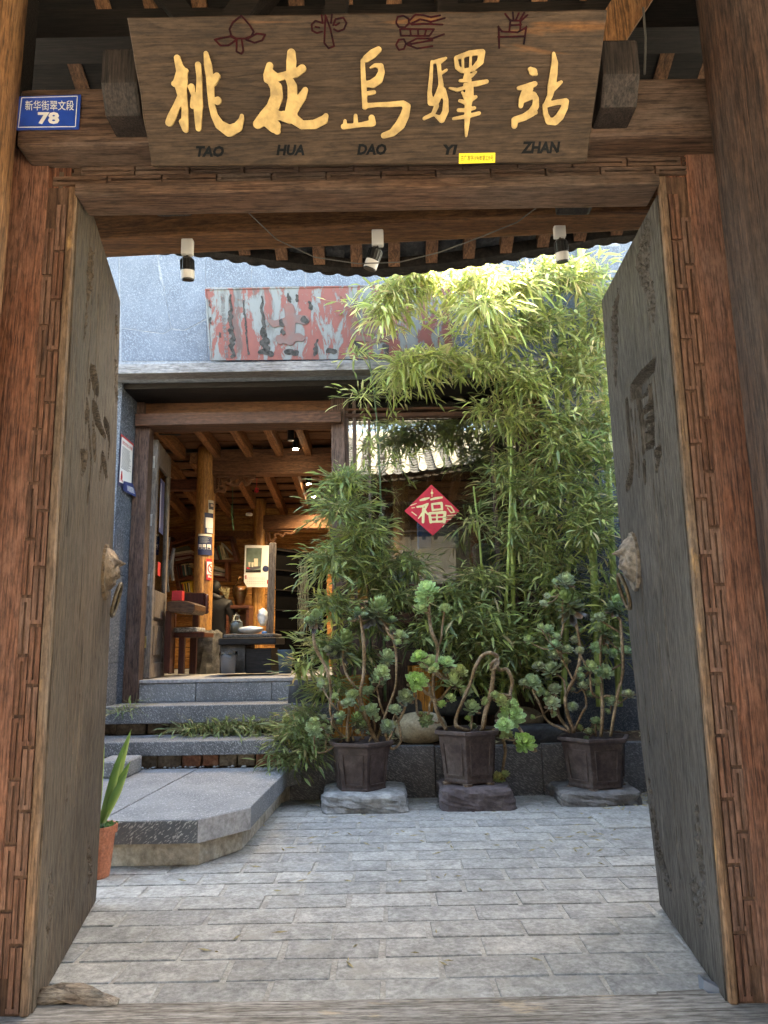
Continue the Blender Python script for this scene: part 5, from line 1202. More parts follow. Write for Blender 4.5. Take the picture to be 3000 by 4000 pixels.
for k, x in enumerate((468, 523, 580)):
    wrap(x, x + 42, 295, 362, 'paper_white', 'portrait', nav, .004); wrap(x + 13, x + 29, 305, 330, 'skin_print', 'portrait_face', nav, .005); wrap(x + 4, x + 38, 336, 360, 'print_dark', 'portrait_coat', nav, .005)
for k in range(6): wrap(480, 615 - U(0, 40), 205 + 13 * k, 209 + 13 * k, 'carton_grey', 'printed_line', nav, .004)
ns = thing('no_smoking_sign', (X1, 9.05, P(620, 775, 9.07).z), 'red and white no smoking sign pasted on the near column', 'sign')
wrap(568, 676, 488, 775, 'paper_red', 'sheet', ns); wrap(576, 676, 528, 700, 'paper_white', 'white_field', ns, .004)
def wblob(strokes, mt, name, par, h):
    def f(x, y, hh):
        p = P(x, y, 9.07); dx = max(-RC1 * .97, min(RC1 * .97, p.x - X1)); return Vector((X1 + dx, 9.2 - math.sqrt((RC1 * 1.03 + h + hh) ** 2 - dx * dx), p.z))
    part(blob(strokes, 5, f, .0005), name, mt, par)
wblob([[(628 + 38 * math.sin(k * .3927), 618 - 62 * math.cos(k * .3927), 6) for k in range(17)]], 'paper_red', 'ring', ns, .006)
wblob([[(604, 572, 6), (655, 665, 6)]], 'paper_red', 'bar', ns, .007); wblob([[(622, 645, 7), (655, 590, 7)]], 'print_dark', 'cigarette', ns, .006)
wtext('禁止吸烟', 588, 676, 712, 748, 'paper_white', ns)
cup = thing('cup_poster', (X1, 9.05, P(620, 135, 9.07).z), 'white cup shaped paper poster high on the near column', 'poster')
wrap(735, 803, 740, 890, 'paper_navy', 'sheet', cup, .003, r7); wrap(742, 803, 775, 850, 'paper_white', 'white_field', cup, .004, r7); wrap(750, 803, 852, 885, 'carton_pale', 'lower_label', cup, .004, r7)
pt = thing('portrait_poster', (X1, 9.05, 2.2), 'black and white portrait sheet above the cup poster on the column', 'poster')
wrap(760, 803, 648, 742, 'paper_cream', 'sheet', pt, .003, r7); wrap(764, 803, 668, 715, 'print_dark', 'portrait', pt, .004, r7); wrap(775, 792, 676, 694, 'skin_print', 'portrait_face', pt, .005, r7)
# rock under the near column
b = MB(); n = 18; vv = []; zs_r = [FZ, 1.1, 1.25, 1.38, 1.46, 1.5]; cx = at(812, 2550, 9.1).x
for i, z in enumerate(zs_r):
    for k in range(n):
        t_ = 2 * math.pi * k / n; r_ = (.27 - .02 * i - (.05 if i == 5 else 0)) * U(.86, 1.14); vv.append((cx + r_ * math.cos(t_) * .8, 9.15 + r_ * math.sin(t_), z + U(-.015, .015) * (i > 0)))
b.add(vv, [(i * n + k, i * n + (k + 1) % n, (i + 1) * n + (k + 1) % n, (i + 1) * n + k) for i in range(5) for k in range(n)] + [tuple(range(5 * n, 6 * n))])
solo(b, 'column_base_rock', 'rock_base', 'rough dark rock at the foot of the near column', 'rock')
# tea table, chair, tissue box
tt = thing('tea_table', P(230, 2050, 8.0), 'thick live-edge tea table just inside the house door', 'table')
b = MB(); prof = [(40, 1075), (120, 1062), (300, 1062), (418, 1105), (415, 1190), (380, 1235), (90, 1215), (40, 1190)]
b.prism([P(x, y, 7.95) for x, y in prof], (0, .5, 0)); part(b, 'slab_top', 'wood_slab', tt, bevel=.008)
part(ibox(5, 88, 1195, 2040, 8.0, 8.12), 'leg', 'wood_red', tt, bevel=.004); part(ibox(30, 80, 1195, 1990, 8.36, 8.44), 'leg', 'wood_red', tt, bevel=.004)
ch = thing('wooden_chair', P(350, 2040, 8.5), 'dark red wooden chair with a grey seat cushion', 'chair')
part(ibox(245, 545, 952, 1238, 8.62, 8.67), 'backrest', 'wood_red', ch, bevel=.006)
b = MB(); b.tube([P(572, 968 + 27 * k, 8.6) for k in range(11)], [.02, .034, .03, .036, .028, .036, .03, .036, .028, .034, .018], 10); part(b, 'carved_end', 'wood_red', ch, smooth=True)
part(ibox(385, 462, 1238, 1470, 8.6, 8.66), 'back_post', 'wood_red', ch, bevel=.004); part(ibox(95, 150, 1238, 1470, 8.6, 8.66), 'back_post', 'wood_red', ch, bevel=.004)
part(ibox(70, 548, 1490, 1556, 8.3, 8.75), 'seat', 'wood_red', ch, bevel=.006)
part(ibox(80, 452, 1418, 1486, 8.32, 8.7), 'cushion', 'cushion_grey', ch, bevel=.02, seg=3)
for x0, x1, Y in ((195, 270, 8.32), (345, 432, 8.66), (90, 130, 8.66), (60, 110, 8.32)): part(ibox(x0, x1, 1556, 2045, Y, Y + .06), 'leg', 'wood_red', ch, bevel=.004)
solo(ibox(107, 245, 925, 1058, 8.1, 8.2), 'tissue_box', 'paper_red', 'small red tissue box standing on the tea table', 'tissue box', bevel=.003)
# bench, cushion and what lies on it
bn = thing('stone_bench', P(1130, 2040, 8.1), 'low dark bench right inside the house door', 'bench')
part(ibox(735, 1515, 1560, 1652, 8.05, 8.75), 'top', 'wood_black', bn, bevel=.008)
part(ibox(755, 1095, 1655, 2040, 8.1, 8.7), 'side_block', 'rock_base', bn, bevel=.006); part(ibox(1105, 1450, 1700, 2040, 8.12, 8.7), 'front_board', 'wood_black', bn, bevel=.006)
solo(ibox(800, 1490, 1505, 1562, 8.1, 8.7), 'bench_cushion', 'cushion_dark', 'flat brown woven cushion lying on the low bench', 'cushion', bevel=.02, seg=3)
def lathe_px(prof, cx, Y, zf=rI):
    c = at(*zf(cx, prof[0][1]), Y); s_ = 1.0 / ppm(c) * (zf(1, 0)[0] - zf(0, 0)[0])
    return [(max(.002, r_ * s_), at(*zf(cx, y), Y).z - c.z) for r_, y in prof], c
pr, c = lathe_px([(88, 1502), (90, 1340), (70, 1322), (52, 1310), (55, 1262), (30, 1255), (18, 1240), (20, 1222)], 978, 8.4)
j1 = thing('glass_jar', c, 'square-shouldered clear glass jar on the bench cushion', 'jar')
part(MB().lathe(pr, c, 20), 'glass', 'glass_jar', j1, smooth=True)
part(MB().lathe([(pr[0][0] * .93, .004), (pr[0][0] * .93, pr[1][1] * .9)], c, 20), 'contents', 'carton_grey', j1)
pr, c = lathe_px([(50, 1118), (62, 1100), (90, 1000), (100, 940), (92, 870), (55, 815), (40, 800), (46, 775), (48, 765), (28, 752), (20, 735)], 1025, 10.1)
j2 = thing('liquor_jar', c, 'big round glass liquor jar filled with roots on the cabinet', 'jar')
part(MB().lathe(pr, c, 24), 'glass', 'glass_jar', j2, smooth=True)
part(MB().lathe([(r_ * .94, z + .003) for r_, z in pr[:5]], c, 20), 'contents', 'jar_fill', j2, smooth=True)
def bagmesh(x0, x1, y0, y1, Y, seed, sy=.12):
    rr_ = random.Random(seed); b = MB(); n, m_ = 16, 9; vv = []; a = P(x0, y1, Y); c_ = P(x1, y0, Y); cx_ = (a.x + c_.x) / 2; rx = (c_.x - a.x) / 2
    for i in range(m_):
        t_ = i / (m_ - 1); rad = max(.04, math.sin(math.pi * (.16 + .84 * (1 - t_)) * .9) ** .6) if i < m_ - 1 else .05
        for k in range(n):
            q_ = 2 * math.pi * k / n; f_ = rad * rr_.uniform(.82, 1.08); vv.append((cx_ + rx * f_ * math.cos(q_), Y + sy * f_ * math.sin(q_), a.z + (c_.z - a.z) * t_ * rr_.uniform(.95, 1.03)))
    b.add(vv, [(i * n + k, i * n + (k + 1) % n, (i + 1) * n + (k + 1) % n, (i + 1) * n + k) for i in range(m_ - 1) for k in range(n)] + [tuple(range(n - 1, -1, -1)), tuple(range((m_ - 1) * n, m_ * n))]); return b
solo(bagmesh(1005, 1340, 1398, 1505, 8.35, 3), 'plastic_bag', 'plastic_bag', 'crumpled white plastic bag lying on the bench cushion', 'bag', smooth=True)
solo(bagmesh(1265, 1408, 1158, 1400, 8.6, 5, .08), 'plastic_bag', 'plastic_bag', 'upright white bag leaning on the wooden door edge', 'bag', smooth=True)
solo(bagmesh(1315, 1398, 1468, 1525, 8.3, 6, .05), 'plastic_bag', 'bag_blue', 'small blue bag at the end of the bench cushion', 'bag', smooth=True)
# cabinet, broom, driftwood, posts, lattice door
cb = thing('cabinet', P(990, 1500, 10.0), 'small red-brown cabinet frame under the liquor jar', 'cabinet')
for a in ((840, 1150, 1122, 1165), ): part(ibox(*a, 9.95, 10.3), 'top', 'wood_shelf', cb, bevel=.004)
for a in ((1105, 1148, 1166, 1700), (836, 870, 1166, 1700)): part(ibox(*a, 9.97, 10.3), 'side', 'wood_shelf', cb, bevel=.004)
part(ibox(871, 1104, 1166, 1700, 10.2, 10.24), 'back_panel', 'wood_inbeam', cb)
part(ibox(1003, 1030, 1168, 1206, 10.19, 10.198), 'brass_plate', 'brass_hinge', cb)
b = MB()
for k in range(40):
    p = P(860, 1050, 10.0); q_ = P(740 + U(0, 150), 880 + U(-15, 30), 10.0 + U(-.04, .04)); b.tube([p, p.lerp(q_, .5) + Vector((U(-.01, .01), 0, .01)), q_], [.003, .004, .002], 4)
solo(b, 'whisk_broom', 'straw', 'straw whisk broom leaning by the liquor jar', 'broom')
for seed, pts, rad in ((1, [(45, 940), (30, 760), (60, 600), (35, 480), (55, 330), (75, 200)], (.03, .028, .035, .03, .022, .01)), (2, [(120, 790), (95, 640), (110, 480), (140, 350)], (.014, .026, .03, .018))):
    b = MB().tube([P(x, y, 9.3) for x, y in pts], rad, 9)
    for v in b.v: v += Vector((U(-.008, .008), U(-.008, .008), 0))
    if seed == 1: dw = thing('driftwood', P(45, 950, 9.3), 'pale grey driftwood branch standing behind the open house door', 'driftwood')
    part(b, 'branch', 'wood_drift', dw, smooth=True)
pp = thing('lattice_door', P(1455, 1530, 8.9), 'dark lattice door folded inside the room, with a pale edge', 'door')
part(MB().beam(P(1428, 1530, 8.9), P(1473, 280, 8.9), .085, .05, (0, 1, 0)), 'stile', 'wood_leaf_door', pp, bevel=.004)
a = P(1500, 1530, 8.95); c = P(2200, 1530, 9.7); a.z = c.z = FZ + .01
part(MB().hexa([a, c, c + Vector((0, .02, 0)), a + Vector((0, .02, 0))] + [v + Vector((0, 0, 1.53)) for v in (a, c, c + Vector((0, .02, 0)), a + Vector((0, .02, 0)))]), 'panel', 'room_dark', pp)  # panel widened over the lit planks to stand in for the dark room
for k in range(7):
    q_ = a.lerp(c, k / 6) - Vector((0, .012, 0)); part(MB().beam(q_, q_ + Vector((0, 0, 1.53)), .02, .02), 'lattice_bar', 'wood_dark', pp)
for k in range(5):
    o_ = Vector((0, -.014, .5 + k * .25)); part(MB().beam(a + o_, c + o_, .015, .015), 'lattice_bar', 'wood_dark', pp)
# bins
pr, c = lathe_px([(90, 2043), (112, 1765), (118, 1752)], 868, 7.95)
bi = thing('waste_bin', c, 'grey plastic waste bin with a clear liner by the bench', 'bin')
part(MB().lathe(pr, c, 24, cap=(True, False)), 'body', 'bin_grey', bi, smooth=True)
b = MB(); r0 = pr[-1][0]; ring = []
for k in range(32): ring.append((r0 * 1.04 * math.cos(k * .19635), r0 * 1.04 * math.sin(k * .19635)))
vv = [c + Vector((x, y_, pr[-1][1] + .006)) for x, y_ in ring] + [c + Vector((x * U(.98, 1.03), y_ * U(.98, 1.03), pr[-1][1] - U(.03, .08))) for x, y_ in ring] + [c + Vector((x * .9, y_ * .9, pr[-1][1] - .03)) for x, y_ in ring]
b.add(vv, [(k, (k + 1) % 32, 32 + (k + 1) % 32, 32 + k) for k in range(32)] + [(k, 64 + k, 64 + (k + 1) % 32, (k + 1) % 32) for k in range(32)])
part(b, 'liner', 'glass_jar', bi, smooth=True)
pr, c = lathe_px([(85, 2040), (105, 1745), (110, 1735), (112, 1720)], 1640, 8.0)
solo(MB().lathe(pr, c, 24), 'blue_bucket', 'bucket_blue', 'dark blue bucket behind the bamboo at the right of the doorway', 'bucket', smooth=True)
b = MB()
for k in range(150):
    p = at(1180 + U(-12, 22), U(2180, 2420), 8.6 + U(-.1, .1)); d = Vector((U(-.03, .03), 0, -U(.12, .3))); b.tube([p, p + d * .5 + Vector((U(-.02, .02), 0, 0)), p + d], [.002, .003, .001], 3, cap=False)
solo(b, 'straw_cape', 'straw', 'shaggy yellow straw cape hanging inside the doorway', 'straw cape')
# ceiling bits
kn = thing('red_knot', at(1002, 1925, 9.6), 'small red knot ornament hanging from the ceiling', 'ornament')
part(MB().tube([at(1004, 1868, 9.6), at(1002, 1905, 9.6)], .003, 5), 'cord', 'fu_red', kn)
b = MB()
for a, c_ in (((-6, 1908), (8, 1908)), ((-8, 1915), (8, 1920)), ((-2, 1905), (0, 1926)), ((-7, 1921), (-3, 1912)), ((7, 1912), (3, 1924))): b.tube([at(1002 + a[0], a[1], 9.6), at(1002 + c_[0], c_[1], 9.6)], .007, 6)
part(b, 'knot', 'fu_red', kn)
solo(MB().tube([at(907, 1880, 9.3), at(909, 1950, 9.3), at(905, 2010, 9.3), at(912, 2070, 9.3)], .0035, 5), 'hanging_wire', 'green_wire', 'thin green wire hanging from the carved bracket', 'wire')
pr, c = lathe_px([(12, 2014), (13, 2004), (8, 1998)], 973, 10.8, lambda x, y: (x, y))
solo(MB().lathe([(.05, 0), (.055, .025), (.04, .04)], c, 16), 'smoke_detector', 'lamp_white', 'round white smoke detector at the top of the far column', 'detector', smooth=True)
for i, (px, py, Y, on) in enumerate(((1136, 1708, 8.5, 0), (1155, 1742, 8.7, 1), (1206, 1880, 10.2, 1), (1226, 1930, 10.8, 1))):
    p = at(px, py, Y)
    t_ = thing('downlight', p, ['unlit black downlight nearest the door lintel', 'lit black downlight behind the first one', 'lit downlight farther back, half behind the bamboo', 'faint downlight deepest in the room'][i], 'downlight', 'black downlights under the ceiling')
    part(MB().tube([p + Vector((0, 0, -.04)), p + Vector((0, 0, .1))], .042, 16), 'housing', 'lamp_black', t_)
    part(MB().tube([p + Vector((0, 0, .1)), p + Vector((0, 0, .3))], .008, 8), 'rod', 'lamp_black', t_)
    part(MB().tube([p + Vector((0, 0, -.047)), p + Vector((0, 0, -.0405))], .034, 16), 'lens', 'lamp_glow' if on else 'carton_grey', t_)
    if on:
        ld = bpy.data.lights.new('downlight_beam', 'SPOT'); ld.energy = (30, 26, 20, 7)[i]; ld.color = (1, .82, .6); ld.spot_size = R(130); ld.spot_blend = .6; ld.shadow_soft_size = .035
        lo = bpy.data.objects.new('downlight_beam', ld); COL.objects.link(lo); lo.parent = t_; lo.location = (0, 0, -.06)
# cartons behind the window
tb = thing('shop_counter', at(1750, 2340, 8.0), 'low counter behind the window glass', 'counter')
part(MB().box(at(1420, 2345, 7.9).x, at(2060, 2345, 7.9).x, 7.9, 8.5, FZ, at(1700, 2345, 7.9).z), 'body', 'wood_inbeam', tb)
for (x0, x1, y0, y1, Y, mt, lab) in ((1635, 1682, 2030, 2140, 8.2, 'carton_blue', 'blue carton standing behind the window below the red diamond'), (1688, 1790, 2050, 2140, 8.25, 'carton_grey', 'grey box behind the window beside the blue carton'),
      (1640, 1800, 2141, 2240, 8.1, 'carton_yellow', 'yellow carton under the blue one behind the window'), (1860, 2030, 2120, 2235, 8.0, 'carton_pale', 'pale carton at the right behind the window'), (1470, 1625, 2215, 2338, 8.0, 'carton_pale', 'pale box at the left behind the window'), (1640, 1850, 2242, 2338, 8.1, 'carton_pale', 'long pale box under the yellow carton behind the window'), (1865, 2025, 2238, 2338, 8.02, 'carton_grey', 'grey carton under the pale one at the right behind the window')):
    rect_a, rect_c = at(x0, y1, Y), at(x1, y0, Y)
    solo(MB().box(rect_a.x, rect_c.x, Y, Y + .25, rect_a.z, rect_c.z), 'carton', mt, lab, 'carton', bevel=.004)

# ------------------------------------------------------------------ the person sitting inside, back turned, in a black hooded jacket
def person():
    c = at(846, 2500, 10.0); bx, by = c.x - .03, 10.05
    J = {}
    V_ = [(0, 0, .44), (0, -.03, .62), (.0, -.06, .80), (-.01, -.03, .93), (-.02, .02, 1.0), (-.03, .05, 1.05),      # pelvis .. neck
          (.17, -.04, .90), (.23, -.0, .68), (.12, .2, .60),                                                          # right arm
          (-.19, -.04, .90), (-.25, .02, .68), (-.12, .22, .60),                                                      # left arm
          (.1, .02, .44), (.13, .4, .46), (.12, .42, .1), (.12, .54, .05), (-.1, .02, .44), (-.13, .4, .46), (-.12, .42, .1), (-.12, .54, .05)]
    E_ = [(0, 1), (1, 2), (2, 3), (3, 4), (4, 5), (3, 6), (6, 7), (7, 8), (3, 9), (9, 10), (10, 11), (0, 12), (12, 13), (13, 14), (14, 15), (0, 16), (16, 17), (17, 18), (18, 19)]
    Rr = [.16, .165, .175, .13, .07, .055, .09, .07, .045, .09, .07, .045, .12, .085, .055, .045, .12, .085, .055, .045]
    me = bpy.data.meshes.new('body'); me.from_pydata(V_, E_, [])
    o = bpy.data.objects.new('person', me); COL.objects.link(o); sm = o.modifiers.new('skin', 'SKIN'); sm.use_smooth_shade = True
    for i, r_ in enumerate(Rr): me.skin_vertices[0].data[i].radius = (r_, r_ * (.8 if i < 4 else 1.0))
    me.skin_vertices[0].data[0].use_root = True
    o.modifiers.new('sub', 'SUBSURF').levels = 2
    dg = bpy.context.evaluated_depsgraph_get(); m2 = bpy.data.meshes.new_from_object(o.evaluated_get(dg)); o.modifiers.clear(); o.data = m2
    m2.materials.clear(); m2.materials.append(M['jacket']); o.location = (bx, by, FZ); BASE[o.name] = Vector((bx, by, FZ))
    tag(o, 'person in a black hooded jacket sitting behind the near column, back turned', 'person')
    q = Vector((bx, by, FZ)); hc = q + Vector((-.045, .1, 1.13))
    b = MB(); n = 18; vv = []
    for i in range(11):
        ph = math.pi * i / 10
        for k in range(n):
            t_ = 2 * math.pi * k / n; d = Vector((math.sin(ph) * math.cos(t_) * .078, math.sin(ph) * math.sin(t_) * .098, math.cos(ph) * .115))
            if d.y > .05 and -.05 < d.z < .05: d.y += .012 * math.exp(-(d.x / .02) ** 2)
            vv.append(hc + Matrix.Rotation(R(-28), 3, 'X') @ d)
    sp = [(i * n + k, i * n + (k + 1) % n, (i + 1) * n + (k + 1) % n, (i + 1) * n + k) for i in range(10) for k in range(n)]
    b.add(vv, sp); dpart(b, 'head', 'skin', o, smooth=True)
    b = MB(); b.add([hc + (v - hc) * 1.07 + Vector((0, -.012, .008)) for v in vv], [f for f in sp if (sum((vv[i] - hc).y for i in f) / 4) < .045]); dpart(b, 'hair', 'hair', o, smooth=True)
    b = MB(); pts = [q + Vector((.1 * math.cos(t_) - .02, .07 * math.sin(t_) - .03, .99 + .02 * math.sin(t_ * 2) - .03 * math.sin(t_))) for t_ in [2 * math.pi * k / 16 for k in range(17)]]
    b.tube(pts, .042, 8, cap=False); dpart(b, 'hood', 'jacket', o, smooth=True)
    for s_ in (-1, 1):
        b = MB(); w_ = q + Vector((.12 * s_, .21, .6)); b.tube([w_, w_ + Vector((-.01 * s_, .05, -.01)), w_ + Vector((-.015 * s_, .1, -.02))], [.03, .04, .03], 8)
        for k in range(4): b.tube([w_ + Vector((-.03 + .02 * k, .09, -.015)), w_ + Vector((-.03 + .02 * k, .14 - .008 * abs(k - 1.5), -.03)), w_ + Vector((-.03 + .02 * k, .155, -.05))], [.0095, .009, .007], 6)
        b.tube([w_ + Vector((-.035 * s_, .05, 0)), w_ + Vector((-.06 * s_, .085, -.01)), w_ + Vector((-.062 * s_, .11, -.03))], [.011, .01, .008], 6)
        dpart(b, 'hand', 'skin', o, smooth=True)
    return q
pq_ = person()
stl = thing('stool', pq_ + Vector((0, -.0, 0)), 'small wooden stool under the seated person', 'stool')
part(MB().box(pq_.x - .17, pq_.x + .17, pq_.y - .16, pq_.y + .16, FZ + .27, FZ + .31), 'seat', 'wood_red', stl, bevel=.006)
for sx_ in (-.14, .14):
    for sy_ in (-.13, .13): part(MB().box(pq_.x + sx_ - .018, pq_.x + sx_ + .018, pq_.y + sy_ - .018, pq_.y + sy_ + .018, FZ, FZ + .27), 'leg', 'wood_red', stl)

# ------------------------------------------------------------------ courtyard side walls
solo(MB().box(-4.0, -3.76, 4.6, 6.85, -.05, 2.6), 'courtyard_wall', 'stone_side', 'plain stone wall closing the courtyard on the left', 'wall')
solo(MB().box(3.11, 3.35, 2.95, 6.96, -.05, 3.0), 'courtyard_wall', 'stone_side', 'dark stone wall behind the bamboo on the right', 'wall')

# ------------------------------------------------------------------ planter
pt_ = thing('planter', (0.9, 6.9, 0), 'raised planting bed with a chiselled stone kerb under the window', 'planter')
KY = 6.42
kz = at(1650, 2914, KY).z
def kerbpoly(pts): return [at(x, y, KY) for x, y in pts]
k0 = at(1132, 3000, KY); k1 = at(1245, 2936, KY); xs0 = [k1.x, at(1700, 3000, KY).x, at(2120, 3000, KY).x, 3.1]
b = MB(); b.prism([(k0.x, KY, -.01), (k1.x, KY, -.01), (k1.x, KY, kz - .02), (k0.x + .02, KY, k0.z)], (0, .1, 0)); part(b, 'kerb_stone', 'stone_kerb', pt_, bevel=.005)
for i in range(3): part(MB().box(xs0[i] + .003, xs0[i + 1] - .003, KY + U(-.004, .004), KY + .1, -.01, kz - .01 * (i == 1)), 'kerb_stone', 'stone_kerb', pt_, bevel=.006, seg=2)
N = 26; vv = []; gx = [k0.x + .05 + (3.1 - k0.x - .05) * i / N for i in range(N + 1)]; gy = [KY + .1 + (7.3 - KY - .1) * j / 6 for j in range(7)]
for x in gx:
    for y in gy: vv.append((x, y, kz - .03 + U(-.012, .03) + (.06 if y > 6.9 else 0)))
b = MB(); b.add(vv, [(i * 7 + j, (i + 1) * 7 + j, (i + 1) * 7 + j + 1, i * 7 + j + 1) for i in range(N) for j in range(6)]); part(b, 'soil', 'soil', pt_, smooth=True)
lit = MB()
for k in range(420):
    p = Vector((U(-.9, 2.6), U(KY + .12, 7.2), kz + U(.0, .045))); a = U(0, 6.28); Lf = U(.03, .07); d = Vector((math.cos(a), math.sin(a), U(-.2, .3))) * Lf; q = Vector((-math.sin(a), math.cos(a), 0)) * .007
    lit.add([p - d, p + q, p + d, p - q + Vector((0, 0, .004))], [(0, 1, 2), (0, 2, 3)])
for k in range(160):
    p = Vector((U(1.55, 2.5), U(5.9, 6.4), U(.004, .02))); a = U(0, 6.28); Lf = U(.03, .06); d = Vector((math.cos(a), math.sin(a), U(-.1, .1))) * Lf; q = Vector((-math.sin(a), math.cos(a), 0)) * .006
    lit.add([p - d, p + q, p + d, p - q + Vector((0, 0, .004))], [(0, 1, 2), (0, 2, 3)])
solo(lit, 'dry_leaves', 'straw', 'dry bamboo leaves covering the planting bed soil', 'dry leaves', kind='stuff')
def boulder(px0, px1, py0, py1, Y, mt, name, label, cat, dep=.22, seed=1, flat=.0, rough=.04, pw=2.4, chip=0.0):
    rr_ = random.Random(seed); a, c = at(px0, (py0 + py1) / 2, Y), at(px1, (py0 + py1) / 2, Y); z0, z1 = at(px0, py1, Y).z, at(px1, py0, Y).z
    rx, rz, cx, cz_ = (c.x - a.x) / 2, (z1 - z0) / 2, (a.x + c.x) / 2, (z0 + z1) / 2; b = MB(); n, m_ = (44, 22) if chip else (26, 14); vv = []
    ph0 = [rr_.uniform(0, 6.28) for _ in range(6)]
    for i in range(m_ + 1):
        ph = math.pi * i / m_
        for k in range(n):
            t_ = 2 * math.pi * k / n; sx_, sy_, sz_ = math.sin(ph) * math.cos(t_), math.sin(ph) * math.sin(t_), math.cos(ph)
            L = (abs(sx_) ** pw + abs(sy_) ** pw + abs(sz_) ** pw) ** (-1 / pw)
            w_ = 1 + rough * (math.sin(3 * t_ + ph0[0]) * math.sin(2 * ph + ph0[1]) + .6 * math.sin(5 * t_ + ph0[2] + 3 * ph) + .3 * rr_.uniform(-1, 1)) + chip * rr_.uniform(-1, .6)
            vv.append((cx + rx * sx_ * L * w_, Y + dep * sy_ * L * w_, max(z0, cz_ + rz * sz_ * L * (1 + rough * .5 * math.sin(4 * t_ + ph0[3])))))
    b.add(vv, [(i * n + k, (i + 1) * n + k, (i + 1) * n + (k + 1) % n, i * n + (k + 1) % n) for i in range(m_) for k in range(n)])
    return solo(b, name, mt, label, cat, smooth=not chip)
boulder(1538, 1748, 2778, 2908, 6.68, 'boulder_tan', 'boulder', 'smooth tan boulder between the left and middle pots', 'boulder', .2, 2, rough=.02, pw=2.3)
boulder(1935, 2120, 2758, 2860, 6.85, 'boulder_brown', 'boulder', 'brown boulder behind the hanging rosettes of the middle pot', 'boulder', .18, 3, rough=.025)
boulder(1960, 2215, 2826, 2912, 6.60, 'rock_black', 'dark_slab', 'flat black stone slab behind the kerb between middle and right pots', 'stone slab', .12, 4, rough=.03, pw=4)
boulder(1560, 1960, 2718, 2800, 7.02, 'rock_black', 'dark_slab', 'long black stone at the back of the planting bed', 'stone slab', .1, 5, rough=.03, pw=5)
boulder(1130, 1300, 2640, 2800, 7.0, 'rock_black', 'dark_slab', 'black stone beside the steps under the left bamboo', 'stone slab', .15, 6, rough=.05, pw=4)
# terracotta-orange wooden tubs against the wainscot
def tub(px0, px1, py0, py1, Y, lab):
    a, c = at(px0, py0, Y), at(px1, py0, Y); r_ = (c.x - a.x) / 2; cx = (a.x + c.x) / 2; z0, z1 = kz + .02, a.z
    t_ = thing('wooden_tub', (cx, Y, z0), lab, 'tub', 'orange wooden tubs'); n = 18
    for k in range(n):
        t0, t1 = 2 * math.pi * k / n + .012, 2 * math.pi * (k + 1) / n - .012; q = []
        for (rr_, z) in ((r_ * .9, z0), (r_, z1)):
            q += [(cx + rr_ * math.cos(t0), Y + rr_ * math.sin(t0), z), (cx + rr_ * math.cos(t1), Y + rr_ * math.sin(t1), z), (cx + (rr_ - .02) * math.cos(t1), Y + (rr_ - .02) * math.sin(t1), z), (cx + (rr_ - .02) * math.cos(t0), Y + (rr_ - .02) * math.sin(t0), z)]
        part(MB().hexa(q), 'stave', 'wood_tub', t_)
    for f_ in (.2, .7):
        z = z0 + (z1 - z0) * f_; rr_ = r_ * (.9 + .1 * f_) + .003; part(MB().tube([(cx + rr_ * math.cos(k * .2618), Y + rr_ * math.sin(k * .2618), z) for k in range(25)], .005, 6, cap=False), 'hoop', 'straw', t_)
    part(MB().lathe([(r_ * .85, z1 - .05)], (cx, Y, 0), 18), 'soil', 'soil', t_)
tub(1285, 1450, 2640, 2795, 6.98, 'orange wooden tub behind the left potted plant')
tub(1592, 1735, 2600, 2722, 7.08, 'orange wooden tub partly behind the middle plant')

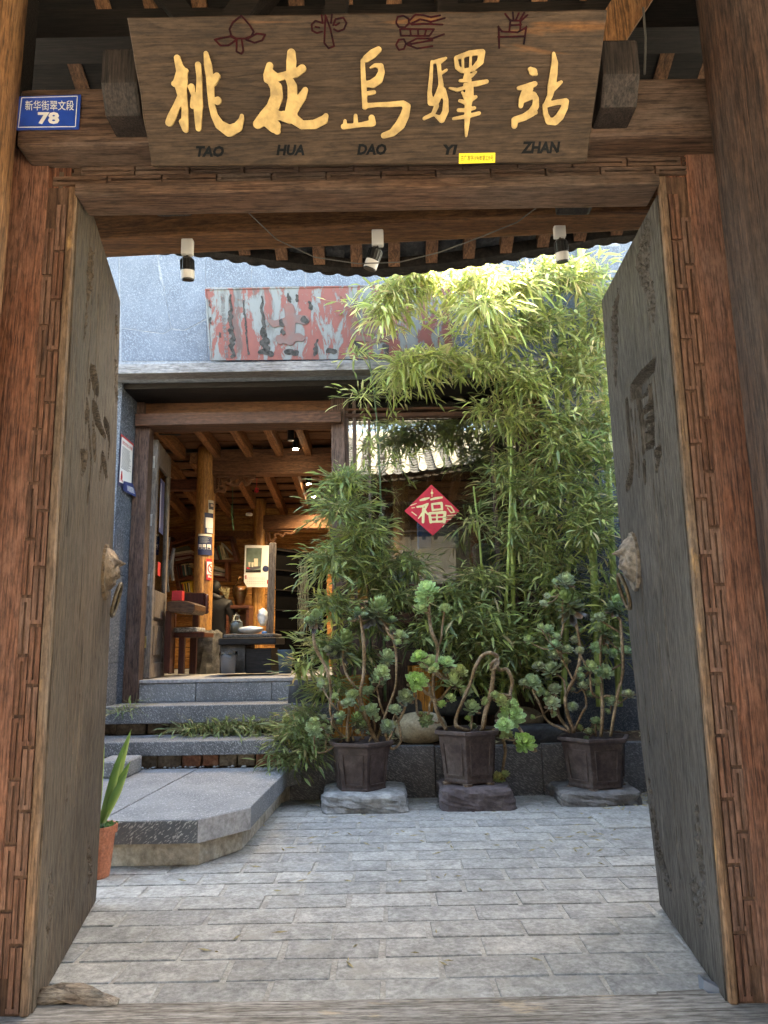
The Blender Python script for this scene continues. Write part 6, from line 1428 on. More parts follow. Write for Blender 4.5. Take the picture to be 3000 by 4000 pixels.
# ------------------------------------------------------------------ pedestals and pots
PY = 6.12
boulder(1263, 1588, 3072, 3176, PY, 'pedestal_grey', 'pedestal_stone', 'pale grey round stone under the left pot', 'stone', .3, 11, rough=.035, pw=9, chip=.03)
boulder(1715, 1992, 3050, 3168, PY + .02, 'pedestal_purple', 'pedestal_stone', 'purplish rough stone under the middle pot', 'stone', .3, 12, rough=.045, pw=9, chip=.035)
boulder(2164, 2476, 3062, 3152, PY + .1, 'pedestal_dark', 'pedestal_stone', 'flat dark grey stone under the right pot', 'stone', .3, 13, rough=.04, pw=9, chip=.03)
def pot(pxc, wrim, wbase, pyr, pyb, Y, rot, lab):
    c = at(pxc, pyb, Y); k = 1 / ppm(c); rr_, rb = wrim * k / 2, wbase * k / 2; H = at(pxc, pyr, Y).z - c.z
    t_ = thing('flower_pot', c, lab, 'flower pot', 'hexagonal glazed pots'); n = 6
    prof = [(rb, .0), (rb * 1.02, .02), (rb * .99, .035), (rb * 1.0, .05), (rb + (rr_ * .86 - rb) * .5, H * .5), (rr_ * .88, H * .86), (rr_ * .9, H * .9), (rr_, H * .93), (rr_, H), (rr_ * .88, H), (rr_ * .84, H * .86), (rr_ * .8, H * .84)]
    part(MB().lathe(prof, c, n, rot, cap=(True, True)), 'body', 'pot_glaze', t_, bevel=.006, seg=2)
    # raised panel frame on each side
    for s_ in range(n):
        t0, t1 = rot + 2 * math.pi * s_ / n, rot + 2 * math.pi * (s_ + 1) / n
        def q(u, v):
            z = H * v; r_ = rb + (rr_ * .87 - rb) * v; a = Vector((r_ * math.cos(t0), r_ * math.sin(t0), z)); b_ = Vector((r_ * math.cos(t1), r_ * math.sin(t1), z)); m_ = (a + b_) / 2; o = Vector((m_.x, m_.y, 0)).normalized() * .0035
            return c + a.lerp(b_, u) + o
        b = MB(); cs = [q(.16, .16), q(.84, .16), q(.86, .76), q(.14, .76)]
        for i in range(4): b.beam(cs[i], cs[(i + 1) % 4], .008, .007)
        part(b, 'panel_frame', 'pot_glaze', t_)
    for s_ in range(n):
        a = rot + 2 * math.pi * s_ / n; p = c + Vector((rb * .9 * math.cos(a), rb * .9 * math.sin(a), 0))
        part(MB().lathe([(.02, -.032), (.034, -.012), (.04, .004)], p, 8), 'foot', 'pot_foot', t_)
    part(MB().lathe([(rr_ * .82, H * .85)], c, n, rot), 'soil', 'soil', t_)
    return c
pot(1410, 272, 200, 2890, 3082, PY, R(-75), 'brown hexagonal pot on the pale grey stone at left')
pot(1833, 284, 212, 2845, 3046, PY + .02, R(-100), 'brown hexagonal pot on the purplish stone in the middle')
pot(2330, 300, 225, 2872, 3066, PY + .08, R(-112), 'brown hexagonal pot on the flat stone by the right door')

# ------------------------------------------------------------------ tree houseleeks: stems and rosettes traced one by one
def colmesh(mb_, cols_, name, org, mt, smooth=True):
    me = bpy.data.meshes.new(name); me.from_pydata([(p - org)[:] for p in mb_.v], [], mb_.f)
    ca = me.color_attributes.new('col', 'FLOAT_COLOR', 'POINT'); ca.data.foreach_set('color', np.array([(*c, 1) for c in cols_], dtype=np.float32).ravel())
    if smooth: me.polygons.foreach_set('use_smooth', [True] * len(me.polygons))
    me.materials.append(M[mt]); return me
def rosette(kind, seed):
    rr_ = random.Random(seed); b = MB(); cols_ = []
    NP = 64 if kind == 'd' else 52
    for i in range(NP):
        t_ = i / (NP - 1); a = i * 2.39996 + rr_.uniform(-.15, .15)
        el = R(80 - 78 * t_ ** .8) if kind != 'd' else R(80 - 125 * t_ ** .9)
        L = (.28 + .72 * t_ ** .6) * rr_.uniform(.9, 1.08); w_ = L * rr_.uniform(.2, .26) + .045
        d = Vector((math.cos(a) * math.cos(el), math.sin(a) * math.cos(el), math.sin(el))); s_ = Vector((-math.sin(a), math.cos(a), 0)); nn = s_.cross(d) * -1
        if nn.z < 0: nn = -nn
        base = Vector((0, 0, .28 - .5 * t_ * (1.4 if kind == 'd' else .8))) + d * .1
        P_ = [base - s_ * w_ * .22, base + s_ * w_ * .22, base + d * L * .55 + s_ * w_ * .8 + nn * .05, base + d * L * .55 - s_ * w_ * .8 + nn * .05, base + d * L * .85 + s_ * w_ * .78 + nn * .1, base + d * L * .85 - s_ * w_ * .78 + nn * .1, base + d * L * 1.02 + nn * .14, base + d * L * .55 - nn * .04, base + d * L * .85 + nn * .02]
        b.add(P_, [(0, 1, 7), (1, 2, 7), (0, 7, 3), (7, 2, 4, 8), (3, 7, 8, 5), (8, 4, 6), (5, 8, 6)])
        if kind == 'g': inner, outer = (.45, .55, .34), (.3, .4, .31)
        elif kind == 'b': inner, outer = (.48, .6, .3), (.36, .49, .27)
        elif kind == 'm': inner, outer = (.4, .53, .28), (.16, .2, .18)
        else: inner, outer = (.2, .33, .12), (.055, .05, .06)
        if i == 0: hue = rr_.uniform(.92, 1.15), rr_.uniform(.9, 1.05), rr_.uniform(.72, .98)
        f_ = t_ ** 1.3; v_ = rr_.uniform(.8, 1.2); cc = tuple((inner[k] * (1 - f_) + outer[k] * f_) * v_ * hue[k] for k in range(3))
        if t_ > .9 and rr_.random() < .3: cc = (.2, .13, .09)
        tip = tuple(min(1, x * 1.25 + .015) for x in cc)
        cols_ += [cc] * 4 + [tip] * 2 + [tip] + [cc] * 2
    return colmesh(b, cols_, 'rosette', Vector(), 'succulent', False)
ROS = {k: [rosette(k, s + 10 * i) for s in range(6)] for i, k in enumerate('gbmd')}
def smooth_path(pts, n=6):
    out = []
    for i in range(len(pts) - 1):
        p0, p1, p2, p3 = pts[max(i - 1, 0)], pts[i], pts[i + 1], pts[min(i + 2, len(pts) - 1)]
        for k in range(n):
            t_ = k / n; out.append(tuple(.5 * ((2 * p1[j]) + (-p0[j] + p2[j]) * t_ + (2 * p0[j] - 5 * p1[j] + 4 * p2[j] - p3[j]) * t_ * t_ + (-p0[j] + 3 * p1[j] - 3 * p2[j] + p3[j]) * t_ ** 3) for j in range(len(p1))))
    out.append(tuple(pts[-1])); return out
def succulent(zf, sc, base, ros, stems, Y, lab, seed):
    t_ = thing('potted_succulent', base, lab, 'succulent', 'tree houseleeks in the pots'); rr_ = random.Random(seed)
    yo = {}
    for si, st_ in enumerate(stems):
        off = rr_.uniform(-.12, .05); pth = smooth_path(st_); m_ = len(pth)
        b = MB(); pts = []
        for i, q in enumerate(pth):
            p = at(*zf(q[0], q[1]), Y + off * (i / m_) + .03 * math.sin(i * .5 + si)); pts.append(p)
        b.tube(pts, [max(.0035, q[2] * sc / ppm(pts[0])) for q in pth], 8); part(b, 'stem', 'stem_bark', t_, smooth=True)
        yo[si] = (st_[-1][0], st_[-1][1], Y + off)
    extra = []
    if True:
        for _ in range(34 if seed != 32 else 22):
            q = rr_.choice(ros); extra.append((q[0] + rr_.uniform(-1, 1) * 90 * .45 / sc, q[1] + rr_.uniform(-.6, 1) * 90 * .45 / sc, rr_.uniform(11, 20) / sc, rr_.choice('gggm' if seed != 32 else 'bbg')))
    for q in list(ros) + extra:
        x, y, r_ = q[:3]; kind = q[3] if len(q) > 3 else 'g'
        near = min(yo.values(), key=lambda e: (e[0] - x) ** 2 + (e[1] - y) ** 2); dd = math.hypot(near[0] - x, near[1] - y)
        yy = near[2] if dd < 130 else Y + rr_.uniform(-.2, .12)
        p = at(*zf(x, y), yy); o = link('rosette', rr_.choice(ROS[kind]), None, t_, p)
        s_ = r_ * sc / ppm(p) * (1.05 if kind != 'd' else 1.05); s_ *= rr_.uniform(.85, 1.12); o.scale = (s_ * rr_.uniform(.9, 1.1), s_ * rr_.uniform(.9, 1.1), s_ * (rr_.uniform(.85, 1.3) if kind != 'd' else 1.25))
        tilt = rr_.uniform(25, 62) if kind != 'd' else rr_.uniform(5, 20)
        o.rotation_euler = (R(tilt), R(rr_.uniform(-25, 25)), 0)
        if kind != 'd': o.rotation_euler.rotate_axis('Z', rr_.uniform(0, 6.28))
        if dd > 60:                                   # a short side shoot joins it to the nearest stem tip
            q0 = at(*zf(near[0], near[1]), near[2]); mid = p.lerp(q0, .5) + Vector((0, 0, -.03)); b = MB(); b.tube([p + Vector((0, .01, -.01)), mid, q0], [.005, .006, .006], 6); part(b, 'stem', 'stem_bark', t_, smooth=True)
zA, sA = zm(1180, 2250, .3737), .3737
zB, sB = zm(1600, 2250, .5304), .5304
succulent(zA, sA, at(1410, 2900, PY),
  [(145, 440, 112, 'd'), (430, 690, 130, 'd'), (340, 830, 66, 'm'), (790, 350, 142, 'd'), (580, 372, 50, 'd'), (945, 470, 58, 'm'), (1025, 635, 70, 'g'), (880, 870, 96, 'g'), (830, 1015, 88, 'g'), (790, 1095, 90, 'm'), (265, 1150, 78, 'm'), (530, 1250, 66, 'g'), (680, 1210, 62, 'g'), (1080, 1270, 96, 'm'),
   (480, 1340, 82, 'g'), (730, 1400, 86, 'g'), (970, 1405, 78, 'g'), (405, 1470, 76, 'g'), (570, 1490, 72, 'd'), (885, 1575, 78, 'm'), (125, 1600, 92, 'g'), (285, 1620, 76, 'g'), (130, 1520, 60, 'g'), (365, 1300, 24, 'g'), (935, 560, 36, 'd'), (640, 1560, 55, 'd'), (330, 1560, 50, 'd')],
  [[(790, 1740, 22), (700, 1580, 25), (640, 1400, 22), (610, 1220, 18), (640, 1050, 20), (650, 850, 20), (640, 650, 20), (620, 480, 18), (600, 410, 14)],
   [(420, 1700, 12), (300, 1450, 13), (300, 1240, 14), (290, 1100, 15), (240, 940, 17), (150, 770, 19), (120, 640, 17), (135, 540, 13)],
   [(790, 1700, 12), (860, 1480, 13), (970, 1180, 12), (985, 980, 13), (980, 800, 14), (950, 660, 15), (880, 565, 15), (830, 460, 12)],
   [(640, 1700, 14), (610, 1400, 12), (560, 1180, 13), (470, 1040, 14), (430, 900, 14), (430, 780, 12)], [(480, 1720, 26), (475, 1560, 16), (490, 1420, 14), (480, 1370, 10)], [(460, 1700, 10), (400, 1640, 10), (310, 1540, 12), (335, 1450, 10), (395, 1430, 10)],
   [(870, 1650, 16), (910, 1760, 16), (950, 1808, 14), (1030, 1730, 13), (1020, 1600, 12), (1000, 1500, 12), (972, 1440, 10)], [(870, 1480, 12), (820, 1350, 12), (800, 1270, 12), (780, 1160, 10)], [(420, 1720, 10), (240, 1840, 9), (140, 1830, 10), (128, 1740, 9), (130, 1640, 8)], [(250, 1840, 9), (248, 1740, 8), (280, 1660, 8)],
   [(900, 1740, 13), (960, 1600, 14), (1060, 1420, 14), (1080, 1320, 12)], [(540, 1720, 12), (520, 1640, 11), (560, 1540, 10)], [(700, 1730, 10), (760, 1600, 10), (735, 1450, 10)], [(600, 1720, 9), (625, 1640, 9), (540, 1330, 8)]], PY, 'dark-headed houseleek with twisted stems in the left pot', 31)
succulent(zB, sB, at(1833, 2860, PY),
  [(135, 110, 96, 'b'), (80, 250, 50, 'b'), (265, 250, 62, 'b'), (75, 610, 76, 'b'), (150, 645, 66, 'b'), (265, 650, 86, 'b'), (360, 720, 70, 'b'), (50, 780, 86, 'b'), (330, 800, 80, 'b'), (420, 860, 50, 'g'), (300, 910, 56, 'b'), (460, 985, 76, 'g'), (615, 880, 46, 'b'), (670, 920, 52, 'b'), (755, 1030, 88, 'b'), (700, 1100, 60, 'b'),
   (845, 1235, 82, 'b'), (655, 1550, 60, 'b'), (650, 1490, 46, 'b'), (125, 1065, 60, 'g'), (465, 1110, 32, 'g'), (715, 1165, 52, 'b'), (745, 955, 55, 'b'), (110, 170, 60, 'b')],
  [[(270, 1130, 14), (220, 1040, 14), (180, 920, 12), (175, 740, 12), (195, 640, 10), (205, 520, 13), (165, 420, 14), (145, 300, 13), (135, 150, 10)], [(205, 520, 9), (228, 480, 8), (240, 380, 8), (255, 270, 7)],
   [(440, 1140, 12), (345, 1105, 14), (350, 1020, 12), (400, 900, 12), (450, 780, 14), (480, 680, 14), (530, 592, 14), (590, 565, 14), (640, 590, 14), (650, 650, 12), (612, 692, 12), (600, 650, 10), (640, 612, 10)], [(540, 1120, 18), (560, 1000, 18), (600, 860, 18), (620, 700, 15), (640, 630, 10)],
   [(640, 640, 12), (660, 690, 13), (720, 692, 13), (755, 780, 14), (740, 870, 12), (755, 960, 12)], [(520, 1130, 10), (600, 1140, 11), (660, 1120, 11), (680, 1180, 12), (705, 1280, 12), (690, 1400, 11), (675, 1500, 9)], [(760, 1060, 12), (800, 1110, 12), (845, 1180, 10)],
   [(45, 830, 8), (55, 1000, 9), (90, 1030, 9), (140, 1010, 9), (150, 940, 9), (185, 900, 9)], [(185, 940, 9), (150, 870, 9), (150, 820, 8), (175, 900, 9), (220, 912, 10), (275, 845, 9), (320, 790, 8)], [(190, 690, 8), (240, 730, 8), (290, 760, 8)], [(455, 1130, 7), (455, 1050, 7), (460, 1000, 7)], [(200, 1000, 8), (215, 1080, 8), (130, 1060, 6)], [(610, 860, 8), (690, 870, 8), (745, 880, 9)]], PY + .02, 'bright green houseleek trailing over the middle pot rim', 32)
succulent(zB, sB, at(2330, 2890, PY + .06),
  [(1165, 195, 102, 'd'), (1140, 50, 76, 'm'), (1520, 205, 82, 'd'), (1010, 150, 30, 'g'), (1020, 405, 50, 'g'), (880, 480, 48, 'g'), (1400, 310, 46, 'g'), (1440, 410, 66, 'd'), (1075, 515, 50, 'g'), (1060, 592, 42, 'm'), (1165, 550, 46, 'g'), (1210, 480, 36, 'g'), (1370, 530, 50, 'g'), (1590, 560, 46, 'g'), (950, 670, 46, 'm'), (1045, 700, 76, 'g'),
   (1150, 640, 42, 'm'), (1330, 675, 56, 'g'), (1435, 710, 56, 'g'), (1260, 740, 42, 'g'), (1270, 820, 52, 'g'), (900, 790, 66, 'g'), (1070, 840, 46, 'g'), (1005, 875, 26, 'g'), (1050, 945, 62, 'g'), (1200, 965, 46, 'm'), (1490, 930, 56, 'g'), (1455, 1000, 32, 'g'), (1610, 880, 46, 'm'), (1370, 1075, 40, 'g'), (1320, 1155, 36, 'g'), (905, 1040, 22, 'g'), (1490, 570, 42, 'm')],
  [[(1210, 1150, 16), (1160, 1000, 14), (1150, 880, 13), (1220, 740, 14), (1255, 600, 12), (1245, 450, 12), (1230, 370, 13), (1185, 250, 22)], [(1120, 620, 8), (1110, 470, 8), (1130, 380, 9), (1125, 240, 8), (1140, 100, 7)], [(1410, 1180, 14), (1420, 1000, 14), (1410, 700, 12), (1405, 480, 10), (1430, 430, 8)], [(1480, 1180, 12), (1530, 880, 13), (1570, 700, 12), (1560, 420, 12), (1545, 250, 9)],
   [(1180, 1150, 9), (1020, 1070, 9), (960, 950, 9), (915, 860, 9), (900, 810, 7)], [(1180, 1140, 12), (1100, 1030, 12), (1080, 900, 9), (1075, 850, 8)], [(1215, 1130, 9), (1270, 1010, 9), (1300, 960, 9), (1292, 870, 8), (1270, 830, 8)], [(1400, 900, 9), (1345, 860, 9), (1330, 760, 8), (1330, 690, 8)], [(1400, 900, 8), (1470, 882, 8), (1490, 940, 8)], [(1560, 650, 8), (1480, 695, 8), (1440, 720, 8)], [(1555, 420, 8), (1440, 350, 8), (1405, 320, 7)], [(1150, 880, 9), (1130, 760, 8), (1060, 720, 8)], [(1200, 760, 8), (1140, 640, 7), (1080, 540, 7)], [(1160, 1000, 9), (1200, 970, 8)], [(1370, 1180, 8), (1370, 1090, 7)], [(1050, 1040, 8), (1045, 960, 8)]], PY + .06, 'many-headed grey-green houseleek in the right pot', 33)

# ------------------------------------------------------------------ bamboo
def leaf_geo(b, cols_, p, d, L, w_, c, tipc, droop, up=Vector((0, 0, 1))):
    s_ = d.cross(up)
    s_ = s_.normalized() if s_.length > 1e-4 else Vector((1, 0, 0))
    s_ = (s_ + up * rnd.uniform(-.6, .6)).normalized(); nn = s_.cross(d)
    m1 = p + d * L * .38 - up * droop * L * .1; m2 = p + d * L * .72 - up * droop * L * .34; t_ = p + d * L - up * droop * L * .68
    f_ = nn * w_ * .22
    b.add([p, m1 + s_ * w_ * .5 + f_, m1, m1 - s_ * w_ * .5 + f_, m2 + s_ * w_ * .36 + f_, m2, m2 - s_ * w_ * .36 + f_, t_], [(0, 1, 2), (0, 2, 3), (1, 4, 5, 2), (2, 5, 6, 3), (4, 7, 5), (5, 7, 6)])
    cols_ += [c] * 4 + [c, c, c] + [tipc]
def foliage(blobs, seed, palette, lsize=.115, dry=.25, name='foliage'):
    """blobs: (px, py, Y, rx px, ry px, depth m, clusters, droop)"""
    global rnd
    rnd = random.Random(seed); b = MB(); cols_ = []; tw = MB()
    for (px, py, Y, rx, ry, dz, ncl, droop) in blobs:
        rx, ry = max(rx - 65, rx * .42), max(ry - 55, ry * .42)
        for _ in range(int(ncl * .95)):
            while True:
                u, v, w_ = U(-1, 1), U(-1, 1), U(-1, 1)
                if u * u + v * v + w_ * w_ < 1: break
            p = at(px + u * rx, py + v * ry, Y + w_ * dz)
            if p.y > 6.78 and p.z > 4.0: p.y = 6.74 - U(0, .1)
            if p.y > 7.2: p.y = 7.15 - U(0, .1)
            a = U(0, 6.28); td = Vector((math.cos(a), math.sin(a) * .8, U(-.45, .5) - droop * .22)).normalized()
            TL = U(.14, .32)
            e = p + td * TL - Vector((0, 0, TL * .15 * droop))
            tw.tube([p - td * TL * .8, p, e], [.0016, .0016, .001], 3, cap=False)
            nl = rnd.choice((5, 5, 6, 7, 8))
            for q in range(nl):
                t_ = q / (nl - 1); o = p.lerp(e, -.35 + 1.35 * t_); side = 1 if q % 2 else -1
                ang = (1 - t_) * U(.6, 1.4) + U(0, .4); ax = td.orthogonal(); ax.rotate(Matrix.Rotation(U(-.9, .9), 3, td)); dd = td.copy(); dd.rotate(Matrix.Rotation(ang * side, 3, ax))
                dd = (dd + Vector((U(-.15, .15), U(-.15, .15), -droop * U(-.1, .4)))).normalized()
                c = rnd.choice(palette); v_ = U(.6, 1.45); c = tuple(x * v_ for x in c); tc = c
                if rnd.random() < dry: tc = (.5 * U(.8, 1.1), .4 * U(.8, 1.1), .22)
                if rnd.random() < dry * .12: c = (.42, .34, .17)
                L = lsize * rnd.choice((.45, .6, .75, .85, 1.0, 1.15)) * U(.85, 1.15); leaf_geo(b, cols_, o, dd, L, L * U(.15, .21), c, tc, droop * U(.05, .8))
    return b, cols_, tw
def bamboo(label, base, culms, blobs, seed, palette, lsize=.115, dry=.25, cm='culm', name='bamboo', group=None):
    t_ = thing(name, base, label, 'bamboo', group or 'bamboo in the planting bed')
    for cu in culms:
        pts = [at(*c[:3]) for c in cu]; r0 = cu[0][3] * 1.2 / ppm(pts[0]); r1 = cu[-1][3] * 1.2 / ppm(pts[-1]); sp = smooth_path([tuple(p) for p in pts], 10)
        b = MB(); rad = []
        d = [0]
        for i in range(1, len(sp)): d.append(d[-1] + (Vector(sp[i]) - Vector(sp[i - 1])).length)
        for i in range(len(sp)): rad.append(r0 + (r1 - r0) * d[i] / d[-1])
        b.tube(sp, rad, 10)
        node = .12
        i = 1
        while node < d[-1]:
            while i < len(d) - 1 and d[i] < node: i += 1
            f_ = (node - d[i - 1]) / max(1e-6, d[i] - d[i - 1]); p = Vector(sp[i - 1]).lerp(Vector(sp[i]), f_); dr = (Vector(sp[i]) - Vector(sp[i - 1])).normalized()
            b.tube([p - dr * .006, p, p + dr * .006], [rad[i], rad[i] * 1.18 + .0008, rad[i]], 10, cap=False); node += U(.2, .3)
        part(b, 'culm', cm, t_, smooth=True)
    b, cols_, tw = foliage(blobs, seed, palette, lsize, dry)
    org = BASE[t_.name]
    o = link('foliage', colmesh(b, cols_, 'foliage', org, 'leaf', smooth=False), None, t_)
    part(tw, 'twigs', 'twig', t_, kind='stuff')
    return t_
G1 = [(.15, .21, .075), (.19, .25, .09), (.12, .17, .07), (.25, .29, .12)]
G2 = [(.26, .31, .085), (.32, .35, .11), (.2, .26, .08), (.4, .4, .17)]
G3 = [(.12, .185, .075), (.155, .22, .09), (.1, .15, .068), (.19, .25, .1)]
rnd = random.Random(99)
bamboo('tall bamboo with thick yellow-green culms beside the right door', at(2330, 2800, 6.75),
  [[(2345, 2760, 6.75, 14), (2318, 2200, 6.75, 14), (2290, 1600, 6.75, 14), (2268, 1000, 6.75, 12), (2262, 800, 6.7, 10)], [(2420, 2760, 6.85, 11), (2370, 1700, 6.85, 11), (2345, 1100, 6.85, 10), (2335, 850, 6.8, 9)], [(2200, 2750, 6.8, 10), (2225, 1900, 6.8, 10), (2195, 1250, 6.8, 10), (2140, 1000, 6.7, 8)], [(2150, 2760, 6.8, 9), (2140, 2300, 6.8, 9), (2170, 1700, 6.8, 8), (2190, 1300, 6.8, 6)]],
  [(2200, 1060, 6.35, 220, 90, .35, 170, .6), (2360, 1220, 6.5, 100, 190, .3, 120, .6), (2120, 1250, 6.5, 180, 90, .25, 70, .6), (2270, 1420, 6.55, 140, 160, .25, 120, .6), (2360, 1700, 6.6, 90, 250, .2, 130, .6), (2200, 1700, 6.6, 140, 170, .25, 130, .6), (2300, 2000, 6.6, 130, 200, .2, 140, .6), (2380, 2400, 6.7, 80, 250, .15, 80, .6), (2180, 2350, 6.75, 130, 160, .15, 90, .6), (2150, 1450, 6.5, 330, 420, .3, 110, .5), (2250, 2050, 6.6, 230, 420, .25, 90, .5)],
  41, G2 + G1, .15, .35)
bamboo('leaning bamboo whose leafy tops hang over the red plaque', at(2000, 2800, 6.7),
  [[(2010, 2760, 6.8, 9), (2000, 2100, 6.8, 9), (1985, 1700, 6.75, 9), (1950, 1400, 6.6, 8), (1930, 1150, 6.4, 6), (1880, 1060, 6.2, 3)], [(1960, 2760, 6.8, 6), (1990, 1500, 6.6, 5), (1800, 1120, 6.2, 4), (1560, 1110, 6.0, 2)]],
  [(1640, 1075, 5.95, 150, 45, .2, 80, .9), (1545, 1140, 5.9, 95, 60, .15, 70, 1.1), (1500, 1215, 5.9, 50, 60, .12, 26, 1.1), (1850, 1090, 5.8, 150, 60, .3, 95, .9), (1880, 1180, 5.6, 110, 60, .25, 70, .9), (2020, 1110, 6.1, 140, 80, .3, 90, .8), (1950, 1300, 6.4, 150, 90, .25, 60, .7), (1700, 1395, 6.25, 170, 45, .2, 85, .8), (1580, 1420, 6.2, 90, 40, .15, 40, .9), (1880, 1430, 6.35, 140, 60, .2, 60, .7), (2060, 1480, 6.4, 110, 90, .2, 70, .7), (1850, 1280, 6.3, 260, 170, .3, 55, .6), (1980, 1600, 6.5, 200, 120, .2, 30, .5)],
  42, G2, .15, .3)
bamboo('dense bamboo growing in front of the window glass', at(1980, 2790, 6.9),
  [[(1990, 2750, 7.0, 6), (2010, 2100, 7.0, 6), (1990, 1700, 6.95, 4)], [(1900, 2740, 6.95, 5), (1880, 2200, 6.95, 4), (1850, 1900, 6.9, 3)], [(2060, 2740, 6.95, 6), (2050, 2000, 6.95, 5), (2070, 1650, 6.9, 3)]],
  [(2010, 1650, 6.75, 130, 110, .2, 70, .6), (1880, 1600, 6.7, 60, 60, .15, 14, .7), (1990, 1850, 6.8, 130, 150, .2, 90, .6), (2120, 1900, 6.75, 120, 170, .2, 110, .6), (2030, 2080, 6.8, 150, 140, .2, 100, .6), (1850, 2030, 6.75, 60, 70, .12, 14, .6), (2130, 2200, 6.8, 140, 150, .2, 90, .6), (1880, 2260, 6.8, 150, 90, .2, 80, .6)],
  43, G1 + G2, .14, .4)
bamboo('broad-leaved low bamboo behind the middle pot', at(1850, 2760, 6.95),
  [[(1850, 2740, 7.0, 5), (1860, 2400, 7.0, 4)], [(1950, 2740, 7.0, 5), (1960, 2420, 6.95, 4)], [(1760, 2740, 7.0, 4), (1750, 2380, 6.95, 3)]],
  [(1850, 2420, 6.72, 220, 110, .25, 210, .6), (1950, 2520, 6.72, 200, 120, .25, 170, .6), (1700, 2480, 6.75, 160, 110, .2, 80, .5), (2100, 2500, 6.75, 160, 140, .2, 90, .5), (1760, 2330, 6.8, 130, 90, .2, 80, .6), (2040, 2650, 6.8, 120, 90, .15, 60, .6), (1820, 2620, 6.85, 150, 80, .12, 50, .6)],
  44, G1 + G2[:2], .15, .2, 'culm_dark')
bamboo('bushy bamboo between the doorway and the window', at(1370, 2820, 6.85),
  [[(1370, 2760, 6.9, 5), (1360, 2200, 6.85, 4), (1350, 1850, 6.8, 3)], [(1330, 2760, 6.9, 4), (1310, 2300, 6.85, 3), (1290, 2050, 6.8, 2)], [(1450, 2760, 6.9, 5), (1440, 2300, 6.85, 4), (1420, 2000, 6.8, 3)]],
  [(1350, 1870, 6.6, 80, 80, .2, 95, .3), (1330, 1980, 6.6, 110, 90, .25, 120, .4), (1410, 2080, 6.65, 150, 90, .25, 120, .5), (1300, 2180, 6.6, 120, 110, .25, 120, .5), (1450, 2220, 6.7, 150, 120, .2, 130, .5), (1590, 2200, 6.75, 100, 60, .2, 50, .5), (1560, 2330, 6.75, 140, 90, .2, 90, .5), (1300, 2360, 6.6, 110, 90, .2, 80, .5), (1450, 2420, 6.85, 130, 80, .15, 70, .5), (1270, 2520, 6.55, 110, 90, .2, 75, .5), (1180, 2600, 6.5, 60, 50, .12, 24, .5), (1300, 2680, 6.6, 110, 80, .2, 60, .5), (1400, 2560, 6.9, 120, 60, .1, 40, .5)],
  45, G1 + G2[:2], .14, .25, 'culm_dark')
bamboo('single thin bamboo shoot rising past the window', at(1500, 2760, 6.75),
  [[(1505, 2740, 6.8, 5), (1488, 2000, 6.75, 5), (1472, 1640, 6.7, 4.5), (1440, 1400, 6.6, 4), (1405, 1270, 6.55, 3), (1375, 1130, 6.5, 1.5)], [(1455, 1460, 6.6, 2), (1410, 1380, 6.55, 1)], [(1470, 1610, 6.6, 2), (1400, 1520, 6.5, 1)], [(1480, 1730, 6.7, 2), (1560, 1640, 6.6, 1)], [(1484, 1850, 6.7, 2), (1540, 1760, 6.6, 1)]],
  [(1390, 1180, 6.5, 40, 70, .06, 7, .2), (1400, 1380, 6.5, 50, 60, .06, 9, .2), (1480, 1330, 6.5, 20, 40, .05, 4, .2), (1420, 1540, 6.5, 60, 60, .08, 12, .4), (1530, 1520, 6.5, 70, 40, .08, 16, .6), (1600, 1480, 6.4, 90, 50, .1, 24, .7), (1545, 1650, 6.6, 30, 60, .06, 6, .2), (1440, 1720, 6.6, 40, 80, .05, 8, .2), (1540, 1790, 6.6, 30, 50, .05, 6, .3)],
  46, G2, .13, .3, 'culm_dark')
bamboo('low bamboo sprawling over the end of the steps', at(1190, 2960, 6.3),
  [[(1210, 2960, 6.35, 3), (1180, 2850, 6.3, 2)]],
  [(1170, 2850, 6.3, 90, 50, .1, 50, .4), (1190, 2920, 6.25, 80, 50, .1, 55, .5), (1110, 2960, 6.25, 60, 30, .08, 30, .5), (1180, 2780, 6.5, 70, 40, .1, 26, .4), (1110, 2880, 6.3, 50, 30, .08, 16, .4)],
  47, G1, .12, .3, 'culm_dark')
bamboo('trailing bamboo leaves filling the gap between two steps', at(950, 2860, 6.75), [],
  [(980, 2835, 6.74, 330, 14, .06, 150, .9), (760, 2845, 6.74, 120, 10, .05, 26, .9), (1150, 2800, 6.7, 60, 40, .06, 20, .4)], 48, G1, .1, .35)
bamboo('small bamboo sprig on the upper step beside the left door', at(470, 2800, 6.78), [],
  [(460, 2770, 6.76, 60, 25, .05, 9, .4), (520, 2760, 6.76, 30, 20, .05, 5, .3)], 49, G3, .09, .2)

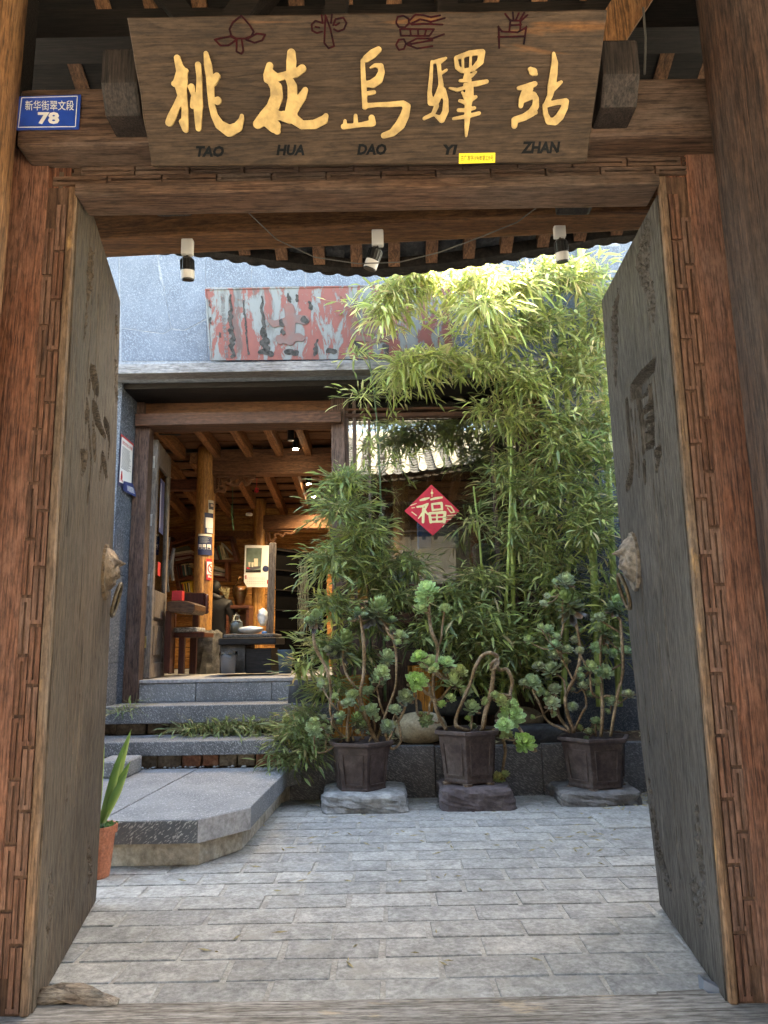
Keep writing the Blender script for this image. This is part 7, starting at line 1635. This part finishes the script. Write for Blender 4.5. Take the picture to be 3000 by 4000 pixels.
# ------------------------------------------------------------------ terracotta pot with sword-shaped leaves
rnd = random.Random(5)
c = atz(372, 3425, 0.0); kk = 1 / ppm(c); rim = 74 * kk
tp = thing('terracotta_pot', c, 'terracotta pot half hidden by the left door', 'flower pot')
H = at(372, 3222, c.y).z
part(MB().lathe([(rim * .68, 0), (rim * .72, .01), (rim * .9, H * .84), (rim * 1.0, H * .85), (rim * 1.02, H), (rim * .92, H), (rim * .88, H * .88)], c, 28), 'body', 'terracotta', tp, smooth=False)
part(MB().lathe([(rim * .9, H * .9)], c, 24), 'soil', 'soil', tp)
sp = thing('sword_plant', c + Vector((0, 0, H * .9)), 'long green sword-shaped leaves in the terracotta pot', 'plant')
for (x0, y0, x1, y1, w_) in ((395, 3215, 512, 2850, 44), (400, 3215, 478, 2940, 30), (400, 3215, 508, 2975, 40), (402, 3215, 500, 3010, 34), (375, 3215, 330, 2830, 40), (370, 3215, 250, 2950, 36), (380, 3215, 400, 2760, 36)):
    b = MB(); cols_ = []; n = 10
    p0, p1 = at(x0, y0, c.y), at(x1, y1, c.y + U(-.12, .02)); d = p1 - p0; s_ = Vector((d.z, 0, -d.x)).normalized(); hw = w_ * kk / 2
    for i in range(n + 1):
        t_ = i / n; q = p0 + d * t_ + Vector((0, .03 * math.sin(t_ * 3), 0)) + s_ * (-.012 * math.sin(t_ * 3.1)); ww = hw * (.55 + .45 * math.sin(min(1, t_ * 1.6) * 1.57)) * (1 - max(0, t_ - .55) / .45) ** .8 + .0005
        b.add([q - s_ * ww, q + Vector((0, .01, 0)), q + s_ * ww], []); e = U(.9, 1.1)
        cols_ += [(.1 * e, .2 * e, .05), (.16 * e, .28 * e, .06), (.3 * e, .36 * e, .08)]
    b.f = [(3 * i + k, 3 * i + k + 1, 3 * i + 4 + k, 3 * i + 3 + k) for i in range(n) for k in range(2)]
    link('leaf', colmesh(b, cols_, 'leaf', BASE[sp.name], 'swordleaf'), None, sp)
b = MB(); cols_ = []
for k in range(60):
    p = c + Vector((U(-.5, 1) * rim * .8, U(-.6, .6) * rim, H * .92)); leaf_geo(b, cols_, p, Vector((U(-.5, .5), U(-.5, .5), 1)).normalized(), .05, .02, (.07, .15, .04), (.1, .2, .05), .4)
link('small_weed', colmesh(b, cols_, 'small_weed', BASE[sp.name], 'leaf'), None, sp)
